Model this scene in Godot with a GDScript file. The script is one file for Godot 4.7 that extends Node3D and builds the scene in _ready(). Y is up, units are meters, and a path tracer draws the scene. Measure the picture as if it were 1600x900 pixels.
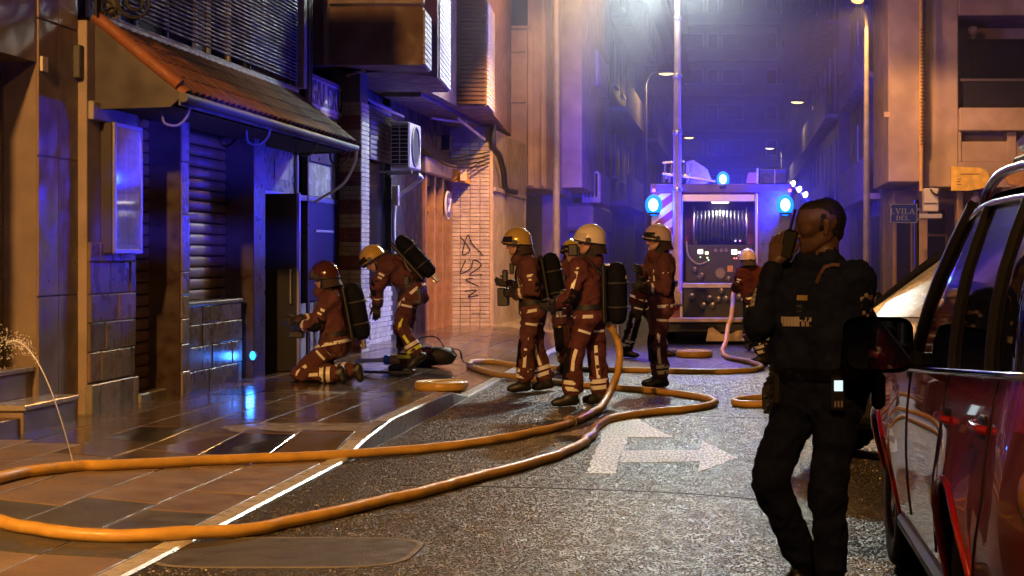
extends Node3D
# A narrow street at night: firefighters, hoses, a fire engine, a police officer and a red four-by-four. Metres; the camera stands at the origin and looks along -Z.

var taken := {}
var mats := {}
var tex := {}
var rng := RandomNumberGenerator.new()
var wrinkle := FastNoiseLite.new()


func _ready() -> void:
	rng.seed = 20260
	wrinkle.noise_type = FastNoiseLite.TYPE_SIMPLEX_SMOOTH
	wrinkle.frequency = 6.0
	wrinkle.fractal_octaves = 3
	wrinkle.fractal_gain = 0.55
	# camera: level, with the lens shifted as the picture was cropped
	var cam := Camera3D.new()
	cam.name = "camera"
	cam.position = Vector3(0, 1.5, 0)
	cam.projection = Camera3D.PROJECTION_FRUSTUM
	cam.near = 0.05
	cam.far = 500.0
	cam.size = 900.0 / 2600.0 * 0.05
	cam.frustum_offset = Vector2(-350.0 / 2600.0, -50.0 / 2600.0) * 0.05
	cam.current = true
	add_child(cam)
	# night sky over the town
	var sky := ProceduralSkyMaterial.new()
	sky.sky_top_color = Color(0.012, 0.014, 0.03)
	sky.sky_horizon_color = Color(0.05, 0.045, 0.07)
	sky.ground_bottom_color = Color(0.01, 0.01, 0.012)
	sky.ground_horizon_color = Color(0.04, 0.035, 0.05)
	var env := Environment.new()
	env.background_mode = Environment.BG_SKY
	env.sky = Sky.new()
	env.sky.sky_material = sky
	env.background_energy_multiplier = 1.3
	env.tonemap_mode = Environment.TONE_MAPPER_LINEAR
	env.tonemap_exposure = 1.0
	env.sdfgi_enabled = true
	env.ssao_enabled = true
	env.ssil_enabled = true
	env.volumetric_fog_enabled = true
	env.volumetric_fog_density = 0.0
	var we := WorldEnvironment.new()
	we.name = "world"
	we.environment = env
	add_child(we)
	# lights that belong to the engine and the car; street lamps bring their own
	var led := Color(0.86, 1.0, 0.92)
	spot(Vector3(-0.78, 6.4, -27.85), Vector3(1.5, 0.0, -12.0), led, 74.0, 27.0, 0.2, 0.5)
	spot(Vector3(-1.2, 6.4, -27.85), Vector3(-4.8, 2.0, -24.0), led, 70.0, 35.0, 0.2, 0.5)
	omni(Vector3(-0.99, 6.15, -27.6), led, 6.0, 0.15)
	var blue := Color(0.005, 0.012, 1.0)
	omni(Vector3(-1.39, 2.36, -28.1), blue, 16.0, 0.08)
	omni(Vector3(0.83, 2.36, -28.1), blue, 38.0, 0.08)
	spot(Vector3(-0.25, 3.1, -36.2), Vector3(-0.25, 6.0, -60.0), blue, 130.0, 45.0, 0.1, 0.6)
	omni(Vector3(-0.22, 2.8, -28.25), blue, 13.0, 0.07)
	spot(Vector3(3.72, 1.85, -2.5), Vector3(-5.4, 1.55, -16.6), Color(0.04, 0.04, 1.0), 720.0, 5.5, 0.05, 0.25)
	omni(Vector3(3.7, 2.05, -2.7), Color(0.03, 0.05, 1.0), 6.0, 0.06)

	# setting
	build_ground()
	build_sidewalk()
	build_granite_house()
	build_bar()
	build_slat_balcony()
	build_brick_house()
	build_graffiti_house()
	build_far_left()
	build_end_block()
	build_right()
	# smoke that hangs in the street round the engine and beyond it
	var smoke := FogVolume.new()
	smoke.name = "smoke"
	smoke.set_meta("kind", "stuff")
	smoke.size = Vector3(40, 30, 108)
	smoke.position = Vector3(0, 14.9, -82.0)
	var air := FogMaterial.new()
	air.density = 0.0032
	air.albedo = Color(0.85, 0.88, 0.95)
	smoke.material = air
	add_child(smoke)
	# thicker smoke round the mast's lamps and the rear of the engine, thinning outwards
	for k in 5:
		for place: Array in [["smoke_plume", Vector3(-1.1, 6.3, -27.6), Vector3(9.0, 6.5, 7.0), 0.011], ["smoke_round_engine", Vector3(-0.25, 2.5, -28.0), Vector3(7.5, 4.0, 4.0), 0.004]]:
			var puff := FogVolume.new()
			puff.name = numbered(place[0])
			puff.set_meta("kind", "stuff")
			puff.shape = RenderingServer.FOG_VOLUME_SHAPE_ELLIPSOID
			puff.size = place[2] * (1.0 - 0.17 * k)
			puff.position = place[1]
			var thick := FogMaterial.new()
			thick.density = place[3]
			thick.albedo = Color(0.85, 0.88, 0.9)
			puff.material = thick
			add_child(puff)
	# street lamps
	var sodium := Color(1.0, 0.46, 0.12)
	wall_lamp(sodium)
	lamp_post("street_lamp", "street lamp on the patrol van's pavement, behind the photographer", Vector3(2.95, 0.12, 3.4), 7.4, Vector3(-2.5, 0, -0.3), 72.0, sodium)
	lamp_post("street_lamp", "tall steel lamp column beside the plastered block, its lamp above the picture", Vector3(-3.5, 0.02, -32.4), 9.0, Vector3(0.9, 0, 1.6), 62.0, sodium)
	lamp_post("street_lamp", "slim street lamp by the corner bay, orange lamp at the picture's upper edge", Vector3(2.62, 0.12, -33.4), 6.3, Vector3(-0.2, 0, 0.75), 42.0, sodium)
	lamp_post("street_lamp", "distant lamp glowing over the light mast, on the plastered-block side", Vector3(-3.2, 0, -59.0), 7.9, Vector3(0.5, 0, 0.0), 12.0, Color(1.0, 0.72, 0.25))
	lamp_post("street_lamp", "distant lamp just above the fire engine's roof box, lowest of the far lamps", Vector3(2.75, 0, -100.0), 7.9, Vector3(-0.5, 0, 0.0), 12.0, Color(1.0, 0.8, 0.45))
	lamp_post("street_lamp", "distant lamp higher than its neighbours over the fire engine's roof box", Vector3(3.3, 0, -70.0), 7.9, Vector3(-0.5, 0, 0.0), 12.0, Color(1.0, 0.72, 0.25))
	lamp_post("street_lamp", "distant lamp peeping out beside the light mast", Vector3(-3.3, 0, -91.0), 7.9, Vector3(0.5, 0, 0.0), 10.0, Color(1.0, 0.72, 0.25))
	hung_lamp("street lamp hung on a cable over the road, above the picture, facing the graffiti wall", Vector3(-2.0, 6.6, -26.0), Vector3(-5.0, 0.9, -32.0), 150.0, 20.0)
	hung_lamp("street lamp hung on a cable over the road, above the picture, facing the fire engine", Vector3(0.4, 7.0, -19.5), Vector3(-0.5, 0.4, -27.6), 60.0, 16.0)
	# things
	display_case()
	wall_fittings()
	iron_scroll()
	projecting_sign()
	street_sign()
	fire_engine()
	build_cars()
	build_hoses()
	small_things()
	water_leak()
	build_police()
	build_firefighters()


# ---------- a buffer of triangles ----------
class MB:
	var v := PackedVector3Array()
	var n := PackedVector3Array()

	func tri(a: Vector3, b: Vector3, c: Vector3, na: Vector3, nb: Vector3, nc: Vector3) -> void:
		if (b - a).cross(c - a).dot(na + nb + nc) > 0.0:
			v.append(a); v.append(c); v.append(b)
			n.append(na); n.append(nc); n.append(nb)
		else:
			v.append(a); v.append(b); v.append(c)
			n.append(na); n.append(nb); n.append(nc)

	func flat(a: Vector3, b: Vector3, c: Vector3, out: Vector3) -> void:
		var g := (b - a).cross(c - a)
		if g.length_squared() < 1e-18:
			return
		g = g.normalized()
		if g.dot(out) < 0.0:
			g = -g
		tri(a, b, c, g, g, g)

	func quad(a: Vector3, b: Vector3, c: Vector3, d: Vector3, out: Vector3) -> void:
		flat(a, b, c, out)
		flat(a, c, d, out)

	func box(c: Vector3, s: Vector3, ch := 0.0, q := Basis()) -> MB:
		var h := s * 0.5
		ch = minf(ch, minf(h.x, minf(h.y, h.z)) * 0.9)
		var P := func(sx: float, sy: float, sz: float, ax: int) -> Vector3:
			var p := Vector3(sx * (h.x - (0.0 if ax == 0 else ch)), sy * (h.y - (0.0 if ax == 1 else ch)), sz * (h.z - (0.0 if ax == 2 else ch)))
			return c + q * p
		for s1: float in [-1.0, 1.0]:
			quad(P.call(s1, -1.0, -1.0, 0), P.call(s1, 1.0, -1.0, 0), P.call(s1, 1.0, 1.0, 0), P.call(s1, -1.0, 1.0, 0), q.x * s1)
			quad(P.call(-1.0, s1, -1.0, 1), P.call(1.0, s1, -1.0, 1), P.call(1.0, s1, 1.0, 1), P.call(-1.0, s1, 1.0, 1), q.y * s1)
			quad(P.call(-1.0, -1.0, s1, 2), P.call(1.0, -1.0, s1, 2), P.call(1.0, 1.0, s1, 2), P.call(-1.0, 1.0, s1, 2), q.z * s1)
		if ch > 0.0:
			for s1: float in [-1.0, 1.0]:
				for s2: float in [-1.0, 1.0]:
					quad(P.call(s1, s2, -1.0, 0), P.call(s1, s2, 1.0, 0), P.call(s1, s2, 1.0, 1), P.call(s1, s2, -1.0, 1), q.x * s1 + q.y * s2)
					quad(P.call(s1, -1.0, s2, 0), P.call(s1, 1.0, s2, 0), P.call(s1, 1.0, s2, 2), P.call(s1, -1.0, s2, 2), q.x * s1 + q.z * s2)
					quad(P.call(-1.0, s1, s2, 1), P.call(1.0, s1, s2, 1), P.call(1.0, s1, s2, 2), P.call(-1.0, s1, s2, 2), q.y * s1 + q.z * s2)
					for s3: float in [-1.0, 1.0]:
						flat(P.call(s1, s2, s3, 0), P.call(s1, s2, s3, 1), P.call(s1, s2, s3, 2), q.x * s1 + q.y * s2 + q.z * s3)
		return self

	func span(a: Vector3, b: Vector3, ch := 0.0) -> MB:     # a box between two corners
		return box((a + b) * 0.5, (b - a).abs(), ch)

	func bar(a: Vector3, b: Vector3, w: float, h: float, ch := 0.0, up := Vector3.UP) -> MB:
		var z := (b - a).normalized()
		var x := up.cross(z)
		if x.length() < 0.01:
			x = Vector3.RIGHT.cross(z)
		x = x.normalized()
		return box((a + b) * 0.5, Vector3(w, h, (b - a).length()), ch, Basis(x, z.cross(x), z))

	func tube(p: PackedVector3Array, r, sides := 8, closed := false, squash := 1.0, up := Vector3.UP) -> MB:
		var m := p.size()
		var x := Vector3.ZERO
		var rings: Array = []
		var nors: Array = []
		for i in m:
			var t: Vector3
			if closed:
				t = (p[(i + 1) % m] - p[(i + m - 1) % m]).normalized()
			else:
				t = (p[mini(i + 1, m - 1)] - p[maxi(i - 1, 0)]).normalized()
			if squash != 1.0 or i == 0:
				x = up.cross(t)
				if x.length() < 0.05:
					x = Vector3.RIGHT.cross(t)
			x = (x - t * x.dot(t)).normalized()
			var y := t.cross(x)
			var rr: float = r[i] if r is Array or r is PackedFloat32Array else r
			var ring := PackedVector3Array()
			var no := PackedVector3Array()
			for k in sides:
				var a := TAU * k / sides
				ring.append(p[i] + x * (cos(a) * rr) + y * (sin(a) * rr * squash))
				no.append((x * cos(a) * squash + y * sin(a)).normalized())
			rings.append(ring)
			nors.append(no)
		for i in (m if closed else m - 1):
			var j := (i + 1) % m
			for k in sides:
				var l := (k + 1) % sides
				tri(rings[i][k], rings[j][k], rings[j][l], nors[i][k], nors[j][k], nors[j][l])
				tri(rings[i][k], rings[j][l], rings[i][l], nors[i][k], nors[j][l], nors[i][l])
		if not closed:
			for e in [0, m - 1]:
				var out := (p[0] - p[1]) if e == 0 else (p[m - 1] - p[m - 2])
				for k in range(1, sides - 1):
					flat(rings[e][0], rings[e][k], rings[e][k + 1], out)
		return self

	func lathe(prof: Array, xf: Transform3D, sides := 20, a0 := 0.0, a1 := TAU) -> MB:   # prof: Vector2(radius, height along the local y)
		var m := prof.size()
		var nor: Array = []
		for i in m:
			var t: Vector2 = prof[mini(i + 1, m - 1)] - prof[maxi(i - 1, 0)]
			nor.append(Vector2(t.y, -t.x).normalized())
		for i in m - 1:
			var sharp: bool = (prof[i + 1] - prof[i]).length() < 1e-6
			if sharp:
				continue
			for k in sides:
				var u := a0 + (a1 - a0) * k / sides
				var w := a0 + (a1 - a0) * (k + 1) / sides
				var f := func(ii: int, a: float) -> Vector3: return xf * Vector3(prof[ii].x * cos(a), prof[ii].y, prof[ii].x * sin(a))
				var g := func(ii: int, a: float) -> Vector3: return (xf.basis * Vector3(nor[ii].x * cos(a), nor[ii].y, nor[ii].x * sin(a))).normalized()
				if prof[i].x > 1e-5:
					tri(f.call(i, u), f.call(i, w), f.call(i + 1, u), g.call(i, u), g.call(i, w), g.call(i + 1, u))
				if prof[i + 1].x > 1e-5:
					tri(f.call(i, w), f.call(i + 1, w), f.call(i + 1, u), g.call(i, w), g.call(i + 1, w), g.call(i + 1, u))
		return self

	func cyl(a: Vector3, b: Vector3, r: float, sides := 14, ch := 0.0) -> MB:
		var y := (b - a).normalized()
		var x := y.cross(Vector3.UP if absf(y.y) < 0.9 else Vector3.RIGHT).normalized()
		var l := (b - a).length()
		var pr: Array = [Vector2(0, 0), Vector2(r - ch, 0), Vector2(r - ch, 0), Vector2(r, ch), Vector2(r, ch), Vector2(r, l - ch), Vector2(r, l - ch), Vector2(r - ch, l), Vector2(r - ch, l), Vector2(0, l)]
		return hard(pr, Transform3D(Basis(x, y, x.cross(y)), a), sides)

	func hard(prof: Array, xf: Transform3D, sides := 20) -> MB:     # a lathe whose doubled points are hard edges
		var from := 0
		for i in range(1, prof.size()):
			if (prof[i] - prof[i - 1]).length() < 1e-6 or i == prof.size() - 1:
				var to := i if i == prof.size() - 1 and (prof[i] - prof[i - 1]).length() >= 1e-6 else i - 1
				if to > from:
					lathe(prof.slice(from, to + 1), xf, sides)
				from = i
		return self

	func ball(c: Vector3, r: Vector3, q := Basis(), seg := 14) -> MB:
		var rows := seg / 2 + 1
		for i in rows:
			for k in seg:
				var pt := func(ii: int, kk: int, nor: bool) -> Vector3:
					var a := PI * ii / rows
					var b := TAU * kk / seg
					var d := Vector3(sin(a) * cos(b), cos(a), sin(a) * sin(b))
					return (q * (d / r)).normalized() if nor else c + q * (d * r)
				tri(pt.call(i, k, false), pt.call(i, k + 1, false), pt.call(i + 1, k, false), pt.call(i, k, true), pt.call(i, k + 1, true), pt.call(i + 1, k, true))
				tri(pt.call(i, k + 1, false), pt.call(i + 1, k + 1, false), pt.call(i + 1, k, false), pt.call(i, k + 1, true), pt.call(i + 1, k + 1, true), pt.call(i + 1, k, true))
		return self

	func prism(poly: PackedVector2Array, depth: float, xf := Transform3D()) -> MB:    # poly in the local xy plane, from z = 0 to depth
		var t := Geometry2D.triangulate_polygon(poly)
		for i in range(0, t.size(), 3):
			for z: float in [0.0, depth]:
				flat(xf * Vector3(poly[t[i]].x, poly[t[i]].y, z), xf * Vector3(poly[t[i + 1]].x, poly[t[i + 1]].y, z), xf * Vector3(poly[t[i + 2]].x, poly[t[i + 2]].y, z), xf.basis.z * (-1.0 if z == 0.0 else 1.0))
		var cw := 1.0 if Geometry2D.is_polygon_clockwise(poly) else -1.0
		for i in poly.size():
			var a := poly[i]
			var b := poly[(i + 1) % poly.size()]
			var o := Vector2(-(b - a).y, (b - a).x) * cw
			quad(xf * Vector3(a.x, a.y, 0), xf * Vector3(b.x, b.y, 0), xf * Vector3(b.x, b.y, depth), xf * Vector3(a.x, a.y, depth), xf.basis * Vector3(o.x, o.y, 0))
		return self

	func grid(rows: Array, out: Vector3, wrap := false) -> MB:      # rows of points, smooth normals
		var nr := rows.size()
		var nc: int = rows[0].size()
		var no: Array = []
		for i in nr:
			var line := PackedVector3Array()
			for j in nc:
				var du: Vector3 = rows[mini(i + 1, nr - 1)][j] - rows[maxi(i - 1, 0)][j]
				var j1 := (j + 1) % nc if wrap else mini(j + 1, nc - 1)
				var j0 := (j + nc - 1) % nc if wrap else maxi(j - 1, 0)
				var dv: Vector3 = rows[i][j1] - rows[i][j0]
				var g := du.cross(dv)
				line.append(g.normalized() if g.length() > 1e-12 else out.normalized())
			no.append(line)
		var s := 0.0
		for i in nr:
			for j in nc:
				s += no[i][j].dot(out if out.length() > 0.0 else rows[i][j])
		if s < 0.0:
			for i in nr:
				for j in nc:
					no[i][j] = -no[i][j]
		for i in nr - 1:
			for j in (nc if wrap else nc - 1):
				var k := (j + 1) % nc
				tri(rows[i][j], rows[i][k], rows[i + 1][j], no[i][j], no[i][k], no[i + 1][j])
				tri(rows[i][k], rows[i + 1][k], rows[i + 1][j], no[i][k], no[i + 1][k], no[i + 1][j])
		return self

	func mesh() -> ArrayMesh:
		var a := []
		a.resize(Mesh.ARRAY_MAX)
		a[Mesh.ARRAY_VERTEX] = v
		a[Mesh.ARRAY_NORMAL] = n
		var m := ArrayMesh.new()
		m.add_surface_from_arrays(Mesh.PRIMITIVE_TRIANGLES, a)
		return m


# ---------- naming ----------
func numbered(called: String) -> String:
	var k: int = taken.get(called, 0)
	taken[called] = k + 1
	return called if k == 0 else "%s_%03d" % [called, k]


func put(called: String, mb, m: Material, parent: Node3D = null, at := Vector3.ZERO) -> MeshInstance3D:
	var o := MeshInstance3D.new()
	o.mesh = mb.mesh() if mb is MB else mb
	o.material_override = m
	o.position = at
	if parent == null:
		o.name = numbered(called)
		add_child(o)
	else:
		o.name = called
		parent.add_child(o, true)
	return o


func tag(o: Node3D, label: String, category: String, group := "") -> Node3D:
	o.set_meta("label", label)
	o.set_meta("category", category)
	if group:
		o.set_meta("group", group)
	return o


func thing(called: String, label: String, category: String, at := Vector3.ZERO, turn := 0.0, group := "") -> Node3D:
	var o := Node3D.new()
	o.name = numbered(called)
	add_child(o)
	o.position = at
	o.rotation.y = turn
	return tag(o, label, category, group)


func setting(called: String, mb, m: Material) -> MeshInstance3D:
	var o := put(called, mb, m)
	o.set_meta("kind", "structure")
	return o


func copy_of(o: Node3D, called: String, at: Vector3, label := "") -> Node3D:
	var c: Node3D = o.duplicate()
	c.name = numbered(called)
	add_child(c)
	c.position = at
	if label:
		c.set_meta("label", label)
	return c


# ---------- materials ----------
func noise(key: String, type: int, freq: float, lo: float, hi: float, octaves := 4, size := 512, seed_at := 1) -> NoiseTexture2D:
	if tex.has(key):
		return tex[key]
	var f := FastNoiseLite.new()
	f.noise_type = type
	f.frequency = freq
	f.fractal_octaves = octaves
	f.seed = seed_at
	if type == FastNoiseLite.TYPE_CELLULAR:
		f.cellular_return_type = FastNoiseLite.RETURN_DISTANCE
		f.fractal_type = FastNoiseLite.FRACTAL_NONE
	var t := NoiseTexture2D.new()
	t.width = size
	t.height = size
	t.seamless = true
	t.noise = f
	var g := Gradient.new()
	g.set_color(0, Color(lo, lo, lo))
	g.set_color(1, Color(hi, hi, hi))
	t.color_ramp = g
	tex[key] = t
	return t


func cloud() -> Texture2D: return noise("cloud", FastNoiseLite.TYPE_SIMPLEX_SMOOTH, 0.008, 0.8, 1.0, 6)
func blotch() -> Texture2D: return noise("blotch", FastNoiseLite.TYPE_SIMPLEX_SMOOTH, 0.02, 0.3, 1.0, 3, 512, 5)
func grain() -> Texture2D: return noise("grain", FastNoiseLite.TYPE_SIMPLEX, 0.12, 0.66, 1.0, 3, 512, 7)
func cells() -> Texture2D: return noise("cells", FastNoiseLite.TYPE_CELLULAR, 0.11, 0.0, 1.0, 1, 1024, 9)
func shine() -> Texture2D: return noise("shine", FastNoiseLite.TYPE_SIMPLEX_SMOOTH, 0.012, 0.35, 1.0, 4, 512, 11)


func M(c: Color, rough := 0.7, metal := 0.0) -> StandardMaterial3D:    # c: linear colour
	var key := "%s %s %s" % [c, rough, metal]
	if mats.has(key):
		return mats[key]
	var m := StandardMaterial3D.new()
	m.albedo_color = c.linear_to_srgb()
	m.roughness = rough
	m.metallic = metal
	mats[key] = m
	return m


func MN(c: Color, rough := 0.8, scale := 1.0, bump := 0.0, stretch := 1.0, world := true) -> StandardMaterial3D:    # weathered: two layers of mottling, grain relief
	var key := "n%s %s %s %s %s %s" % [c, rough, scale, bump, stretch, world]
	if mats.has(key):
		return mats[key]
	var m := StandardMaterial3D.new()
	m.albedo_color = (c * 1.75).linear_to_srgb()
	m.albedo_texture = cloud()
	m.uv1_triplanar = true
	m.uv1_world_triplanar = world
	m.uv1_scale = Vector3(0.45, 0.45 * stretch, 0.45) * scale
	m.uv1_offset = Vector3(0.13, 0.37, 0.71)
	m.detail_enabled = true
	m.detail_albedo = grain()
	m.detail_blend_mode = BaseMaterial3D.BLEND_MODE_MUL
	m.detail_uv_layer = BaseMaterial3D.DETAIL_UV_2
	m.uv2_triplanar = true
	m.uv2_world_triplanar = world
	m.uv2_scale = Vector3(1.7, 1.7 * stretch, 1.7) * scale
	m.roughness = minf(1.0, rough * 1.4)
	m.roughness_texture = shine()
	m.roughness_texture_channel = BaseMaterial3D.TEXTURE_CHANNEL_RED
	if bump > 0.0:
		m.heightmap_enabled = true
		m.heightmap_texture = grain()
		m.heightmap_scale = bump
	mats[key] = m
	return m


func cloth(c: Color, scale := 4.0, bump := 0.2) -> StandardMaterial3D:
	var m := MN(c, 0.85, scale, bump, 1.0, false)
	m.metallic_specular = 0.12
	return m


func glow(c: Color, power: float) -> StandardMaterial3D:
	var m := StandardMaterial3D.new()
	m.albedo_color = Color(0.2, 0.2, 0.2)
	m.emission_enabled = true
	m.emission = c.linear_to_srgb()
	m.emission_energy_multiplier = power
	return m


func glass(c: Color, alpha := 0.25, rough := 0.05) -> StandardMaterial3D:
	var m := StandardMaterial3D.new()
	m.albedo_color = Color(c.r, c.g, c.b, alpha)
	m.transparency = BaseMaterial3D.TRANSPARENCY_ALPHA
	m.roughness = rough
	m.metallic_specular = 0.6
	return m


func omni(at: Vector3, c: Color, energy: float, size := 0.1) -> OmniLight3D:
	var l := OmniLight3D.new()
	l.name = numbered("lamp_light")
	l.light_color = c.linear_to_srgb()
	l.light_energy = energy
	l.light_size = size
	l.omni_range = 90.0
	l.omni_attenuation = 2.0
	l.shadow_enabled = true
	add_child(l)
	l.position = at
	return l


func spot(at: Vector3, to: Vector3, c: Color, energy: float, angle: float, size := 0.15, soft := 0.5) -> SpotLight3D:
	var l := SpotLight3D.new()
	l.name = numbered("flood_light")
	l.light_color = c.linear_to_srgb()
	l.light_energy = energy
	l.light_size = size
	l.spot_range = 90.0
	l.spot_attenuation = 2.0
	l.spot_angle = angle
	l.spot_angle_attenuation = soft
	l.shadow_enabled = true
	add_child(l)
	l.look_at_from_position(at, to, Vector3.UP if absf((to - at).normalized().y) < 0.95 else Vector3.RIGHT)
	return l


func smooth(pts: Array, step := 0.06) -> PackedVector3Array:        # a Catmull-Rom line through the points
	var out := PackedVector3Array()
	for i in pts.size() - 1:
		var a: Vector3 = pts[maxi(i - 1, 0)]
		var b: Vector3 = pts[i]
		var c: Vector3 = pts[i + 1]
		var d: Vector3 = pts[mini(i + 2, pts.size() - 1)]
		var m := maxi(2, int((c - b).length() / step))
		for k in m:
			out.append(b.cubic_interpolate(c, a, d, float(k) / m))
	out.append(pts[-1])
	return out


func text(called: String, words: String, height: float, m: Material, parent: Node3D, xf: Transform3D, font := "Droid Sans", bold := true) -> MeshInstance3D:
	var t := TextMesh.new()
	var f := SystemFont.new()
	f.font_names = PackedStringArray([font])
	f.font_weight = 700 if bold else 400
	t.font = f
	t.text = words
	t.font_size = 64
	t.pixel_size = height / 46.0
	t.depth = 0.006
	var o := put(called, t, m, parent)
	o.transform = xf
	return o


# ---------- the lie of the land ----------
func step01(a: float, b: float, x: float) -> float:
	var t := clampf((x - a) / (b - a), 0.0, 1.0)
	return t * t * (3.0 - 2.0 * t)


func kerb_height(z: float) -> float:         # dropped near the camera, a step between 13 and 16.5 m, dropped again beyond
	var d := -z
	return 0.022 + 0.138 * step01(12.1, 13.2, d) * (1.0 - step01(16.4, 17.3, d))


func ground(x: float, z: float) -> float:
	if x > -2.83:
		return 0.0
	var s := step01(0.0, 2.1, -2.83 - x)
	return lerpf(kerb_height(z), 0.168, s)


# ---------- ground ----------
func build_ground() -> void:
	var asphalt := StandardMaterial3D.new()
	asphalt.albedo_color = Color(0.062, 0.055, 0.05).linear_to_srgb()
	asphalt.albedo_texture = noise("asphalt", FastNoiseLite.TYPE_SIMPLEX, 0.09, 0.4, 1.0, 4, 1024, 3)
	asphalt.uv1_triplanar = true
	asphalt.uv1_world_triplanar = true
	asphalt.uv1_scale = Vector3(0.55, 0.55, 0.55)
	asphalt.detail_enabled = true
	asphalt.detail_albedo = cloud()
	asphalt.detail_blend_mode = BaseMaterial3D.BLEND_MODE_MUL
	asphalt.detail_uv_layer = BaseMaterial3D.DETAIL_UV_2
	asphalt.uv2_triplanar = true
	asphalt.uv2_world_triplanar = true
	asphalt.uv2_scale = Vector3(0.11, 0.11, 0.11)
	asphalt.roughness = 0.62
	asphalt.roughness_texture = noise("asphalt_shine", FastNoiseLite.TYPE_SIMPLEX_SMOOTH, 0.01, 0.45, 1.0, 5, 1024, 21)
	asphalt.roughness_texture_channel = BaseMaterial3D.TEXTURE_CHANNEL_RED
	asphalt.heightmap_enabled = true
	asphalt.heightmap_texture = noise("pebble", FastNoiseLite.TYPE_SIMPLEX, 0.1, 0.0, 1.0, 3, 1024, 31)
	asphalt.heightmap_scale = 0.5
	var b := MB.new()
	b.quad(Vector3(-70, 0, 25), Vector3(70, 0, 25), Vector3(70, 0, -260), Vector3(-70, 0, -260), Vector3.UP)
	setting("road", b, asphalt)

	# direction arrow: straight on and turning, worn thermoplastic
	var worn := NoiseTexture2D.new()
	worn.width = 512
	worn.height = 512
	worn.seamless = true
	var wn := FastNoiseLite.new()
	wn.noise_type = FastNoiseLite.TYPE_SIMPLEX
	wn.frequency = 0.03
	wn.fractal_octaves = 5
	wn.fractal_gain = 0.65
	worn.noise = wn
	var ramp := Gradient.new()
	ramp.offsets = PackedFloat32Array([0.0, 0.41, 0.53, 1.0])
	ramp.colors = PackedColorArray([Color(0.33, 0.31, 0.3), Color(0.36, 0.34, 0.33), Color(0.74, 0.74, 0.71), Color(0.85, 0.85, 0.82)])
	worn.color_ramp = ramp
	var paint := StandardMaterial3D.new()
	paint.albedo_color = Color(0.97, 0.97, 0.97)
	paint.albedo_texture = worn
	paint.uv1_triplanar = true
	paint.uv1_world_triplanar = true
	paint.uv1_scale = Vector3(2.2, 1.0, 0.55)
	paint.roughness = 0.4
	paint.heightmap_enabled = true
	paint.heightmap_texture = cells()
	paint.heightmap_scale = 0.3
	b = MB.new()
	var straight := PackedVector2Array([Vector2(-1.03, 11.45), Vector2(-0.83, 11.45), Vector2(-0.90, 13.75), Vector2(-0.54, 13.75), Vector2(-0.98, 15.6), Vector2(-1.5, 13.9), Vector2(-1.12, 13.9)])
	var turn := PackedVector2Array([Vector2(-0.855, 12.05), Vector2(-0.27, 12.12), Vector2(-0.27, 11.5), Vector2(0.02, 12.36), Vector2(-0.28, 13.5), Vector2(-0.28, 12.85), Vector2(-0.87, 12.8)])
	for outline in [straight, turn]:
		var poly := PackedVector2Array()
		for k in outline.size():
			var a: Vector2 = outline[k]
			var e: Vector2 = outline[(k + 1) % outline.size()]
			var m := maxi(1, int((e - a).length() / 0.09))
			for j in m:
				poly.append(a.lerp(e, float(j) / m) + Vector2(rng.randf() - 0.5, rng.randf() - 0.5) * 0.03)
		b.prism(poly, 0.004, Transform3D(Basis(Vector3(1, 0, 0), Vector3(0, 0, -1), Vector3(0, 1, 0)), Vector3(0, 0.0005, 0)))
	setting("road_marking", b, paint)

	# stone chippings standing proud of the wet bitumen, where they are near enough to be told apart
	var chip := MB.new()
	var ringp: Array = []
	for k in 5:
		var a := TAU * k / 5.0 + 0.3 * sin(k * 2.1)
		ringp.append(Vector3(cos(a) * (1.0 + 0.2 * sin(k * 3.3)), 0.0, sin(a)))
	var cap: Array = []
	for k in 5:
		cap.append(ringp[k] * 0.62 + Vector3(0, 0.55, 0))
	for k in 5:
		var l := (k + 1) % 5
		chip.quad(ringp[k], ringp[l], cap[l], cap[k], ringp[k] + ringp[l] + Vector3.UP)
		if k > 1:
			chip.flat(cap[0], cap[k - 1], cap[k], Vector3.UP)
	var mm := MultiMesh.new()
	mm.transform_format = MultiMesh.TRANSFORM_3D
	mm.use_colors = true
	mm.mesh = chip.mesh()
	var spots: Array = []
	var crng := RandomNumberGenerator.new()
	crng.seed = 77
	while spots.size() < 150000:
		var d := 7.0 + 17.0 * pow(crng.randf(), 1.15)
		var x := -2.81 + 4.9 * crng.randf()
		if x / d < -0.39 or x / d > 0.11 or crng.randf() < step01(15.0, 24.0, d) or crng.randf() < step01(0.9, 2.1, x):
			continue
		var q := Vector2(x, d)
		if (Geometry2D.is_point_in_polygon(q, straight) or Geometry2D.is_point_in_polygon(q, turn)) and crng.randf() < 0.65:
			continue
		if Vector2((x + 2.25) / 0.66, (d - 8.42) / 0.45).length() < 1.05:
			continue
		spots.append(q)
	mm.instance_count = spots.size()
	for i in spots.size():
		var q: Vector2 = spots[i]
		var r := 0.003 + 0.0035 * crng.randf()
		var tilt := Basis.from_euler(Vector3(crng.randfn() * 0.12, crng.randf() * TAU, crng.randfn() * 0.12))
		mm.set_instance_transform(i, Transform3D(tilt.scaled_local(Vector3(r * 1.25, r, r)), Vector3(q.x, 0.0, -q.y)))
		var c := 0.018 + 0.055 * crng.randf()
		mm.set_instance_color(i, Color(c, c * 0.95, c * 0.9))
	var chips := MultiMeshInstance3D.new()
	chips.name = "road_chippings"
	chips.multimesh = mm
	chips.set_meta("kind", "stuff")
	chips.set_meta("label", "wet stone chippings standing proud in the road's asphalt")
	var cm := StandardMaterial3D.new()
	cm.vertex_color_use_as_albedo = true
	cm.roughness = 0.29
	chips.material_override = cm
	add_child(chips)

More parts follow.
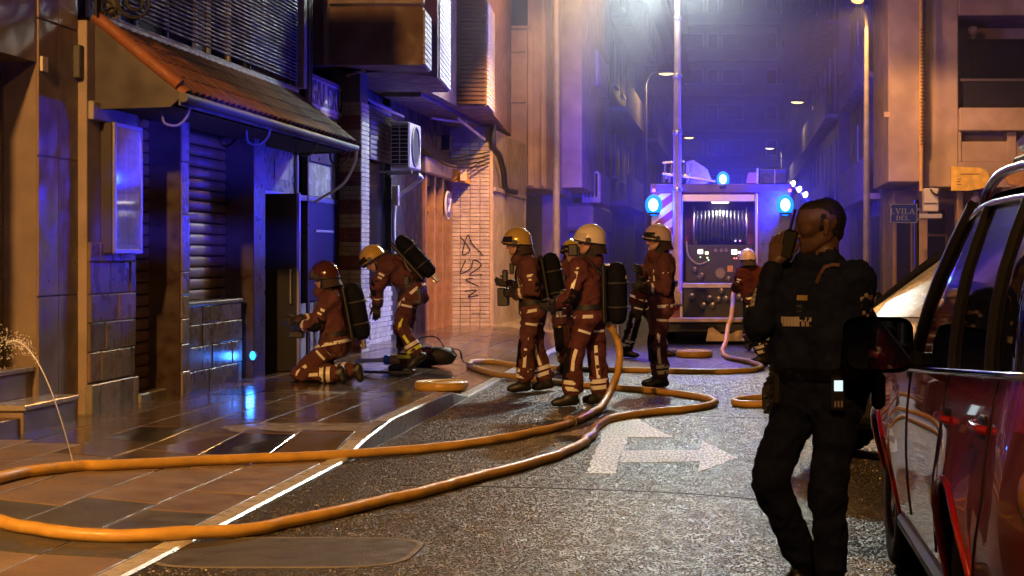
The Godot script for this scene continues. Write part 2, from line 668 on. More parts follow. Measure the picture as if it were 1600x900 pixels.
	# an old trench patch with a pale cement rim
	b = MB.new()
	var rim: Array = []
	for k in 40:
		var a := TAU * k / 40
		var e := 0.5
		rim.append(Vector3(-2.25 + 0.62 * signf(cos(a)) * pow(absf(cos(a)), e), 0.002, -8.42 - 0.42 * signf(sin(a)) * pow(absf(sin(a)), e)))
	b.tube(PackedVector3Array(rim), 0.022, 6, true, 0.16)
	setting("road_patch_rim", b, MN(Color(0.15, 0.14, 0.13), 0.8, 3.0, 0.1))
	b = MB.new()
	var inner := PackedVector2Array()
	for p in rim:
		inner.append(Vector2(p.x + (-2.25 - p.x) * 0.02, p.z + (-8.42 - p.z) * 0.02))
	b.prism(inner, 0.004, Transform3D(Basis(Vector3(1, 0, 0), Vector3(0, 0, 1), Vector3(0, 1, 0)), Vector3(0, 0.0, 0)))
	setting("road_patch", b, MN(Color(0.055, 0.05, 0.046), 0.75, 1.6, 0.5))

	# bitumen crack seams
	for line: Array in [[Vector3(-2.2, 0.002, -10.9), Vector3(-1.2, 0.002, -10.75), Vector3(-0.3, 0.002, -10.5), Vector3(0.35, 0.002, -10.1)], [Vector3(-0.9, 0.002, -16.2), Vector3(-0.3, 0.002, -15.6), Vector3(0.6, 0.002, -15.3)]]:
		b = MB.new()
		b.tube(smooth(line, 0.1), 0.018, 5, false, 0.14)
		setting("road_crack_seam", b, M(Color(0.02, 0.02, 0.021), 0.7))


func build_sidewalk() -> void:
	var rows: Array = []
	var zs: Array = []
	var z := 24.0
	while z > -60.0:
		zs.append(z)
		z -= 0.3 if z < 0.0 and z > -20.0 else 2.0
	for zz: float in zs:
		var line := PackedVector3Array()
		for i in 13:
			var x := -2.84 - 3.4 * i / 12.0
			line.append(Vector3(x, ground(x, zz) - 0.006, zz))
		rows.append(line)
	var b := MB.new()
	b.grid(rows, Vector3.UP)
	var walk := setting("sidewalk", b, MN(Color(0.34, 0.32, 0.29), 0.22, 2.0, 0.06))
	var tones := [Color(0.21, 0.15, 0.105), Color(0.235, 0.175, 0.125), Color(0.185, 0.135, 0.1), Color(0.215, 0.16, 0.12)]
	var dark := Color(0.075, 0.073, 0.07)
	var wide := 0.427
	for col in 6:
		var zz := -6.2 - rng.randf() * 0.5
		var k := 0
		while zz > -31.5:
			var long := 0.62 + 0.3 * rng.randf()
			var x1 := -2.965 - wide * col
			var x0 := x1 - wide + 0.015
			var z0 := zz - long + 0.024
			var grey := (int(floor(-zz / 0.9)) % 4 == 1 and rng.randf() < 0.75)
			var wet := -zz > 11.2 + 0.5 * sin(col * 1.7)
			var c: Color = dark if grey else tones[rng.randi() % 4]
			if wet:
				c = c * 0.6
			var m := MN(c, 0.15 if wet else 0.5, 1.0 + 0.25 * (rng.randi() % 3), 0.05 if wet else 0.12)
			var lift := -0.0015 + 0.003 * rng.randf()
			var s := MB.new()
			var top: Array = []
			var rim: Array = []
			var low: Array = []
			for c4: Vector2 in [Vector2(x0, zz), Vector2(x1, zz), Vector2(x1, z0), Vector2(x0, z0)]:
				var mid := Vector2((x0 + x1) * 0.5, (zz + z0) * 0.5)
				var g := Vector3(c4.x, ground(c4.x, c4.y) + lift, c4.y)
				var inward := Vector3(signf(mid.x - c4.x) * 0.004, 0, signf(mid.y - c4.y) * 0.004)
				top.append(g + inward)
				rim.append(g - Vector3(0, 0.003, 0))
				low.append(g - Vector3(0, 0.016, 0))
			s.quad(top[0], top[1], top[2], top[3], Vector3.UP)
			for i in 4:
				var j := (i + 1) % 4
				var out: Vector3 = (rim[i] + rim[j]) * 0.5 - Vector3((x0 + x1) * 0.5, rim[i].y, (zz + z0) * 0.5)
				s.quad(top[i], top[j], rim[j], rim[i], out + Vector3.UP * 0.2)
				s.quad(rim[i], rim[j], low[j], low[i], out)
			put("paving_slab", s, m, walk)
			zz -= long
			k += 1

	# kerb of pale stones
	var kb := MB.new()
	kb.span(Vector3(-2.955, -0.25, 24.0), Vector3(-2.84, 0.0, -60.0))
	var kerb := setting("kerb", kb, M(Color(0.2, 0.2, 0.19), 0.8))
	var zk := -5.5
	while zk > -34.0:
		var ln := 0.98 if zk < -12.0 else 0.72
		var s := MB.new()
		var a := zk - 0.004
		var e := zk - ln + 0.004
		var ha := kerb_height(a)
		var he := kerb_height(e)
		var o := -2.83
		var i := -2.955
		for side: float in [0.0, 1.0]:
			var zz: float = lerpf(a, e, side)
			var h := lerpf(ha, he, side)
			s.quad(Vector3(i, -0.02, zz), Vector3(o, -0.02, zz), Vector3(o, h - 0.012, zz), Vector3(i, h, zz), Vector3(0, 0, 1.0 - 2.0 * side))
		s.quad(Vector3(o, -0.02, a), Vector3(o, -0.02, e), Vector3(o, he - 0.012, e), Vector3(o, ha - 0.012, a), Vector3.RIGHT)
		s.quad(Vector3(o, ha - 0.012, a), Vector3(o, he - 0.012, e), Vector3(o - 0.016, he, e), Vector3(o - 0.016, ha, a), Vector3(1, 1, 0))
		s.quad(Vector3(o - 0.016, ha, a), Vector3(o - 0.016, he, e), Vector3(i, he, e), Vector3(i, ha, a), Vector3.UP)
		put("kerb_stone", s, MN(Color(0.46, 0.46, 0.42) * (0.9 + 0.2 * rng.randf()), 0.35, 2.5, 0.1), kerb)
		zk -= ln
	# far kerb and pavement on the other side
	kb = MB.new()
	kb.span(Vector3(2.75, -0.1, 20.0), Vector3(8.0, 0.12, -33.0), 0.02)
	kb.span(Vector3(2.75, -0.1, -33.0), Vector3(3.4, 0.12, -120.0), 0.02)
	setting("far_pavement", kb, MN(Color(0.2, 0.18, 0.16), 0.6, 1.0, 0.1))


# ---------- the row of houses along the pavement ----------
func brick_mesh(l: float, h: float, w: float) -> ArrayMesh:
	return MB.new().box(Vector3.ZERO, Vector3(l, h, w), 0.004).mesh()


func build_granite_house() -> void:
	var t := thing("granite_house", "dark granite-clad house with a stepped entrance, beside the stone-panelled bar front", "house")
	var stone := MN(Color(0.2, 0.155, 0.125), 0.55, 1.0, 0.1)
	var b := MB.new()
	b.span(Vector3(-9.0, 0, -14.1), Vector3(-5.59, 9.5, -13.3), 0.006)
	b.span(Vector3(-9.0, 0, -13.3), Vector3(-5.85, 9.5, -11.6), 0.0)
	b.span(Vector3(-9.0, 0, -11.6), Vector3(-5.59, 9.5, 2.0), 0.006)
	b.span(Vector3(-5.9, 3.05, -13.3), Vector3(-5.59, 9.5, -11.6), 0.004)
	put("wall", b, stone, t)
	b = MB.new()
	b.span(Vector3(-5.85, 0.62, -13.2), Vector3(-5.82, 2.95, -11.75), 0.004)
	var door := put("door", b, MN(Color(0.035, 0.02, 0.012), 0.35, 2.0), t)
	b = MB.new()
	b.bar(Vector3(-5.79, 1.2, -13.0), Vector3(-5.79, 1.6, -13.0), 0.03, 0.03, 0.008)
	put("handle", b, M(Color(0.5, 0.4, 0.2), 0.3, 1.0), door)
	# cladding joints: proud stone sheets
	for y: Array in [[0.15, 1.17], [1.18, 2.3], [2.31, 3.4], [3.41, 4.6]]:
		b = MB.new()
		b.span(Vector3(-5.59, y[0], -13.69), Vector3(-5.574, y[1] - 0.004, -13.303), 0.003)
		put("stone_panel", b, MN(Color(0.2, 0.15, 0.12) * (0.9 + 0.2 * rng.randf()), 0.5, 1.3, 0.08), t)
		b = MB.new()
		b.span(Vector3(-5.59, y[0], -14.09), Vector3(-5.574, y[1] - 0.004, -13.697), 0.003)
		put("stone_panel", b, MN(Color(0.19, 0.15, 0.125) * (0.9 + 0.2 * rng.randf()), 0.5, 1.3, 0.08), t)
	# entrance steps
	b = MB.new()
	b.span(Vector3(-5.85, 0.0, -13.45), Vector3(-5.34, 0.335, -12.47), 0.006)
	var step := put("entrance_step", b, MN(Color(0.22, 0.17, 0.14), 0.5, 1.2, 0.12), t)
	b = MB.new()
	b.span(Vector3(-5.86, 0.337, -13.47), Vector3(-5.315, 0.38, -12.44), 0.008)
	put("step_nosing", b, MN(Color(0.33, 0.3, 0.28), 0.25, 1.0), step)
	b = MB.new()
	b.span(Vector3(-5.85, 0.0, -12.46), Vector3(-5.36, 0.29, -11.5), 0.006)
	put("entrance_step", b, MN(Color(0.2, 0.14, 0.1), 0.5, 1.2, 0.1), t)
	b = MB.new()
	b.span(Vector3(-5.84, 0.38, -13.28), Vector3(-5.62, 0.58, -11.7), 0.006)
	step = put("entrance_step", b, MN(Color(0.22, 0.16, 0.12), 0.5, 1.2, 0.1), t)
	b = MB.new()
	b.span(Vector3(-5.845, 0.582, -13.29), Vector3(-5.595, 0.62, -11.7), 0.006)
	put("step_nosing", b, MN(Color(0.3, 0.26, 0.22), 0.3, 1.0), step)
	# name plate and junction box, iron scroll
	b = MB.new()
	b.span(Vector3(-5.57, 2.98, -13.42), Vector3(-5.545, 3.1, -13.31), 0.004)
	put("intercom_plate", b, M(Color(0.55, 0.5, 0.42), 0.4), t)
	b = MB.new()
	b.span(Vector3(-5.585, 3.0, -14.085), Vector3(-5.52, 3.28, -14.0), 0.008)
	put("junction_box", b, M(Color(0.05, 0.05, 0.05), 0.5), t)


func iron_scroll() -> void:
	var t := thing("iron_bracket", "wrought-iron scroll bracket above the end of the tiled canopy", "bracket")
	var iron := M(Color(0.012, 0.012, 0.013), 0.5, 0.6)
	var pts: Array = []
	for k in 34:
		var a := 0.35 * k
		var r := 0.16 * exp(-0.11 * a)
		pts.append(Vector3(-5.12 + r * cos(a + 2.6), 3.66 + r * sin(a + 2.6), -14.2))
	var b := MB.new()
	b.tube(smooth(pts, 0.02), 0.014, 7, false, 1.0, Vector3.BACK)
	put("scroll", b, iron, t)
	b = MB.new()
	b.bar(Vector3(-5.46, 3.55, -14.2), Vector3(-5.46, 4.3, -14.2), 0.025, 0.025, 0.004)
	b.bar(Vector3(-5.46, 3.86, -14.2), Vector3(-4.95, 3.86, -14.2), 0.022, 0.022, 0.004)
	put("bar", b, iron, t)
	pts = []
	for k in 20:
		var a := 0.4 * k
		var r := 0.09 * exp(-0.14 * a)
		pts.append(Vector3(-5.36 + r * cos(-a + 1.0), 3.63 + r * sin(-a + 1.0), -14.2))
	b = MB.new()
	b.tube(smooth(pts, 0.02), 0.011, 6, false, 1.0, Vector3.BACK)
	put("scroll", b, iron, t)


func projecting_sign() -> void:
	var t := thing("projecting_sign", "dark hanging sign board over the canopy's end, mostly above the picture", "sign")
	var b := MB.new()
	b.span(Vector3(-5.45, 3.72, -14.4), Vector3(-4.5, 5.4, -14.32), 0.01)
	put("board", b, M(Color(0.015, 0.015, 0.018), 0.5), t)
	b = MB.new()
	b.span(Vector3(-5.43, 3.58, -14.38), Vector3(-5.31, 3.73, -14.34), 0.006)
	put("hanger", b, M(Color(0.012, 0.012, 0.013), 0.5), t)


func roller(parent: Node3D, called: String, x: float, z0: float, z1: float, y0: float, y1: float, pitch: float, m: Material) -> void:
	var sh := Node3D.new()
	sh.name = called
	parent.add_child(sh, true)
	var n := int((y1 - y0) / pitch)
	var l := absf(z1 - z0)
	var b := MB.new()
	# a slat: bulged strip with a groove below
	var prof := PackedVector2Array()
	for k in 7:
		var a := PI * k / 6.0
		prof.append(Vector2(sin(a) * 0.016, -cos(a) * pitch * 0.44))
	prof.append(Vector2(-0.006, pitch * 0.44))
	prof.append(Vector2(-0.006, -pitch * 0.44))
	b.prism(prof, l)
	var mesh := b.mesh()
	for i in n:
		put("slat", mesh, m, sh, Vector3(x + 0.001 * sin(i * 2.3), y0 + pitch * (i + 0.5), z1))
	b = MB.new()
	b.span(Vector3(x - 0.03, y0, z1), Vector3(x - 0.012, y1, z0))
	put("backing", b, M(Color(0.01, 0.009, 0.008), 0.9), sh)


func stone_courses(parent: Node3D, x: float, z0: float, z1: float, ys: Array, base: Color, thick := 0.025) -> void:
	for i in ys.size() - 1:
		var z := z0
		var first := true
		while z > z1 + 0.02:
			var l := 0.26 + 0.34 * rng.randf()
			if first and i % 2 == 0:
				l *= 0.7
			first = false
			var e := maxf(z - l, z1)
			if e - z1 < 0.12:
				e = z1
			var b := MB.new()
			var th := thick + 0.012 * rng.randf()
			b.span(Vector3(x, ys[i] + 0.003, z - 0.003), Vector3(x + th, ys[i + 1] - 0.003, e + 0.003), 0.008)
			var k := 0.7 + 0.6 * rng.randf()
			var c := Color(base.r * k * (0.95 + 0.2 * rng.randf()), base.g * k, base.b * k * (0.85 + 0.2 * rng.randf()))
			put("stone_block", b, MN(c, 0.32, 1.0 + rng.randf(), 0.5), parent)
			z = e


func build_bar() -> void:
	var t := thing("bar_front", "bar with shut brown roller shutters, slate-clad base and tiled canopy", "bar")
	var wall := MN(Color(0.3, 0.24, 0.19), 0.75, 1.0, 0.12)
	var brown := MN(Color(0.035, 0.02, 0.016), 0.4, 1.5, 0.03)
	var b := MB.new()
	b.span(Vector3(-9.0, 0, -15.16), Vector3(-5.5, 3.5, -14.1), 0.006)
	b.span(Vector3(-9.0, 2.86, -18.6), Vector3(-5.5, 3.5, -15.16))
	b.span(Vector3(-9.0, 0.0, -18.6), Vector3(-5.64, 2.86, -15.16))
	b.span(Vector3(-9.0, 2.95, -22.95), Vector3(-5.5, 3.5, -18.6))
	b.span(Vector3(-9.0, 3.5, -22.2), Vector3(-6.0, 9.5, -14.1))
	b.span(Vector3(-6.0, 5.2, -22.2), Vector3(-5.5, 9.5, -14.1))
	put("wall", b, wall, t)
	# slate-clad pier with a plinth
	stone_courses(t, -5.5, -14.1, -15.16, [0.42, 0.68, 0.93, 1.17, 1.45, 1.62], Color(0.16, 0.125, 0.095))
	stone_courses(t, -5.5, -14.06, -15.18, [0.12, 0.41], Color(0.2, 0.18, 0.16), 0.05)
	b = MB.new()
	b.span(Vector3(-5.5, 2.66, -15.16), Vector3(-5.45, 2.82, -14.12), 0.008)
	put("lintel", b, MN(Color(0.3, 0.27, 0.25), 0.45, 1.5, 0.2), t)
	# shutters
	var slat := MN(Color(0.22, 0.125, 0.065), 0.5, 1.0, 0.0, 0.4)
	roller(t, "roller_shutter", -5.6, -15.17, -15.83, 0.24, 2.84, 0.112, slat)
	roller(t, "roller_shutter", -5.58, -16.06, -18.14, 1.04, 2.84, 0.115, slat)
	b = MB.new()
	b.span(Vector3(-5.66, 0.1, -15.84), Vector3(-5.42, 0.24, -15.16), 0.01)
	put("threshold", b, MN(Color(0.25, 0.24, 0.23), 0.25, 2.0, 0.1), t)
	# piers painted dark brown, slate-faced towards the street
	b = MB.new()
	b.span(Vector3(-5.65, 0.1, -16.06), Vector3(-5.29, 2.85, -15.84), 0.006)
	put("pier", b, brown, t)
	stone_courses(t, -5.29, -15.84, -16.06, [0.14, 0.4, 0.66, 0.9, 1.12, 1.35, 1.9, 2.4, 2.83], Color(0.22, 0.19, 0.18), 0.012)
	b = MB.new()
	b.span(Vector3(-5.65, 0.1, -18.6), Vector3(-5.26, 2.95, -18.15), 0.008)
	put("pier", b, brown, t)
	# slate-clad parapet below the wide shutter
	b = MB.new()
	b.span(Vector3(-5.65, 0.0, -17.98), Vector3(-5.37, 1.0, -16.06))
	put("parapet", b, wall, t)
	stone_courses(t, -5.37, -16.06, -17.98, [0.12, 0.36, 0.6, 0.82, 1.0], Color(0.15, 0.115, 0.095))
	b = MB.new()
	b.span(Vector3(-5.66, 1.002, -18.0), Vector3(-5.325, 1.045, -16.062), 0.01)
	put("parapet_cap", b, MN(Color(0.2, 0.16, 0.13), 0.4, 1.2, 0.2), t)
	# door bay
	var metal := M(Color(0.42, 0.42, 0.44), 0.3, 0.9)
	var black := M(Color(0.008, 0.008, 0.01), 0.35)
	b = MB.new()
	b.span(Vector3(-8.0, 0.1, -22.95), Vector3(-7.9, 2.95, -18.6))
	b.span(Vector3(-8.0, 0.1, -18.62), Vector3(-5.5, 2.95, -18.6))
	b.span(Vector3(-8.0, 0.1, -22.95), Vector3(-5.5, 2.95, -22.93))
	b.span(Vector3(-8.0, 2.93, -22.93), Vector3(-5.5, 2.95, -18.62))
	b.span(Vector3(-8.0, 0.1, -22.93), Vector3(-5.5, 0.14, -18.62))
	put("dark_interior", b, M(Color(0.012, 0.011, 0.011), 0.9), t)
	var fr := Node3D.new()
	fr.name = "door_frame"
	t.add_child(fr, true)
	for z: float in [-18.78, -20.75, -21.25, -22.88]:
		b = MB.new()
		b.span(Vector3(-5.54, 0.14, z - 0.035), Vector3(-5.46, 2.93, z + 0.035), 0.006)
		put("post", b, metal if z > -21.0 else brown, fr)
	b = MB.new()
	b.span(Vector3(-5.535, 2.2, -22.85), Vector3(-5.465, 2.27, -18.81), 0.006)
	put("transom", b, metal, fr)
	# transom panels
	b = MB.new()
	b.span(Vector3(-5.51, 2.275, -20.71), Vector3(-5.495, 2.9, -18.82), 0.003)
	put("sign_panel", b, MN(Color(0.3, 0.3, 0.33), 0.3, 2.0, 0.02), t)
	b = MB.new()
	b.span(Vector3(-5.492, 2.42, -20.4), Vector3(-5.486, 2.66, -19.8))
	put("poster", b, MN(Color(0.4, 0.4, 0.42), 0.5, 4.0), t)
	b = MB.new()
	b.span(Vector3(-5.51, 2.28, -22.84), Vector3(-5.498, 2.72, -21.3), 0.003)
	put("pane", b, MN(Color(0.62, 0.62, 0.66), 0.25, 1.5), t)
	b = MB.new()
	b.span(Vector3(-5.535, 2.72, -22.85), Vector3(-5.47, 2.9, -21.28), 0.006)
	put("shop_header", b, brown, t)
	# the opened door leaf stands out over the pavement
	var leaf := Node3D.new()
	leaf.name = "door_leaf"
	t.add_child(leaf, true)
	b = MB.new()
	b.span(Vector3(-5.5, 0.17, -19.22), Vector3(-5.06, 2.22, -19.175), 0.005)
	put("panel", b, black, leaf)
	b = MB.new()
	b.span(Vector3(-5.062, 0.16, -19.23), Vector3(-5.03, 2.23, -19.165), 0.004)
	put("edge_strip", b, metal, leaf)
	b = MB.new()
	b.bar(Vector3(-5.12, 0.95, -19.13), Vector3(-5.12, 1.35, -19.13), 0.025, 0.025, 0.006)
	put("handle", b, metal, leaf)
	# the second leaf, shut: dark above, pale glass below
	leaf = Node3D.new()
	leaf.name = "door_leaf"
	t.add_child(leaf, true)
	b = MB.new()
	b.span(Vector3(-5.5, 0.92, -22.84), Vector3(-5.47, 2.2, -21.29), 0.004)
	put("panel", b, black, leaf)
	b = MB.new()
	b.span(Vector3(-5.5, 0.2, -22.84), Vector3(-5.48, 0.9, -20.8), 0.004)
	put("pane", b, MN(Color(0.4, 0.42, 0.42), 0.15, 2.0), leaf)
	for z: float in [-20.8, -21.3, -21.62, -22.2]:
		b = MB.new()
		b.span(Vector3(-5.482, 0.17, z - 0.02), Vector3(-5.45, 0.91, z + 0.02), 0.003)
		put("glazing_bar", b, metal, leaf)
	b = MB.new()
	b.span(Vector3(-5.47, 1.81, -22.55), Vector3(-5.45, 1.84, -21.6), 0.003)
	put("push_bar", b, M(Color(0.7, 0.7, 0.7), 0.3, 0.6), leaf)
	# canopy
	var can := Node3D.new()
	can.name = "canopy"
	t.add_child(can, true)
	b = MB.new()
	var tri := PackedVector2Array([Vector2(-5.5, 2.76), Vector2(-4.86, 2.78), Vector2(-4.77, 2.86), Vector2(-4.77, 2.9), Vector2(-5.5, 3.5)])
	b.prism(tri, 0.05, Transform3D(Basis(), Vector3(0, 0, -14.33)))
	put("end_board", b, MN(Color(0.045, 0.04, 0.045), 0.6, 1.0, 0.05), can)
	b = MB.new()
	b.prism(tri, 0.05, Transform3D(Basis(), Vector3(0, 0, -20.7)))
	put("end_board", b, MN(Color(0.045, 0.04, 0.045), 0.6, 1.0, 0.05), can)
	b = MB.new()
	b.quad(Vector3(-5.5, 2.78, -14.33), Vector3(-4.84, 2.79, -14.33), Vector3(-4.84, 2.79, -20.65), Vector3(-5.5, 2.78, -20.65), Vector3.DOWN)
	b.quad(Vector3(-5.5, 3.5, -14.3), Vector3(-4.78, 2.9, -14.3), Vector3(-4.78, 2.9, -20.7), Vector3(-5.5, 3.5, -20.7), Vector3.UP)
	put("deck", b, M(Color(0.03, 0.025, 0.022), 0.8), can)
	b = MB.new()
	b.span(Vector3(-4.79, 2.79, -20.7), Vector3(-4.765, 2.9, -14.29), 0.005)
	put("fascia", b, MN(Color(0.09, 0.09, 0.1), 0.7, 1.0), can)
	b = MB.new()
	var gut := PackedVector3Array()
	gut.append(Vector3(-4.735, 2.86, -14.25))
	gut.append(Vector3(-4.735, 2.85, -17.5))
	gut.append(Vector3(-4.735, 2.84, -20.75))
	b.tube(gut, 0.042, 10)
	put("gutter", b, M(Color(0.09, 0.09, 0.1), 0.65), can)
	b = MB.new()
	b.tube(smooth([Vector3(-4.735, 2.83, -20.7), Vector3(-4.74, 2.7, -20.75), Vector3(-4.95, 2.42, -21.0), Vector3(-5.3, 2.25, -21.3), Vector3(-5.45, 2.2, -21.5)], 0.05), 0.018, 7)
	put("drain_hose", b, M(Color(0.6, 0.6, 0.62), 0.4), can)
	for z: float in [-14.5, -17.0, -18.9, -20.5]:
		b = MB.new()
		b.tube(smooth([Vector3(-5.0, 2.78, z), Vector3(-4.98, 2.66, z), Vector3(-4.86, 2.64, z), Vector3(-4.78, 2.72, z), Vector3(-4.76, 2.8, z)], 0.03), 0.013, 6)
		put("bracket", b, M(Color(0.1, 0.1, 0.11), 0.6), can)
	# barrel tiles, course by course
	var tile_m: Array = []
	for c: Color in [Color(0.24, 0.085, 0.04), Color(0.2, 0.07, 0.035), Color(0.28, 0.11, 0.055), Color(0.17, 0.075, 0.045)]:
		tile_m.append(MN(c, 0.75, 3.0, 0.15, 1.0, false))
	var dir := Vector3(0.72, -0.6, 0).normalized()
	var nor := Vector3(0.6, 0.72, 0).normalized()
	var rws: Array = []
	var l := 0.27
	for i in 2:
		var line := PackedVector3Array()
		for k in 9:
			var a := PI * k / 8.0
			var r := 0.082 + 0.008 * i
			line.append(dir * (l * (i - 0.5)) + Vector3(0, 0, -cos(a) * r) + nor * (sin(a) * r * 0.62 + 0.006 * i))
		rws.append(line)
	b = MB.new()
	b.grid(rws, nor)
	var under: Array = []
	for line: PackedVector3Array in rws:
		var u := PackedVector3Array()
		for p in line:
			u.append(p - nor * 0.014)
		under.append(u)
	b.grid(under, -nor)
	for k in 8:
		b.quad(rws[1][k], rws[1][k + 1], under[1][k + 1], under[1][k], dir)
	var tile := b.mesh()
	for k in 36:
		for c in 4:
			var z := -14.38 - 0.178 * k
			if z < -20.7:
				continue
			var p := Vector3(-5.5, 3.5, 0) + dir * (0.13 + 0.236 * c) + nor * 0.012
			var o := put("tile", tile, tile_m[rng.randi() % 4], can, Vector3(p.x, p.y + 0.004 * rng.randf(), z + 0.006 * rng.randf()))
			o.rotation.x = 0.03 * (rng.randf() - 0.5)
	b = MB.new()
	b.tube(PackedVector3Array([Vector3(-5.5, 3.56, -14.3), Vector3(-5.14, 3.26, -14.3), Vector3(-4.78, 2.97, -14.3)]), 0.055, 10)
	put("verge_tile", b, tile_m[0], can)
	b = MB.new()
	b.span(Vector3(-5.56, 3.44, -20.7), Vector3(-5.44, 3.58, -14.3), 0.02)
	put("flashing", b, MN(Color(0.09, 0.085, 0.08), 0.5, 2.0, 0.1), can)


func build_slat_balcony() -> void:
	var t := thing("slatted_balcony", "balcony closed in by dark horizontal slats, above the tiled canopy", "balcony")
	var paint := MN(Color(0.06, 0.052, 0.06), 0.8, 1.5, 0.0)
	var b := MB.new()
	b.box(Vector3.ZERO, Vector3(0.03, 0.021, 5.86), 0.003)
	var slat := b.mesh()
	for i in 36:
		put("slat", slat, paint, t, Vector3(-5.44, 3.66 + 0.043 * i, -17.68))
	for z: float in [-14.73, -16.7, -18.7, -20.64]:
		b = MB.new()
		b.span(Vector3(-5.5, 3.58, z - 0.025), Vector3(-5.455, 5.2, z + 0.025), 0.004)
		put("post", b, paint, t)
	b = MB.new()
	b.span(Vector3(-6.0, 3.5, -20.8), Vector3(-5.46, 3.6, -14.6), 0.006)
	put("floor_slab", b, MN(Color(0.1, 0.09, 0.09), 0.6, 1.0, 0.1), t)
	# windows behind the slats
	for w: Array in [[-15.3, -16.1], [-16.5, -18.4], [-18.8, -20.4]]:
		b = MB.new()
		b.span(Vector3(-6.0, 3.62, w[1]), Vector3(-5.985, 5.1, w[0]))
		var pane := put("window", b, M(Color(0.012, 0.013, 0.02), 0.1), t)
		b = MB.new()
		b.span(Vector3(-5.99, 3.62, w[0] - 0.06), Vector3(-5.95, 5.1, w[0]), 0.004)
		b.span(Vector3(-5.99, 3.62, w[1]), Vector3(-5.95, 5.1, w[1] + 0.06), 0.004)
		b.span(Vector3(-5.99, 3.62, (w[0] + w[1]) * 0.5 - 0.03), Vector3(-5.955, 5.1, (w[0] + w[1]) * 0.5 + 0.03), 0.004)
		put("frame", b, M(Color(0.4, 0.38, 0.38), 0.5), pane)
	b = MB.new()
	b.span(Vector3(-5.62, 3.6, -20.95), Vector3(-5.4, 5.2, -20.8), 0.006)
	put("end_wall", b, MN(Color(0.42, 0.36, 0.33), 0.7, 1.0, 0.1), t)
	b = MB.new()
	b.tube(PackedVector3Array([Vector3(-5.42, 3.3, -21.05), Vector3(-5.42, 5.4, -21.05)]), 0.035, 10)
	b.tube(PackedVector3Array([Vector3(-5.42, 3.3, -21.22), Vector3(-5.42, 5.4, -21.22)]), 0.02, 8)
	put("downpipe", b, M(Color(0.12, 0.1, 0.11), 0.4), t)


func display_case() -> void:
	var t := thing("menu_display_case", "glazed menu display case on the slate pier beside the narrow shutter", "display case")
	var al := M(Color(0.45, 0.45, 0.46), 0.3, 0.9)
	var b := MB.new()
	b.span(Vector3(-5.5, 1.52, -15.05), Vector3(-5.39, 2.66, -14.38), 0.01)
	put("housing", b, M(Color(0.025, 0.02, 0.02), 0.5), t)
	b = MB.new()
	for q: Array in [[1.52, 1.56, -15.05, -14.38], [2.62, 2.66, -15.05, -14.38], [1.56, 2.62, -15.05, -15.01], [1.56, 2.62, -14.42, -14.38]]:
		b.span(Vector3(-5.39, q[0], q[2]), Vector3(-5.365, q[1], q[3]), 0.004)
	put("frame", b, al, t)
	b = MB.new()
	b.span(Vector3(-5.389, 1.56, -15.01), Vector3(-5.386, 2.62, -14.42))
	put("back_board", b, MN(Color(0.55, 0.55, 0.56), 0.4, 3.0), t)
	for i in 6:
		b = MB.new()
		var y := 1.6 + 0.33 * (i % 3)
		var z := -14.72 - 0.28 * (i / 3) + 0.27
		b.span(Vector3(-5.386, y, z - 0.22), Vector3(-5.384, y + 0.28, z))
		put("menu_sheet", b, MN(Color(0.5, 0.47, 0.45) * (0.75 + 0.3 * rng.randf()), 0.5, 6.0), t)
	b = MB.new()
	b.span(Vector3(-5.376, 1.56, -15.01), Vector3(-5.372, 2.62, -14.42))
	put("pane", b, glass(Color(1, 1, 1), 0.12, 0.04), t)


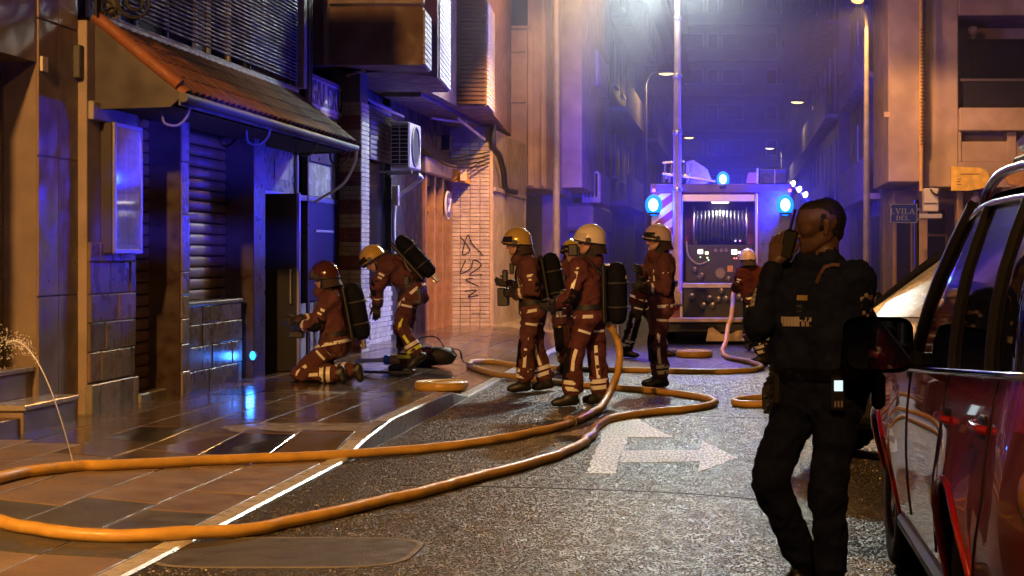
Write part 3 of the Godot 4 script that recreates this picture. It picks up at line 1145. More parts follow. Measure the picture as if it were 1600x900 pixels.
func build_brick_house() -> void:
	# the house with the striped pier, projecting white-brick bays and dark shop bays below
	var t := thing("bay_house", "apartment house with white-brick projecting bays over dark shop bays and a striped pier", "house")
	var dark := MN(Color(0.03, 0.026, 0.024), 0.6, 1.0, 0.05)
	var cream := Color(0.55, 0.5, 0.42)
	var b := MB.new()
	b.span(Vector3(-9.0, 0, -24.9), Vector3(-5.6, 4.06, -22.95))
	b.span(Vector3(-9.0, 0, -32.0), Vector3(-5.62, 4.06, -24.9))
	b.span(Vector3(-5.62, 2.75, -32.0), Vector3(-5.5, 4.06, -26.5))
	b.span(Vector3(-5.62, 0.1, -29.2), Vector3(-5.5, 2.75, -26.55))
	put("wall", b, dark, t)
	b = MB.new()
	b.span(Vector3(-5.6, 0.0, -23.47), Vector3(-5.19, 4.05, -22.97))
	put("pier", b, M(Color(0.12, 0.1, 0.08), 0.9), t)
	var tan_b := [MN(Color(0.4, 0.29, 0.16), 0.7, 3.0, 0.2), MN(Color(0.36, 0.25, 0.14), 0.7, 3.0, 0.2)]
	var red_b := [MN(Color(0.16, 0.04, 0.03), 0.7, 3.0, 0.2), MN(Color(0.19, 0.055, 0.04), 0.7, 3.0, 0.2)]
	var white_b := [MN(Color(0.56, 0.54, 0.48), 0.7, 2.0, 0.2), MN(Color(0.5, 0.48, 0.43), 0.7, 2.0, 0.2), MN(Color(0.6, 0.57, 0.5), 0.65, 2.0, 0.2)]
	var bm := brick_mesh(0.16, 0.056, 0.03)
	var side := brick_mesh(0.03, 0.056, 0.235)
	for c in 54:
		var y := 0.18 + 0.0645 * c
		var red := (c / 3) % 2 == 0
		for k in 2:
			put("brick", bm, (red_b if red else tan_b)[rng.randi() % 2], t, Vector3(-5.42 + 0.166 * k, y, -22.965 + 0.003 * rng.randf()))
			put("brick", side, white_b[rng.randi() % 3], t, Vector3(-5.185 + 0.003 * rng.randf(), y, -23.1 - 0.242 * k))
	# low white-brick wall under the dark shop window
	b = MB.new()
	b.span(Vector3(-5.62, 0.0, -26.52), Vector3(-5.515, 1.03, -24.92))
	put("shop_sill_wall", b, M(Color(0.18, 0.17, 0.15), 0.9), t)
	var wb := brick_mesh(0.03, 0.07, 0.22)
	for c in 11:
		for k in 7:
			var off := 0.115 * (c % 2)
			put("brick", wb, white_b[rng.randi() % 3], t, Vector3(-5.508, 0.2 + 0.078 * c, -25.03 - 0.228 * k - off * 0.9))
	b = MB.new()
	b.span(Vector3(-5.6, 1.05, -26.5), Vector3(-5.585, 3.1, -24.95))
	put("shop_window", b, M(Color(0.006, 0.006, 0.008), 0.2), t)
	b = MB.new()
	b.span(Vector3(-5.6, 1.6, -25.95), Vector3(-5.57, 1.68, -25.85), 0.004)
	put("notice", b, M(Color(0.6, 0.55, 0.45), 0.6), t)
	roller(t, "roller_box", -5.46, -24.8, -26.3, 2.95, 3.85, 0.075, MN(Color(0.22, 0.19, 0.23), 0.5, 1.0))
	# timber and glass doors further on
	var wood := MN(Color(0.3, 0.17, 0.08), 0.5, 2.0, 0.05)
	for z: float in [-29.25, -30.1, -30.95, -31.85]:
		b = MB.new()
		b.span(Vector3(-5.62, 0.1, z - 0.07), Vector3(-5.44, 2.95, z + 0.07), 0.008)
		put("door_post", b, wood, t)
	for z: Array in [[-29.32, -30.03], [-30.17, -30.88], [-31.02, -31.78]]:
		b = MB.new()
		b.span(Vector3(-5.6, 1.0, z[1]), Vector3(-5.57, 2.75, z[0]))
		put("pane", b, M(Color(0.01, 0.01, 0.012), 0.08), t)
		b = MB.new()
		b.span(Vector3(-5.61, 0.14, z[1]), Vector3(-5.54, 1.0, z[0]), 0.01)
		b.span(Vector3(-5.61, 2.3, z[1]), Vector3(-5.54, 2.38, z[0]), 0.006)
		put("door_panel", b, wood, t)
	b = MB.new()
	b.span(Vector3(-5.6, 2.95, -31.95), Vector3(-5.36, 3.25, -28.8), 0.02)
	put("cornice", b, MN(Color(0.5, 0.38, 0.2), 0.6, 1.0, 0.05), t)
	# upper floors: two bays set a little askew
	var foot := PackedVector2Array([Vector2(-9, -22.2), Vector2(-5.5, -22.2), Vector2(-5.5, -22.25), Vector2(-4.26, -23.75), Vector2(-4.47, -25.9), Vector2(-4.75, -25.95), Vector2(-4.75, -28.3), Vector2(-4.24, -28.3), Vector2(-4.78, -35.4), Vector2(-9, -35.4)])
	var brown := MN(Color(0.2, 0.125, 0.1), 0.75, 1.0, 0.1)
	b = MB.new()
	b.prism(foot, 5.5, Transform3D(Basis(Vector3(1, 0, 0), Vector3(0, 0, 1), Vector3(0, 1, 0)), Vector3(0, 4.05, 0)))
	put("upper_floors", b, brown, t)
	# first bay: open balcony with a solid brown parapet
	b = MB.new()
	b.prism(PackedVector2Array([Vector2(-5.5, -22.2), Vector2(-4.18, -22.2), Vector2(-4.25, -23.1), Vector2(-5.4, -23.1)]), 0.78, Transform3D(Basis(Vector3(1, 0, 0), Vector3(0, 0, 1), Vector3(0, 1, 0)), Vector3(0, 4.05, 0)))
	var par := put("balcony_parapet", b, brown, t)
	b = MB.new()
	b.span(Vector3(-5.5, 4.86, -22.24), Vector3(-4.16, 4.93, -22.16), 0.01)
	b.span(Vector3(-5.5, 4.05, -22.2), Vector3(-5.42, 5.6, -22.14), 0.01)
	put("rail", b, MN(Color(0.3, 0.22, 0.2), 0.5, 1.0), par)
	# white-brick facings on the street side
	var facing := MB.new()
	var face := func(x0: float, z0: float, x1: float, z1: float, y0: float, y1: float) -> void:
		var d := Vector3(x1 - x0, 0, z1 - z0)
		var l := d.length()
		var u := d / l
		var q := Basis(u, Vector3.UP, u.cross(Vector3.UP))
		var n := maxi(1, roundi(l / 0.25))
		var bl := l / n
		var rows_n := int((y1 - y0) / 0.074)
		for r in rows_n:
			for k in n:
				var p := Vector3(x0, 0, z0) + u * (bl * (k + 0.5))
				facing.box(Vector3(p.x + 0.012 + 0.003 * rng.randf(), y0 + 0.074 * (r + 0.5), p.z), Vector3(bl - 0.012, 0.062, 0.03), 0.004, q)
	face.call(-4.18, -22.22, -4.25, -23.08, 4.06, 4.83)
	face.call(-4.28, -23.9, -4.465, -25.88, 4.06, 5.95)
	face.call(-4.24, -28.32, -4.36, -29.9, 4.06, 5.9)
	put("brick_facing", facing, white_b[0], t).set_meta("kind", "stuff")
	b = MB.new()
	b.span(Vector3(-4.43, 5.35, -24.9), Vector3(-4.3, 6.0, -24.3))
	put("window", b, M(Color(0.02, 0.03, 0.05), 0.1), t)
	b = MB.new()
	for k in 40:
		b.span(Vector3(-4.75, 4.08 + 0.074 * k, -28.296), Vector3(-4.25, 4.135 + 0.074 * k, -28.27), 0.004)
	var bb := put("brown_brick_courses", b, MN(Color(0.15, 0.08, 0.055), 0.75, 2.0, 0.15), t)
	bb.set_meta("kind", "stuff")
	# soffit boards and cables under the bays
	b = MB.new()
	b.span(Vector3(-5.5, 3.98, -35.3), Vector3(-4.9, 4.048, -25.9))
	put("soffit", b, MN(Color(0.16, 0.12, 0.1), 0.7, 1.5, 0.1), t)


func wall_fittings() -> void:
	# air conditioner
	var t := thing("air_conditioner", "white air-conditioning unit high on the wall, above the low white-brick wall", "air conditioner")
	var shell := MN(Color(0.55, 0.5, 0.5), 0.4, 2.0)
	var b := MB.new()
	b.span(Vector3(-5.29, 2.85, -26.42), Vector3(-5.0, 3.56, -25.5), 0.02)
	put("casing", b, shell, t)
	var c := MB.new()
	c.span(Vector3(-5.275, 2.9, -25.5), Vector3(-5.03, 3.5, -25.494))
	put("grille_recess", c, M(Color(0.015, 0.015, 0.016), 0.7), t)
	for k in 10:
		c = MB.new()
		c.span(Vector3(-5.28, 2.91 + 0.062 * k, -25.494), Vector3(-5.02, 2.922 + 0.062 * k, -25.476), 0.002)
		put("grille_bar", c, shell, t)
	c = MB.new()
	c.span(Vector3(-5.16, 2.9, -25.49), Vector3(-5.145, 3.5, -25.474), 0.002)
	put("grille_bar", c, shell, t)
	c = MB.new()
	var ring := PackedVector3Array()
	for k in 28:
		ring.append(Vector3(-4.992, 3.2 + 0.3 * sin(TAU * k / 28), -25.93 + 0.3 * cos(TAU * k / 28)))
	c.tube(ring, 0.018, 6, true)
	put("fan_ring", c, M(Color(0.2, 0.19, 0.19), 0.5), t)
	c = MB.new()
	c.cyl(Vector3(-5.01, 3.2, -25.93), Vector3(-4.995, 3.2, -25.93), 0.285, 24)
	put("fan_opening", c, M(Color(0.03, 0.03, 0.03), 0.7), t)
	c = MB.new()
	c.span(Vector3(-5.5, 2.78, -26.3), Vector3(-5.0, 2.82, -26.25), 0.004)
	c.span(Vector3(-5.5, 2.78, -25.7), Vector3(-5.0, 2.82, -25.65), 0.004)
	put("bracket", c, M(Color(0.4, 0.4, 0.4), 0.4, 0.6), t)

	# white conduit running down beside the dark window
	t = thing("cable_conduit", "white plastic conduit with a switch box below the air-conditioning unit", "conduit")
	b = MB.new()
	b.tube(smooth([Vector3(-5.05, 2.78, -26.4), Vector3(-5.0, 2.74, -26.5), Vector3(-5.2, 2.6, -26.6), Vector3(-5.46, 2.3, -26.65), Vector3(-5.46, 1.2, -26.65)], 0.08), 0.03, 8)
	put("pipe", b, M(Color(0.6, 0.57, 0.52), 0.4), t)
	b = MB.new()
	b.span(Vector3(-5.46, 2.3, -26.52), Vector3(-5.36, 2.62, -26.42), 0.01)
	put("switch_box", b, M(Color(0.6, 0.57, 0.52), 0.4), t)

	# fascia sign with raised lettering
	t = thing("fascia_sign", "pale shop sign with raised letters, past the end of the tiled canopy", "sign")
	b = MB.new()
	b.span(Vector3(-5.5, 3.36, -23.5), Vector3(-5.44, 3.84, -21.25), 0.008)
	put("sign_board", b, MN(Color(0.85, 0.65, 0.78), 0.5, 2.0), t)
	b = MB.new()
	b.span(Vector3(-5.44, 3.36, -23.5), Vector3(-5.425, 3.42, -21.7), 0.003)
	b.span(Vector3(-5.44, 3.8, -23.5), Vector3(-5.425, 3.84, -21.25), 0.003)
	put("trim", b, M(Color(0.3, 0.1, 0.14), 0.5), t)
	var q := Basis(Vector3(0, 0, -1), Vector3.UP, Vector3(1, 0, 0))
	var ink := M(Color(0.055, 0.05, 0.07), 0.5)
	text("lettering", "G", 0.3, ink, t, Transform3D(q, Vector3(-5.435, 3.61, -21.45)))
	text("lettering", "ALEXUNE", 0.3, ink, t, Transform3D(q.scaled_local(Vector3(1.12, 1, 1)), Vector3(-5.435, 3.61, -22.6)))

	# round traffic sign on the doors
	t = thing("round_sign", "round blue and white sign fixed beside the timber doors", "sign")
	b = MB.new()
	b.cyl(Vector3(-5.4, 2.45, -31.1), Vector3(-5.37, 2.45, -31.1), 0.27, 28, 0.004)
	put("rim_disc", b, M(Color(0.7, 0.7, 0.72), 0.4), t)
	b = MB.new()
	b.cyl(Vector3(-5.37, 2.45, -31.1), Vector3(-5.362, 2.45, -31.1), 0.235, 28)
	put("disc", b, M(Color(0.03, 0.06, 0.4), 0.35), t)
	b = MB.new()
	b.bar(Vector3(-5.36, 2.32, -31.22), Vector3(-5.36, 2.58, -30.98), 0.05, 0.006)
	b.bar(Vector3(-5.36, 2.32, -30.98), Vector3(-5.36, 2.58, -31.22), 0.05, 0.005)
	put("cross", b, M(Color(0.75, 0.75, 0.78), 0.4), t)

	# small yellow box sign over the doorway
	t = thing("yellow_box_sign", "small yellow box sign over the timber doors by the graffiti wall", "sign")
	b = MB.new()
	b.prism(PackedVector2Array([Vector2(-5.6, 2.95), Vector2(-5.56, 3.2), Vector2(-5.15, 3.1), Vector2(-5.1, 2.88)]), 0.5, Transform3D(Basis(), Vector3(0, 0, -31.98)))
	put("box", b, M(Color(0.62, 0.34, 0.06), 0.5), t)
	b = MB.new()
	b.span(Vector3(-5.2, 2.92, -31.4), Vector3(-5.08, 3.12, -31.36), 0.004)
	put("face", b, M(Color(0.65, 0.5, 0.3), 0.5), t)

	# cables
	t = thing("cable_bundle", "sagging black cables and junction box strung under the projecting bays", "cables")
	var blk := M(Color(0.012, 0.012, 0.014), 0.45)
	for k in 4:
		b = MB.new()
		b.tube(smooth([Vector3(-5.42, 3.75 - 0.05 * k, -24.0), Vector3(-5.3, 3.5 - 0.03 * k, -27.5), Vector3(-5.25, 3.3 - 0.05 * k, -30.2), Vector3(-5.0, 3.42 - 0.08 * k, -31.6), Vector3(-4.72, 3.5 - 0.07 * k, -31.9)], 0.15), 0.014 + 0.004 * (k % 2), 6)
		put("cable", b, blk, t)
	b = MB.new()
	b.span(Vector3(-5.35, 3.42, -30.4), Vector3(-5.18, 3.7, -30.2), 0.015)
	put("junction_box", b, blk, t)
	b = MB.new()
	b.tube(smooth([Vector3(-4.66, 4.0, -31.95), Vector3(-4.66, 3.6, -31.95), Vector3(-4.6, 3.45, -32.3), Vector3(-4.6, 3.2, -32.9), Vector3(-4.62, 2.85, -33.4), Vector3(-4.5, 2.8, -34.0)], 0.1), 0.06, 9)
	put("thick_cable", b, blk, t)
	b = MB.new()
	b.bar(Vector3(-5.3, 3.9, -29.0), Vector3(-4.95, 3.95, -30.6), 0.05, 0.04, 0.01)
	b.bar(Vector3(-4.95, 3.95, -29.6), Vector3(-4.75, 3.7, -31.4), 0.05, 0.04, 0.01)
	put("strip_conduit", b, M(Color(0.6, 0.55, 0.48), 0.5), t)
	b = MB.new()
	b.tube(smooth([Vector3(-5.0, 4.0, -22.4), Vector3(-5.44, 3.98, -23.2), Vector3(-5.42, 3.8, -24.6), Vector3(-5.3, 3.72, -26.5)], 0.1), 0.022, 7)
	put("cable", b, M(Color(0.35, 0.3, 0.34), 0.5), t)


func build_graffiti_house() -> void:
	var t := thing("graffiti_house", "house with a pale brick end wall sprayed with black graffiti", "house")
	var b := MB.new()
	b.span(Vector3(-9.0, 0, -37.4), Vector3(-4.72, 3.98, -32.03))
	put("wall", b, MN(Color(0.32, 0.26, 0.19), 0.8, 1.0, 0.1), t)
	var br: Array = []
	for c: Color in [Color(0.5, 0.42, 0.31), Color(0.46, 0.38, 0.28), Color(0.54, 0.46, 0.34)]:
		br.append(MN(c, 0.75, 2.0, 0.15))
	var wide := 0.19
	var bm := brick_mesh(wide - 0.01, 0.066, 0.03)
	for c in 47:
		for k in 4:
			put("brick", bm, br[rng.randi() % 3], t, Vector3(-5.4 + wide * k, 0.19 + 0.075 * c, -32.02 + 0.004 * rng.randf()))
	b = MB.new()
	b.span(Vector3(-4.74, 0.1, -32.1), Vector3(-4.68, 3.9, -31.99), 0.006)
	put("corner_bead", b, MN(Color(0.5, 0.38, 0.22), 0.6, 1.0), t)
	# spray-paint strokes
	var ink := M(Color(0.03, 0.02, 0.018), 0.7)
	for line: Array in [[[-5.3, 1.75], [-5.12, 1.5], [-5.26, 1.42], [-5.16, 1.78], [-5.08, 1.62], [-4.92, 1.45], [-4.86, 1.38]], [[-5.2, 1.3], [-5.3, 1.05], [-5.1, 1.14], [-5.05, 1.3], [-4.9, 1.2], [-5.12, 1.02], [-4.88, 1.02]], [[-5.06, 0.95], [-5.2, 0.92], [-4.95, 0.8]], [[-5.22, 0.7], [-5.0, 0.72], [-5.15, 0.6], [-4.96, 0.62]]]:
		var pts: Array = []
		for p: Array in line:
			pts.append(Vector3(p[0], p[1] + 0.12, -31.998))
		b = MB.new()
		b.tube(smooth(pts, 0.03), 0.012, 5, false, 0.25, Vector3.BACK)
		put("graffiti_stroke", b, ink, t)
	for k in 9:
		b = MB.new()
		b.bar(Vector3(-5.08 + 0.03 * k, 0.36 + 0.02 * (k % 3), -31.999), Vector3(-5.05 + 0.03 * k, 0.41 + 0.012 * (k % 2), -31.999), 0.012, 0.004)
		put("graffiti_stroke", b, ink, t)
	# the street side: pale steel shutter door
	b = MB.new()
	b.span(Vector3(-4.72, 0.12, -36.8), Vector3(-4.69, 2.75, -32.2), 0.004)
	var dr := put("garage_door", b, MN(Color(0.46, 0.4, 0.27), 0.5, 1.0), t)
	b = MB.new()
	b.span(Vector3(-4.7, 2.75, -36.9), Vector3(-4.64, 2.83, -32.1), 0.006)
	b.span(Vector3(-4.7, 0.12, -36.9), Vector3(-4.65, 2.75, -36.8), 0.006)
	put("frame", b, M(Color(0.3, 0.26, 0.2), 0.5), dr)


func build_far_left() -> void:
	# tall plastered block with stepped piers
	var t := thing("plaster_block", "tall orange-lit plastered block with stepped piers, behind the steel lamp column", "apartment block")
	var pl := MN(Color(0.42, 0.3, 0.22), 0.8, 0.6, 0.1)
	var b := MB.new()
	b.span(Vector3(-10, 3.04, -44), Vector3(-4.34, 16, -38.0), 0.02)
	b.span(Vector3(-10, 0.0, -44), Vector3(-5.0, 3.04, -38.6))
	b.span(Vector3(-10, 3.2, -46), Vector3(-3.84, 16, -41.5), 0.02)
	b.span(Vector3(-10, 0.0, -46), Vector3(-4.6, 3.2, -42.2))
	put("wall", b, pl, t)
	for q: Array in [[-4.75, -4.62], [-4.45, -4.38]]:
		b = MB.new()
		b.span(Vector3(q[0], 3.1, -38.0), Vector3(q[1], 16, -37.93), 0.008)
		put("pilaster", b, MN(Color(0.48, 0.34, 0.24), 0.8, 0.6), t)
	for y: float in [5.0, 6.15, 3.05]:
		b = MB.new()
		b.span(Vector3(-6.2, y, -38.0), Vector3(-4.8, y + 0.07, -37.94), 0.006)
		put("string_course", b, pl, t)
	b = MB.new()
	b.span(Vector3(-5.45, 6.75, -38.0), Vector3(-4.72, 8.1, -37.97))
	var w := put("window", b, M(Color(0.012, 0.02, 0.03), 0.15), t)
	b = MB.new()
	b.span(Vector3(-5.5, 6.68, -38.0), Vector3(-4.68, 6.75, -37.9), 0.006)
	put("sill", b, pl, w)
	b = MB.new()
	b.span(Vector3(-4.98, 0.15, -38.61), Vector3(-4.5, 2.9, -38.58))
	put("shopfront", b, M(Color(0.03, 0.03, 0.045), 0.3), t)
	# balconies with white bars
	for q: Array in [[-4.19, -3.68, 2.95, 3.75, -45.2], [-4.19, -3.75, 6.15, 7.1, -45.4]]:
		var z: float = q[4]
		b = MB.new()
		b.span(Vector3(q[0], q[2], z - 3.5), Vector3(q[1], q[2] + 0.16, z), 0.01)
		b.span(Vector3(q[1] - 0.05, q[2] + 0.16, z - 3.5), Vector3(q[1], q[3], z - 0.02), 0.008)
		var bal := put("balcony", b, MN(Color(0.5, 0.4, 0.36), 0.7, 1.0), t)
		for k in 5:
			b = MB.new()
			var x: float = lerpf(q[0] + 0.03, q[1] - 0.08, k / 4.0)
			b.span(Vector3(x, q[2] + 0.16, z - 0.04), Vector3(x + 0.03, q[3], z - 0.01), 0.004)
			put("baluster", b, M(Color(0.6, 0.55, 0.52), 0.5), bal)
		b = MB.new()
		b.span(Vector3(q[0], q[3], z - 0.06), Vector3(q[1] - 0.05, q[3] + 0.05, z), 0.004)
		put("rail", b, M(Color(0.6, 0.55, 0.52), 0.5), bal)
	b = MB.new()
	b.span(Vector3(-10, 0.0, -52), Vector3(-4.1, 16, -46.0))
	b.span(Vector3(-10, 2.2, -52.4), Vector3(-3.9, 2.95, -45.4), 0.1)
	put("rear_wall", b, pl, t)

	# next blocks along the street, dim and blue
	for q: Array in [[-52.5, -66.0, -4.0, 18.0, "narrow plastered apartment block behind the block with white-barred balconies"], [-66.5, -88.0, -3.7, 15.0, "dim blue-lit apartment block in the smoke, down the street past the narrow block"], [-88.5, -125.0, -4.1, 21.0, "last dim block of the row, next to the slab block closing the street"]]:
		var h := thing("apartment_block", q[4], "apartment block")
		b = MB.new()
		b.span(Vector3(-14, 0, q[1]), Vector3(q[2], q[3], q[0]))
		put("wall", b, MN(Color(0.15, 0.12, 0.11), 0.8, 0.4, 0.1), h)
		var y := 3.2
		while y < q[3] - 2.0:
			var z: float = q[0] - 1.6
			while z > q[1] + 2.5:
				b = MB.new()
				b.span(Vector3(q[2] - 0.05, y + 0.9, z - 1.3), Vector3(q[2] + 0.012, y + 2.3, z))
				var ww := put("window", b, M(Color(0.02, 0.025, 0.035), 0.15), h)
				b = MB.new()
				b.span(Vector3(q[2], y + 0.82, z - 1.4), Vector3(q[2] + 0.12, y + 0.9, z + 0.1), 0.01)
				b.span(Vector3(q[2], y + 0.9, z - 0.69), Vector3(q[2] + 0.03, y + 2.3, z - 0.61))
				put("sill", b, M(Color(0.4, 0.38, 0.36), 0.6), ww)
				z -= 3.4
			b = MB.new()
			b.span(Vector3(q[2], y - 0.1, q[1] + 0.5), Vector3(q[2] + 0.55, y + 0.06, q[0] - 0.5), 0.01)
			b.span(Vector3(q[2] + 0.5, y + 0.06, q[1] + 0.5), Vector3(q[2] + 0.55, y + 0.95, q[0] - 0.5), 0.01)
			put("balcony", b, MN(Color(0.22, 0.17, 0.155), 0.7, 1.0), h)
			y += 3.0


func build_end_block() -> void:
	var t := thing("slab_block", "wide slab block with rows of white-framed windows, closing the street", "apartment block")
	var b := MB.new()
	b.span(Vector3(-16, 0, -150), Vector3(22, 30, -136.0))
	put("wall", b, MN(Color(0.3, 0.27, 0.27), 0.8, 0.3, 0.1), t)
	for f in 9:
		var y := 3.0 + 2.9 * f
		b = MB.new()
		b.span(Vector3(-5.5, y - 0.14, -136.0), Vector3(8.4, y + 0.08, -135.2), 0.02)
		put("floor_band", b, MN(Color(0.42, 0.4, 0.4), 0.7, 0.5), t)
		if f % 2 == 1:
			b = MB.new()
			b.span(Vector3(-4.8, y + 0.08, -135.3), Vector3(-0.2, y + 0.95, -135.2), 0.02)
			b.span(Vector3(2.0, y + 0.08, -135.3), Vector3(7.6, y + 0.95, -135.2), 0.02)
			put("balcony_front", b, MN(Color(0.26, 0.24, 0.26), 0.7, 0.5), t)
		for q: Array in [[-4.6, 1.9], [-2.3, 0.8], [-1.1, 1.6], [2.5, 0.8], [3.7, 2.2], [6.2, 1.3]]:
			b = MB.new()
			b.span(Vector3(q[0], y + 0.95, -136.0), Vector3(q[0] + q[1], y + 2.15, -135.97))
			var w := put("window", b, M(Color(0.03, 0.04, 0.06), 0.15), t)
			b = MB.new()
			var x0: float = q[0]
			var x1: float = q[0] + q[1]
			for s: Array in [[x0 - 0.06, y + 0.9, x1 + 0.06, y + 0.98], [x0 - 0.06, y + 2.12, x1 + 0.06, y + 2.2], [x0 - 0.06, y + 0.98, x0 + 0.03, y + 2.12], [x1 - 0.03, y + 0.98, x1 + 0.06, y + 2.12]]:
				b.span(Vector3(s[0], s[1], -135.97), Vector3(s[2], s[3], -135.9))
			put("frame", b, M(Color(0.65, 0.65, 0.68), 0.5), w)


# ---------- the other side of the street ----------
func build_right() -> void:
	var pl := MN(Color(0.42, 0.31, 0.24), 0.8, 0.6, 0.1)
	var t := thing("corner_house", "plastered house with deep loggias, an overhanging corner bay and a yellow shop awning", "house")
	var b := MB.new()
	b.span(Vector3(3.3, 3.1, -40.0), Vector3(3.98, 16, -36.0), 0.02)
	b.span(Vector3(4.02, 3.0, -40.0), Vector3(4.85, 16, -36.3), 0.02)
	b.span(Vector3(4.85, 3.0, -40.0), Vector3(9.0, 3.55, -36.3))
	b.span(Vector3(4.85, 4.22, -40.0), Vector3(9.0, 4.72, -36.1), 0.02)
	b.span(Vector3(4.85, 6.75, -40.0), Vector3(9.0, 9.0, -36.3), 0.02)
	b.span(Vector3(4.85, 9.9, -40.0), Vector3(9.0, 16.0, -36.3), 0.02)
	b.span(Vector3(4.85, 4.72, -40.0), Vector3(9.0, 6.75, -38.4))
	b.span(Vector3(4.85, 9.0, -40.0), Vector3(9.0, 9.9, -38.4))
	b.span(Vector3(4.85, 3.55, -40.0), Vector3(9.0, 4.22, -36.9))
	put("wall", b, pl, t)
	b = MB.new()
	for x: Array in [[4.85, 4.92], [5.92, 6.12], [7.6, 7.8]]:
		b.span(Vector3(x[0], 3.55, -36.9), Vector3(x[1], 4.22, -36.3), 0.01)
	b.span(Vector3(4.92, 3.55, -36.9), Vector3(9, 4.0, -36.32), 0.01)
	put("slot_wall", b, pl, t)
	b = MB.new()
	b.span(Vector3(4.95, 4.74, -36.25), Vector3(9.0, 5.3, -36.22))
	put("glass_railing", b, M(Color(0.02, 0.018, 0.018), 0.1), t)
	b = MB.new()
	b.span(Vector3(4.88, 5.3, -36.28), Vector3(9.0, 5.36, -36.18), 0.008)
	put("rail", b, M(Color(0.1, 0.08, 0.07), 0.4), t)
	b = MB.new()
	b.span(Vector3(5.4, 4.8, -38.39), Vector3(7.2, 6.5, -38.36))
	put("window", b, M(Color(0.02, 0.016, 0.016), 0.12), t)
	b = MB.new()
	b.ball(Vector3(5.3, 6.55, -37.2), Vector3(0.12, 0.1, 0.12))
	put("ceiling_fitting", b, M(Color(0.5, 0.42, 0.38), 0.4), t)
	# ribbed downpipe at the corner
	b = MB.new()
	b.cyl(Vector3(4.0, 2.9, -35.95), Vector3(4.0, 9.0, -35.95), 0.045, 10)
	var dp := put("downpipe", b, MN(Color(0.6, 0.36, 0.12), 0.5, 2.0), t)
	for k in 34:
		b = MB.new()
		b.cyl(Vector3(4.03, 3.9 + 0.075 * k, -35.9), Vector3(4.03, 3.925 + 0.075 * k, -35.9), 0.05, 8)
		put("pipe_rib", b, M(Color(0.1, 0.05, 0.03), 0.6), dp)
	# ground floor
	b = MB.new()
	b.span(Vector3(3.6, 0.1, -40.0), Vector3(9.0, 3.0, -38.2))
	put("ground_floor_wall", b, MN(Color(0.3, 0.22, 0.17), 0.8, 0.6, 0.1), t)
	for x: Array in [[4.05, 4.25, -36.9], [4.86, 5.0, -36.6], [5.05, 5.7, -37.4], [5.82, 6.0, -36.4]]:
		b = MB.new()
		b.span(Vector3(x[0], 0.1, x[2] - 0.4), Vector3(x[1], 3.0, x[2]), 0.01)
		put("pillar", b, MN(Color(0.36, 0.24, 0.17), 0.7, 0.8, 0.05), t)
	for q: Array in [[4.28, 4.8, 0.3, 1.95], [4.28, 4.8, 2.02, 2.55], [6.05, 6.9, 0.3, 2.4], [3.68, 4.0, 0.3, 2.5]]:
		b = MB.new()
		b.span(Vector3(q[0], q[2], -38.19), Vector3(q[1], q[3], -38.16))
		var w := put("window", b, M(Color(0.012, 0.012, 0.03), 0.12), t)
		b = MB.new()
		b.span(Vector3(q[0] - 0.04, q[3], -38.19), Vector3(q[1] + 0.04, q[3] + 0.06, -38.1), 0.006)
		b.span(Vector3(q[0] - 0.04, q[2], -38.19), Vector3(q[0], q[3], -38.1), 0.006)
		b.span(Vector3(q[1], q[2], -38.19), Vector3(q[1] + 0.04, q[3], -38.1), 0.006)
		put("frame", b, MN(Color(0.3, 0.18, 0.12), 0.5, 1.0), w)
	# loudspeaker-like corner bay lamp
	b = MB.new()
	b.span(Vector3(3.2, 4.5, -36.1), Vector3(3.34, 4.62, -35.98), 0.01)
	put("bracket_box", b, M(Color(0.5, 0.36, 0.25), 0.5), t)

	t = thing("shop_awning", "yellow shop awning with a rounded lower corner, hung between dark pillars", "awning")
	b = MB.new()
	var poly := PackedVector2Array([Vector2(4.68, 3.46), Vector2(4.8, 3.44), Vector2(5.3, 3.42), Vector2(5.44, 3.36), Vector2(5.5, 3.26), Vector2(5.5, 3.02), Vector2(5.3, 2.96), Vector2(5.05, 2.92), Vector2(4.68, 2.92)])
	b.prism(poly, 0.08, Transform3D(Basis(), Vector3(0, 0, -36.25)))
	put("panel", b, MN(Color(0.85, 0.55, 0.1), 0.5, 2.0), t)
	b = MB.new()
	b.span(Vector3(4.88, 3.27, -36.17), Vector3(5.3, 3.29, -36.165))
	put("print_line", b, M(Color(0.2, 0.1, 0.04), 0.6), t)
	b = MB.new()
	b.span(Vector3(4.8, 3.04, -36.17), Vector3(4.9, 3.07, -36.165))
	b.span(Vector3(4.8, 3.1, -36.17), Vector3(4.88, 3.13, -36.165))
	b.span(Vector3(4.82, 3.16, -36.17), Vector3(4.9, 3.18, -36.165))
	put("print_mark", b, M(Color(0.3, 0.16, 0.05), 0.6), t)

	t = thing("box_sign", "orange-lit rounded box sign, over the red car's roof bar", "sign")
	b = MB.new()
	poly = PackedVector2Array([Vector2(5.82, 3.2), Vector2(5.95, 3.36), Vector2(6.3, 3.44), Vector2(8.2, 3.44), Vector2(8.2, 2.7), Vector2(6.6, 2.9), Vector2(5.9, 3.06)])
	b.prism(poly, 0.12, Transform3D(Basis(), Vector3(0, 0, -36.1)))
	put("panel", b, MN(Color(0.5, 0.27, 0.08), 0.5, 2.0), t)
	b = MB.new()
	b.span(Vector3(6.3, 3.18, -35.98), Vector3(8.2, 3.42, -35.97))
	put("face", b, M(Color(0.05, 0.04, 0.06), 0.3), t)

	t = thing("dome_camera", "white dome security camera under the yellow awning", "camera")
	b = MB.new()
	b.ball(Vector3(5.27, 2.74, -36.6), Vector3(0.1, 0.11, 0.1))
	put("housing", b, M(Color(0.6, 0.52, 0.45), 0.4), t)
	b = MB.new()
	b.ball(Vector3(5.27, 2.66, -36.58), Vector3(0.07, 0.07, 0.07))
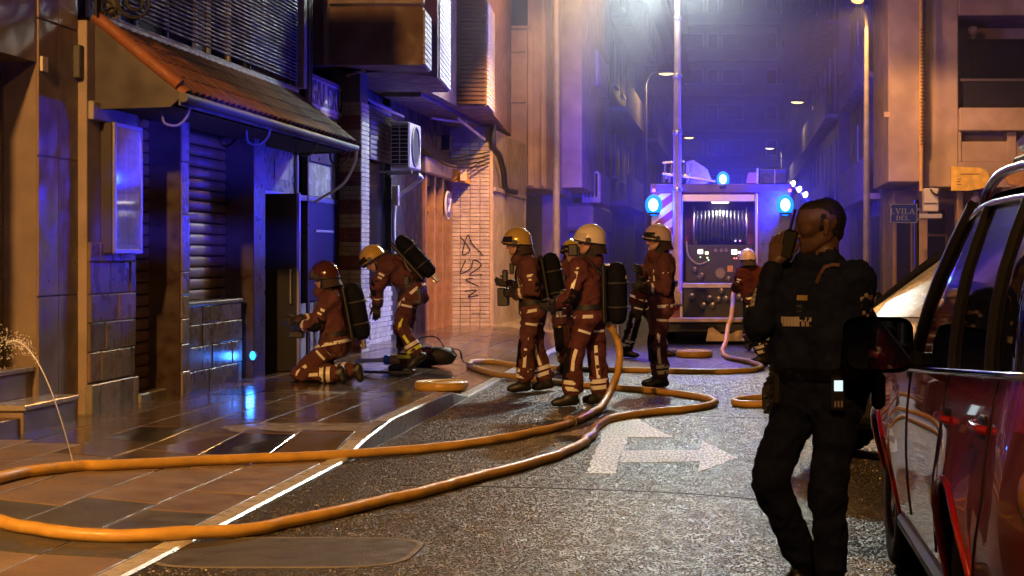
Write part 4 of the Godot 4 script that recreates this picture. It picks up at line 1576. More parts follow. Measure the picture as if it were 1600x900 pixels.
	put("lens_dome", b, M(Color(0.01, 0.01, 0.01), 0.1), t)
	b = MB.new()
	b.span(Vector3(5.22, 2.82, -36.7), Vector3(5.32, 2.92, -36.5), 0.01)
	put("mount", b, M(Color(0.2, 0.16, 0.14), 0.5), t)

	t = thing("meter_box", "small pale meter box on the pillar beside the dome camera", "box")
	b = MB.new()
	b.span(Vector3(5.46, 2.3, -37.3), Vector3(5.68, 2.7, -37.0), 0.01)
	put("case", b, M(Color(0.5, 0.42, 0.36), 0.5), t)
	b = MB.new()
	b.span(Vector3(5.6, 2.42, -37.0), Vector3(5.66, 2.55, -36.985), 0.004)
	put("dial", b, M(Color(0.02, 0.02, 0.02), 0.3), t)

	t = thing("wall_air_conditioner", "white air-conditioning unit under the corner bay of the loggia house", "air conditioner")
	b = MB.new()
	b.span(Vector3(4.02, 2.45, -35.95), Vector3(4.34, 2.95, -35.6), 0.02)
	put("casing", b, M(Color(0.5, 0.48, 0.5), 0.4), t)
	b = MB.new()
	b.tube(smooth([Vector3(4.14, 2.98, -35.7), Vector3(4.2, 2.86, -35.55), Vector3(4.3, 2.8, -35.55), Vector3(4.36, 2.95, -35.7)], 0.05), 0.025, 6)
	put("hose", b, M(Color(0.02, 0.02, 0.02), 0.5), t)
	b = MB.new()
	b.span(Vector3(3.88, 2.3, -36.2), Vector3(4.4, 2.4, -35.5), 0.01)
	put("shelf", b, M(Color(0.35, 0.35, 0.42), 0.4), t)
	b = MB.new()
	b.span(Vector3(4.02, 2.62, -35.6), Vector3(4.3, 2.64, -35.58))
	put("louvre", b, M(Color(0.1, 0.1, 0.1), 0.4), t)

	# further houses on this side
	for q: Array in [[3.55, -40.3, -52.0, 14.0, "tall house lit blue by the beacons, behind the street lamp and traffic sign"], [3.25, -52.5, -75.0, 18.0, "dim balconied house down the street, past the blue-lit house"], [3.7, -75.5, -128.0, 22.0, "last dim house of the lamp side, next to the slab block"]]:
		var h := thing("street_house", q[4], "house")
		b = MB.new()
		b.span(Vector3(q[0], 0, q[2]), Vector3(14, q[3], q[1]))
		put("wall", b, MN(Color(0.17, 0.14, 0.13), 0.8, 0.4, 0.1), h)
		var y := 3.0
		while y < q[3] - 2.0:
			var z: float = q[1] - 1.2
			while z > q[2] + 2.0:
				b = MB.new()
				b.span(Vector3(q[0] - 0.01, y + 0.2, z - 1.2), Vector3(q[0] + 0.05, y + 2.3, z))
				var w := put("window", b, M(Color(0.02, 0.02, 0.03), 0.12), h)
				b = MB.new()
				b.span(Vector3(q[0] - 0.04, y + 0.2, z - 0.64), Vector3(q[0], y + 2.3, z - 0.56))
				put("frame", b, M(Color(0.4, 0.38, 0.36), 0.6), w)
				z -= 3.1
			b = MB.new()
			b.span(Vector3(q[0] - 0.4, y - 0.1, q[2] + 1.0), Vector3(q[0], y + 0.05, q[1] - 0.6), 0.01)
			b.span(Vector3(q[0] - 0.4, y + 0.05, q[2] + 1.0), Vector3(q[0] - 0.36, y + 0.95, q[1] - 0.6), 0.01)
			put("balcony", b, MN(Color(0.22, 0.18, 0.17), 0.7, 0.8), h)
			y += 3.0
		b = MB.new()
		b.span(Vector3(q[0] - 0.02, 0.3, q[1] - 3.2), Vector3(q[0] + 0.05, 2.5, q[1] - 0.8))
		b.span(Vector3(q[0] - 0.02, 0.3, q[1] - 8.2), Vector3(q[0] + 0.05, 2.5, q[1] - 4.8))
		put("shopfront", b, M(Color(0.03, 0.03, 0.05), 0.15), h)


func lamp_post(called: String, label: String, at: Vector3, h: float, arm: Vector3, power: float, col: Color, glow_power := 3.5) -> void:
	var t := thing(called, label, "street lamp", at, 0.0, "street lamps of the street")
	var st := MN(Color(0.16, 0.145, 0.135), 0.5, 2.0)
	var b := MB.new()
	b.hard([Vector2(0.0, 0.0), Vector2(0.14, 0), Vector2(0.14, 0), Vector2(0.13, 0.25), Vector2(0.075, 0.32), Vector2(0.06, h * 0.6), Vector2(0.045, h - 0.5), Vector2(0.04, h - 0.3)], Transform3D(), 14)
	put("column", b, st, t)
	b = MB.new()
	b.tube(smooth([Vector3(0, h - 0.35, 0), Vector3(arm.x * 0.15, h - 0.1, arm.z * 0.15), Vector3(arm.x * 0.6, h + 0.1, arm.z * 0.6), Vector3(arm.x, h + 0.12, arm.z)], 0.1), 0.035, 8)
	put("arm", b, st, t)
	var q := Basis(Vector3.UP, atan2(-arm.z, arm.x))
	b = MB.new()
	b.ball(Vector3(arm.x, h + 0.13, arm.z) + q.x * 0.2, Vector3(0.36, 0.09, 0.15), q, 16)
	put("lamp_head", b, M(Color(0.1, 0.09, 0.08), 0.4, 0.5), t)
	b = MB.new()
	b.ball(Vector3(arm.x, h + 0.08, arm.z) + q.x * 0.22, Vector3(0.27, 0.075, 0.12), q, 16)
	put("lamp_lens", b, glow(col, glow_power), t)
	if power > 0.0:
		spot(at + Vector3(arm.x, h - 0.02, arm.z) + q.x * 0.22, at + Vector3(arm.x, 0, arm.z) + q.x * 0.22 + Vector3(0, 0, 0.001), col, power, 84.0, 0.2, 0.25)


func wall_lamp(col: Color) -> void:
	var t := thing("wall_lamp", "street lamp on a wall bracket, outside the picture, lighting the pavement orange", "street lamp", Vector3(-5.59, 6.3, -2.0))
	var b := MB.new()
	b.tube(smooth([Vector3(0, 0, 0), Vector3(0.4, 0.25, 0), Vector3(1.0, 0.3, 0)], 0.1), 0.03, 8)
	put("bracket", b, M(Color(0.2, 0.2, 0.2), 0.4, 0.6), t)
	var q := Basis.looking_at(Vector3(0.0, -0.417, -0.909))
	b = MB.new()
	b.box(Vector3(1.05, 0.22, 0), Vector3(0.36, 0.3, 0.16), 0.04, q)
	put("housing", b, M(Color(0.1, 0.09, 0.08), 0.5), t)
	b = MB.new()
	b.box(Vector3(1.05, 0.22, 0) - q.z * 0.085, Vector3(0.3, 0.24, 0.01), 0.0, q)
	put("lamp_lens", b, glow(col, 8.0), t)
	spot(Vector3(-4.54, 6.52, -2.0) - q.z * 0.11, Vector3(-4.54, 6.52, -2.0) - q.z * 5.0, col, 170.0, 37.0, 0.2, 0.4)


func hung_lamp(label: String, at: Vector3, to: Vector3, power: float, cone: float) -> void:
	var t := thing("hung_lamp", label, "street lamp", at)
	var b := MB.new()
	b.tube(smooth([Vector3(-5.5 - at.x, 0.9, 0), Vector3(0, 0.25, 0), Vector3(5.4, 0.9, -10.2 if at.z < -25.0 else -17.0)], 0.4), 0.012, 6)
	put("cable", b, M(Color(0.03, 0.03, 0.03), 0.5), t)
	var q := Basis.looking_at((to - at).normalized())
	b = MB.new()
	b.box(Vector3(0, 0.1, 0), Vector3(0.34, 0.3, 0.14), 0.03, q)
	put("housing", b, M(Color(0.1, 0.09, 0.08), 0.5), t)
	b = MB.new()
	b.box(Vector3(0, 0.1, 0) - q.z * 0.075, Vector3(0.28, 0.24, 0.01), 0.0, q)
	put("lamp_lens", b, glow(Color(1.0, 0.46, 0.12), 8.0), t)
	spot(at + Vector3(0, 0.1, 0) - q.z * 0.1, to, Color(1.0, 0.46, 0.12), power, cone, 0.15, 0.6)


func street_sign() -> void:
	var t := thing("street_sign", "blue rectangular street sign on a dark post, between the parked car and the corner bay", "sign", Vector3(2.72, 0, -25.0))
	var b := MB.new()
	b.cyl(Vector3(0, 0, -0.05), Vector3(0, 2.35, -0.05), 0.035, 10)
	put("post", b, M(Color(0.03, 0.03, 0.03), 0.5), t)
	b = MB.new()
	b.box(Vector3(-0.2, 2.14, 0), Vector3(0.42, 0.29, 0.02), 0.006)
	put("board", b, M(Color(0.04, 0.09, 0.8), 0.35), t)
	b = MB.new()
	for q: Array in [[-0.4, 2.0, 0.0, 2.008], [-0.4, 2.272, 0.0, 2.28], [-0.4, 2.008, -0.392, 2.272], [-0.008, 2.008, 0.0, 2.272]]:
		b.span(Vector3(q[0], q[1], 0.0105), Vector3(q[2], q[3], 0.014))
	put("border", b, M(Color(0.85, 0.85, 0.95), 0.4), t)
	var ink := M(Color(0.5, 0.55, 0.95), 0.4)
	text("lettering", "J.VILA", 0.085, ink, t, Transform3D(Basis(), Vector3(-0.22, 2.17, 0.012)), "Droid Serif")
	text("lettering", "DEL", 0.07, ink, t, Transform3D(Basis(), Vector3(-0.22, 2.07, 0.012)), "Droid Serif")
	b = MB.new()
	for y: float in [2.05, 2.2]:
		b.box(Vector3(0.03, y, 0.0), Vector3(0.05, 0.04, 0.05), 0.006)
	put("clamp", b, M(Color(0.4, 0.4, 0.45), 0.4, 0.6), t)


# ---------- hoses ----------
func hose(called: String, label: String, pts: Array, r: float, m: Material) -> Node3D:
	var b := MB.new()
	var line := smooth(pts, 0.05)
	var rr := PackedFloat32Array()
	for i in line.size():
		var w := wrinkle.get_noise_3dv(line[i] * 0.45)
		var e := minf(1.0, minf(i, line.size() - 1 - i) / 20.0)
		line[i] += Vector3(w, 0, wrinkle.get_noise_3dv(line[i] * 0.45 + Vector3(9, 3, 1))) * 0.03 * e
		rr.append(r * (1.0 + 0.05 * wrinkle.get_noise_3dv(line[i] * 1.7 + Vector3(3, 8, 2))))
	b.tube(line, rr, 14)
	var o := put(called, b, m)
	return tag(o, label, "fire hose", "")


func on_ground(p: Array, r: float) -> Array:
	var out: Array = []
	for q: Array in p:
		out.append(Vector3(q[0], ground(q[0], q[1]) + r + (q[2] if q.size() > 2 else 0.0), q[1]))
	return out


func build_hoses() -> void:
	var m := MN(Color(0.56, 0.33, 0.06), 0.55, 5.0, 0.1)
	m.clearcoat_enabled = true
	m.clearcoat = 0.2
	m.clearcoat_roughness = 0.25
	var r := 0.036
	# from the pump, down to the road, in loops back and forth, round the near pavement and up to the crew
	var pts: Array = [Vector3(0.02, 1.25, -27.3), Vector3(0.0, 1.12, -27.0), Vector3(-0.06, 0.7, -26.5), Vector3(-0.15, 0.2, -25.9)]
	pts.append_array(on_ground([[-0.2, -25.3], [-0.09, -23.9], [0.2, -22.9], [0.33, -21.94], [0.16, -21.3], [-0.41, -21.09], [-1.23, -21.33], [-2.07, -21.57], [-2.75, -22.0], [-3.3, -22.4], [-3.5, -22.0], [-3.35, -21.2], [-2.9, -20.3], [-2.26, -19.57], [-1.83, -18.98], [-1.06, -18.24], [-0.47, -17.49], [-0.22, -16.75], [-0.36, -16.08], [-0.78, -15.62], [-1.08, -15.12], [-1.19, -14.4], [-1.18, -13.56], [-1.24, -12.65], [-1.38, -11.97], [-1.61, -11.3], [-1.97, -10.26], [-2.3, -9.49], [-2.58, -8.93], [-2.87, -8.67], [-3.2, -8.5], [-3.6, -8.52], [-4.0, -8.8], [-4.3, -9.3], [-4.4, -9.85], [-4.32, -10.3], [-4.2, -10.6], [-3.97, -10.86], [-3.53, -11.48], [-3.0, -11.99], [-2.47, -12.57], [-1.98, -13.18], [-1.6, -14.06], [-1.4, -15.0]], r))
	pts.append_array([Vector3(-1.3, 0.06, -15.9), Vector3(-1.22, 0.22, -16.5), Vector3(-1.17, 0.45, -16.75), Vector3(-1.2, 0.68, -16.78), Vector3(-1.28, 0.8, -16.72)])
	hose("fire_hose", "long yellow fire hose looping from the pump over the wet pavement to the crew", pts, r, m)
	# coupling on the hose with its lugs
	var t := thing("hose_coupling", "steel hose coupling with lugs where the yellow hoses cross on the road", "coupling", Vector3(-1.47, 0.036, -14.75), 0.25)
	var b := MB.new()
	b.hard([Vector2(0.038, -0.09), Vector2(0.05, -0.09), Vector2(0.05, -0.09), Vector2(0.05, -0.02), Vector2(0.05, -0.02), Vector2(0.058, -0.02), Vector2(0.058, -0.02), Vector2(0.058, 0.02), Vector2(0.058, 0.02), Vector2(0.048, 0.02), Vector2(0.048, 0.02), Vector2(0.048, 0.09), Vector2(0.048, 0.09), Vector2(0.038, 0.09)], Transform3D(Basis(Vector3.RIGHT, PI / 2), Vector3.ZERO), 16)
	put("ring", b, M(Color(0.4, 0.33, 0.28), 0.35, 0.8), t)
	for k in 3:
		b = MB.new()
		b.box(Vector3(0.065 * cos(2.1 * k + 0.6), 0.065 * sin(2.1 * k + 0.6), 0), Vector3(0.03, 0.03, 0.04), 0.006)
		put("lug", b, M(Color(0.4, 0.33, 0.28), 0.35, 0.8), t)
	# second line, behind the police officer
	pts = [Vector3(0.14, 1.1, -27.3), Vector3(0.15, 0.95, -26.9), Vector3(0.2, 0.6, -26.2), Vector3(0.32, 0.25, -25.4)]
	pts.append_array(on_ground([[0.52, -24.2], [0.75, -22.6], [0.95, -20.5], [0.9, -18.3], [0.6, -16.9], [0.25, -16.45], [0.02, -16.55], [0.0, -16.9], [0.2, -17.2], [0.7, -17.6], [1.2, -18.6]], r))
	hose("fire_hose", "second yellow fire hose running from the pump behind the police officer", pts, r, m)
	# rolled hoses
	for q: Array in [[-3.22, -18.2, 0.27, "flat yellow coil of hose lying on the pavement by the kerb"], [-0.62, -24.7, 0.25, "flat yellow coil of hose on the road before the fire engine"]]:
		t = thing("hose_coil", q[3], "hose coil", Vector3(q[0], ground(q[0], q[1]), q[1]))
		for k in 3:
			b = MB.new()
			var ring := PackedVector3Array()
			for i in 40:
				ring.append(Vector3(cos(TAU * i / 40), 0, sin(TAU * i / 40)) * (q[2] - 0.055 * k) + Vector3(0, 0.05, 0))
			b.tube(ring, 0.026, 8, true, 1.9)
			put("coil_turn", b, m, t)
	# a tangle of dark straps by the engine
	b = MB.new()
	for k in 5:
		var line: Array = []
		for i in 7:
			line.append(Vector3(-1.12 + 0.1 * i + 0.08 * rng.randf(), 0.03 + 0.05 * rng.randf(), -25.6 + 0.35 * rng.randf()))
		b.tube(smooth(line, 0.03), 0.014, 5)
	tag(put("rope_tangle", b, M(Color(0.16, 0.12, 0.1), 0.7)), "dark tangle of rope on the road beside the yellow coil at the engine", "rope")


func water_leak() -> void:
	# a jet from a leak in the hose
	var t := thing("water_jet", "thin arc of water spraying from a leak in the yellow hose towards the granite steps", "water jet")
	var w := glass(Color(0.95, 0.97, 1.0), 0.35, 0.1)
	var a := Vector3(-4.22, 0.17, -10.6)
	var pts: Array = []
	for k in 15:
		var s := k / 14.0
		pts.append(a + Vector3(-0.46 * s, 1.68 * s - 0.9 * s * s, -0.1 * s))
	var line := smooth(pts, 0.03)
	var rr: Array = []
	for i in line.size():
		rr.append(0.0025 + 0.006 * pow(float(i) / line.size(), 2.0) * (0.7 + 0.6 * rng.randf()))
	var b := MB.new()
	b.tube(line, rr, 6)
	put("stream", b, w, t)
	b = MB.new()
	for k in 420:
		var s := 0.55 + 0.75 * pow(rng.randf(), 0.8)
		var sp := (s - 0.45) * 0.09
		var p := a + Vector3(-0.46 * s, 1.68 * s - 0.9 * s * s, -0.1 * s) + Vector3(rng.randfn() * sp, rng.randfn() * sp * 0.8, rng.randfn() * sp)
		if s > 1.0:
			p.x -= (s - 1.0) * 0.25
			p.y -= 0.3 * (s - 1.0) * rng.randf()
		b.ball(p, Vector3(0.0026, 0.0045, 0.0026) * (0.6 + 0.9 * rng.randf()), Basis(Vector3.BACK, rng.randf() * 1.2), 6)
	put("droplets", b, w, t).set_meta("kind", "stuff")


func small_things() -> void:
	# kit bag on the pavement
	var t := thing("kit_bag", "black and maroon kit bag lying on the pavement behind the stooping firefighter", "bag", Vector3(-3.9, ground(-3.9, -21.2), -21.2), 0.15)
	var cloth := MN(Color(0.012, 0.012, 0.014), 0.75, 4.0, 0.2, 1.0, false)
	var b := MB.new()
	var rows: Array = []
	for i in 13:
		var u := i / 12.0
		var line := PackedVector3Array()
		var e := sqrt(maxf(0.0, 1.0 - pow(2.0 * u - 1.0, 4.0))) + 0.02
		for k in 18:
			var a := TAU * k / 18
			line.append(Vector3(-0.34 + 0.68 * u, 0.13 + 0.125 * e * sin(a) + 0.01 * sin(9.0 * u + 3.0 * a), 0.15 * e * cos(a)))
		rows.append(line)
	b.grid(rows, Vector3.ZERO, true)
	put("body", b, cloth, t)
	b = MB.new()
	b.box(Vector3(-0.1, 0.2, 0.1), Vector3(0.3, 0.1, 0.12), 0.03)
	put("pocket", b, MN(Color(0.1, 0.02, 0.02), 0.7, 4.0, 0.1, 1.0, false), t)
	b = MB.new()
	b.tube(smooth([Vector3(-0.2, 0.24, 0.05), Vector3(-0.12, 0.36, 0.03), Vector3(0.08, 0.37, 0.02), Vector3(0.18, 0.24, 0.04)], 0.04), 0.018, 6, false, 0.5)
	b.tube(smooth([Vector3(0.25, 0.22, 0.0), Vector3(0.38, 0.2, 0.06), Vector3(0.42, 0.06, 0.1), Vector3(0.6, 0.015, 0.12)], 0.04), 0.018, 6, false, 0.5)
	put("strap", b, M(Color(0.01, 0.01, 0.01), 0.7), t)
	# pale tube with a blue cap
	t = thing("branch_pipe", "pale metal tube with a blue collar lying by the stooping firefighter's boots", "nozzle", Vector3(-4.35, 0.24, -20.0), 0.0)
	b = MB.new()
	b.cyl(Vector3(-0.22, 0, 0), Vector3(0.12, 0.01, 0), 0.026, 12, 0.004)
	put("tube", b, M(Color(0.6, 0.6, 0.6), 0.3, 0.7), t)
	b = MB.new()
	b.cyl(Vector3(0.12, 0.01, 0), Vector3(0.19, 0.012, 0), 0.06, 14, 0.008)
	put("collar", b, M(Color(0.02, 0.12, 0.75), 0.4), t)
	b = MB.new()
	b.cyl(Vector3(0.19, 0.012, 0), Vector3(0.4, 0.012, 0), 0.06, 14, 0.012)
	put("handle", b, M(Color(0.25, 0.2, 0.12), 0.5), t)
	# crowbar-like tool
	t = thing("pry_bar", "dark pry bar lying on the paving between the two firefighters at the door", "tool", Vector3(-4.05, 0.14, -19.1), -0.1)
	b = MB.new()
	b.bar(Vector3(-0.3, 0.03, 0), Vector3(0.25, 0.02, 0), 0.035, 0.03, 0.006)
	put("shaft", b, M(Color(0.03, 0.03, 0.035), 0.4, 0.6), t)
	b = MB.new()
	b.box(Vector3(0.3, 0.035, 0), Vector3(0.14, 0.06, 0.1), 0.012)
	put("claw", b, M(Color(0.03, 0.03, 0.035), 0.4, 0.6), t)
	# little blue lamp at the threshold
	t = thing("marker_lamp", "small round blue marker lamp shining at the foot of the door", "lamp", Vector3(-5.24, 0.42, -18.05))
	b = MB.new()
	b.cyl(Vector3(0, 0, -0.05), Vector3(0, 0, 0.0), 0.05, 14, 0.006)
	put("body", b, M(Color(0.02, 0.02, 0.02), 0.5), t)
	b = MB.new()
	b.ball(Vector3(0, 0, 0.01), Vector3(0.034, 0.05, 0.02))
	put("lamp_lens", b, glow(Color(0.02, 0.35, 1.0), 3.0), t)
	omni(Vector3(-5.24, 0.42, -17.95), Color(0.03, 0.2, 1.0), 0.12, 0.04)


# ---------- vehicles ----------
# s: half width w, front f and rear r (local z), wheel places zf zr, belt heights bf br, roof height top, roof span ra..rb (z), cowl z
func car(called: String, label: String, at: Vector3, turn: float, s: Dictionary, paint: Material) -> Node3D:
	var t := thing(called, label, "car", at, turn)
	var dark := M(Color(0.012, 0.012, 0.013), 0.45)
	var pane := M(Color(0.006, 0.0065, 0.008), 0.04)
	var chrome := M(Color(0.55, 0.55, 0.57), 0.12, 1.0)
	var W: float = s.w
	var R := 0.4
	var belt := func(z: float) -> float: return lerpf(s.br, s.bf, clampf((s.r - z) / (s.r - s.cowl), 0.0, 1.0)) if z > s.cowl else lerpf(s.bf, s.bf - 0.13, pow((s.cowl - z) / (s.cowl - s.f), 1.6))
	var half := func(z: float, y: float) -> float:
		var k: float = W
		var u: float = clampf((z - s.r + 0.55) / 0.55, 0.0, 1.0)
		k -= 0.13 * u * u * u
		u = clampf((s.f + 0.8 - z) / 0.8, 0.0, 1.0)
		k -= 0.26 * u * u * u
		var v: float = (y - 0.72) / 0.42
		k -= 0.045 * v * v
		for zc: float in [s.zf, s.zr]:
			k += s.flare * exp(-pow((z - zc) / 0.42, 2.0)) * exp(-pow((y - 0.66) / 0.2, 2.0))
		return k
	# flanks
	var body := MB.new()
	var n := 84
	var tops: Array = [PackedVector3Array(), PackedVector3Array()]
	for side in 2:
		var sg := -1.0 if side == 0 else 1.0
		var rows: Array = []
		for i in n + 1:
			var z: float = lerpf(s.r, s.f, float(i) / n)
			var lo := 0.34
			for zc: float in [s.zf, s.zr]:
				if absf(z - zc) < R:
					lo = maxf(lo, 0.36 + sqrt(R * R - (z - zc) * (z - zc)))
			var hi: float = belt.call(z)
			var line := PackedVector3Array()
			for k in 13:
				var y := lerpf(lo, hi, k / 12.0)
				line.append(Vector3(sg * half.call(z, y), y, z))
			rows.append(line)
			tops[side].append(line[12])
		body.grid(rows, Vector3(sg, 0, 0))
	# bonnet and cowl, rear and front ends
	var rows: Array = []
	for i in n + 1:
		var z: float = lerpf(s.r, s.f, float(i) / n)
		if z > s.cowl + 0.1:
			continue
		var l: Vector3 = tops[0][i]
		var line := PackedVector3Array()
		for k in 11:
			var u := k / 10.0 * 2.0 - 1.0
			line.append(Vector3(-l.x * u, l.y + 0.055 * (1.0 - u * u * u * u), z))
		rows.append(line)
	body.grid(rows, Vector3.UP)
	for end: Array in [[s.r, 1.0], [s.f, -1.0]]:
		rows = []
		for k in 9:
			var y: float = lerpf(0.34, belt.call(end[0]), k / 8.0)
			var line := PackedVector3Array()
			for i in 9:
				var u := i / 8.0 * 2.0 - 1.0
				line.append(Vector3(half.call(end[0], y) * u, y, end[0] + end[1] * 0.1 * (1.0 - u * u)))
			rows.append(line)
		body.grid(rows, Vector3(0, 0, end[1]))
	put("body", body, paint, t)
	# floor pan and inner arches: dark
	var b := MB.new()
	b.span(Vector3(-W + 0.16, 0.26, s.f + 0.15), Vector3(W - 0.16, 0.85, s.r - 0.12), 0.04)
	put("underbody", b, dark, t)
	# roof
	rows = []
	for i in 13:
		var u := i / 12.0
		var z: float = lerpf(s.ra, s.rb, u)
		var y: float = s.top - 0.1 * pow(absf(u * 2.0 - 1.0), 3.0)
		var hw: float = W - 0.17 - 0.02 * pow(u * 2.0 - 1.0, 2.0)
		var line := PackedVector3Array()
		for k in 13:
			var v := k / 12.0 * 2.0 - 1.0
			line.append(Vector3(hw * v, y - 0.075 * pow(absf(v), 3.5), z))
		rows.append(line)
	b = MB.new()
	b.grid(rows, Vector3.UP)
	put("roof", b, paint, t)
	# glasshouse
	for sg: float in [-1.0, 1.0]:
		var lowx := func(z: float) -> float: return sg * (half.call(z, belt.call(z)) - 0.015)
		var topx: float = sg * (W - 0.175)
		var ty: float = s.top - 0.115
		var edges := [s.cowl + 0.02, s.b1, s.b2, s.r - 0.1]
		var etop := [s.rb, s.b1 + 0.06, s.b2 + 0.03, s.ra]
		for i in 3:
			b = MB.new()
			var rr: Array = []
			for k in 6:
				var v := k / 5.0
				var line := PackedVector3Array()
				for j in 5:
					var e: float = lerpf(edges[i], edges[i + 1], j / 4.0)
					var ee: float = lerpf(etop[i], etop[i + 1], j / 4.0)
					var z := lerpf(e, ee, v)
					var y0: float = belt.call(e) - 0.01
					line.append(Vector3(lerpf(lowx.call(e), topx, v) + sg * 0.03 * sin(PI * v), lerpf(y0, ty - 0.05 * (1.0 if i == 0 and j == 0 else 0.0), v), z))
				rr.append(line)
			b.grid(rr, Vector3(sg, 0, 0))
			put("side_window", b, pane, t)
		for i in 4:
			b = MB.new()
			var p: Array = []
			for k in 6:
				var v := k / 5.0
				p.append(Vector3(lerpf(lowx.call(edges[i]), topx, v) + sg * (0.03 * sin(PI * v) + 0.004), lerpf(belt.call(edges[i]) - 0.02, ty, v), lerpf(edges[i], etop[i], v)))
			b.tube(PackedVector3Array(p), 0.045 if i in [0, 3] else 0.038, 8, false, 0.5, Vector3(sg, 0, 0.01))
			put("pillar", b, paint if i == 3 else dark, t)
		# bright belt strip, roof rail, gutter
		b = MB.new()
		var line2 := PackedVector3Array()
		for k in 20:
			var z: float = lerpf(s.cowl, s.r - 0.08, k / 19.0)
			line2.append(Vector3(sg * (half.call(z, belt.call(z)) + 0.004), belt.call(z) + 0.002, z))
		b.tube(line2, 0.013, 6)
		put("belt_strip", b, chrome, t)
		b = MB.new()
		line2 = PackedVector3Array()
		for k in 14:
			var u := k / 13.0
			line2.append(Vector3(sg * (W - 0.19), s.top - 0.06 - 0.1 * pow(absf(u * 2.0 - 1.0), 3.0) + (0.055 if k > 0 and k < 13 else 0.0), lerpf(s.ra - 0.1, s.rb + 0.12, u)))
		b.tube(line2, 0.018, 8)
		put("roof_rail", b, M(Color(0.3, 0.3, 0.31), 0.25, 0.9), t)
		b = MB.new()
		line2 = PackedVector3Array()
		for k in 14:
			var u := k / 13.0
			line2.append(Vector3(sg * (W - 0.165), s.top - 0.108 - 0.05 * pow(absf(u * 2.0 - 1.0), 3.0), lerpf(s.ra, s.rb, u)))
		b.tube(line2, 0.014, 6)
		put("drip_rail", b, chrome, t)
		# doors: seams, handles
		for z: float in [s.b1 + 0.02, s.b2 + 0.25, s.cowl + 0.12]:
			b = MB.new()
			line2 = PackedVector3Array()
			for k in 12:
				var y: float = lerpf(0.42, belt.call(z) - 0.01, k / 11.0)
				var zz: float = z
				if absf(z - s.zr) < 0.7 and y < 0.8:
					zz = z - 0.28 * (0.8 - y) / 0.4
				line2.append(Vector3(sg * (half.call(zz, y) + 0.0005), y, zz))
			b.tube(line2, 0.005, 4)
			put("door_seam", b, dark, t)
		for z: float in [s.b1 + 0.16, s.b2 + 0.12]:
			b = MB.new()
			var y: float = belt.call(z) - 0.155
			var x: float = sg * (half.call(z, y) + 0.022)
			b.tube(smooth([Vector3(x - sg * 0.02, y, z - 0.11), Vector3(x, y + 0.004, z - 0.08), Vector3(x + sg * 0.008, y + 0.004, z), Vector3(x, y + 0.004, z + 0.08), Vector3(x - sg * 0.02, y, z + 0.1)], 0.02), 0.014, 8)
			var h := put("door_handle", b, paint, t)
			b = MB.new()
			b.ball(Vector3(sg * half.call(z, y), y, z), Vector3(0.012, 0.04, 0.085), Basis(), 12)
			put("handle_cup", b, dark, h)
		# wheel-arch flares and side step
		for zc: float in [s.zf, s.zr]:
			b = MB.new()
			line2 = PackedVector3Array()
			for k in 21:
				var a := -0.12 + (PI + 0.24) * k / 20.0
				var y := 0.36 + (R + 0.015) * sin(a)
				var z := zc + (R + 0.015) * cos(a)
				line2.append(Vector3(sg * (half.call(z, y) - 0.004), y, z))
			b.tube(line2, 0.017, 8, false, 0.8)
			put("wheel_arch", b, paint, t)
			wheel(t, Vector3(sg * (W - 0.15), 0.36, zc), sg, 0.35)
		b = MB.new()
		b.span(Vector3(sg * (W - 0.2), 0.27, s.zf + R + 0.08), Vector3(sg * (W - 0.015), 0.35, s.zr - R - 0.08), 0.025)
		put("side_step", b, dark, t)
		# mirror
		var mz: float = s.cowl + 0.33
		var my: float = s.bf + 0.12
		b = MB.new()
		rows = []
		for i in 9:
			var v := i / 8.0
			var e := pow(1.0 - pow(v, 2.2), 0.5) if v < 0.999 else 0.05
			var line := PackedVector3Array()
			for k in 20:
				var a := TAU * k / 20
				var cx := signf(cos(a)) * pow(absf(cos(a)), 0.42)
				var cy := signf(sin(a)) * pow(absf(sin(a)), 0.42)
				line.append(Vector3(sg * (W + 0.135) + 0.145 * cx * e, my + 0.115 * cy * e, mz - 0.11 * v))
			rows.append(line)
		b.grid(rows, Vector3.ZERO, true)
		b.bar(Vector3(sg * (W + 0.05), my - 0.06, mz - 0.05), Vector3(sg * (W - 0.1), my - 0.07, mz - 0.06), 0.07, 0.07, 0.02)
		var mir := put("wing_mirror", b, M(Color(0.01, 0.01, 0.011), 0.25), t)
		b = MB.new()
		var poly := PackedVector2Array()
		for k in 28:
			var a := TAU * k / 28
			poly.append(Vector2(0.128 * signf(cos(a)) * pow(absf(cos(a)), 0.42), 0.098 * signf(sin(a)) * pow(absf(sin(a)), 0.42)))
		b.prism(poly, 0.004, Transform3D(Basis(), Vector3(sg * (W + 0.135), my, mz - 0.004)))
		put("mirror_glass", b, M(Color(0.35, 0.35, 0.38), 0.03, 1.0), mir)
		# lamps
		b = MB.new()
		rows = []
		for i in 8:
			var v := i / 7.0
			var y := lerpf(s.tail0, s.tail1, v)
			var bul := 0.02 * sin(PI * v)
			var line := PackedVector3Array()
			for k in 9:
				var u := k / 8.0
				var z: float = s.r - 0.27 + 0.27 * minf(1.0, u * 1.6)
				var x: float = half.call(z, y) + 0.006 + bul
				if u > 0.625:
					x -= (u - 0.625) * 0.5
					z += 0.035
				line.append(Vector3(sg * x, y, z))
			rows.append(line)
		b.grid(rows, Vector3(sg, 0, 0.5))
		var lens := M(Color(0.16, 0.012, 0.01), 0.08)
		lens.clearcoat_enabled = true
		var tl := put("tail_lamp", b, lens, t)
		b = MB.new()
		var q := half.call(s.r - 0.12, (s.tail0 + s.tail1) * 0.5) as float
		b.ball(Vector3(sg * (q + 0.012), s.tail0 + 0.62 * (s.tail1 - s.tail0), s.r - 0.13), Vector3(0.03, 0.07, 0.08), Basis(), 12)
		put("indicator", b, M(Color(0.6, 0.25, 0.03), 0.15), tl)
		b = MB.new()
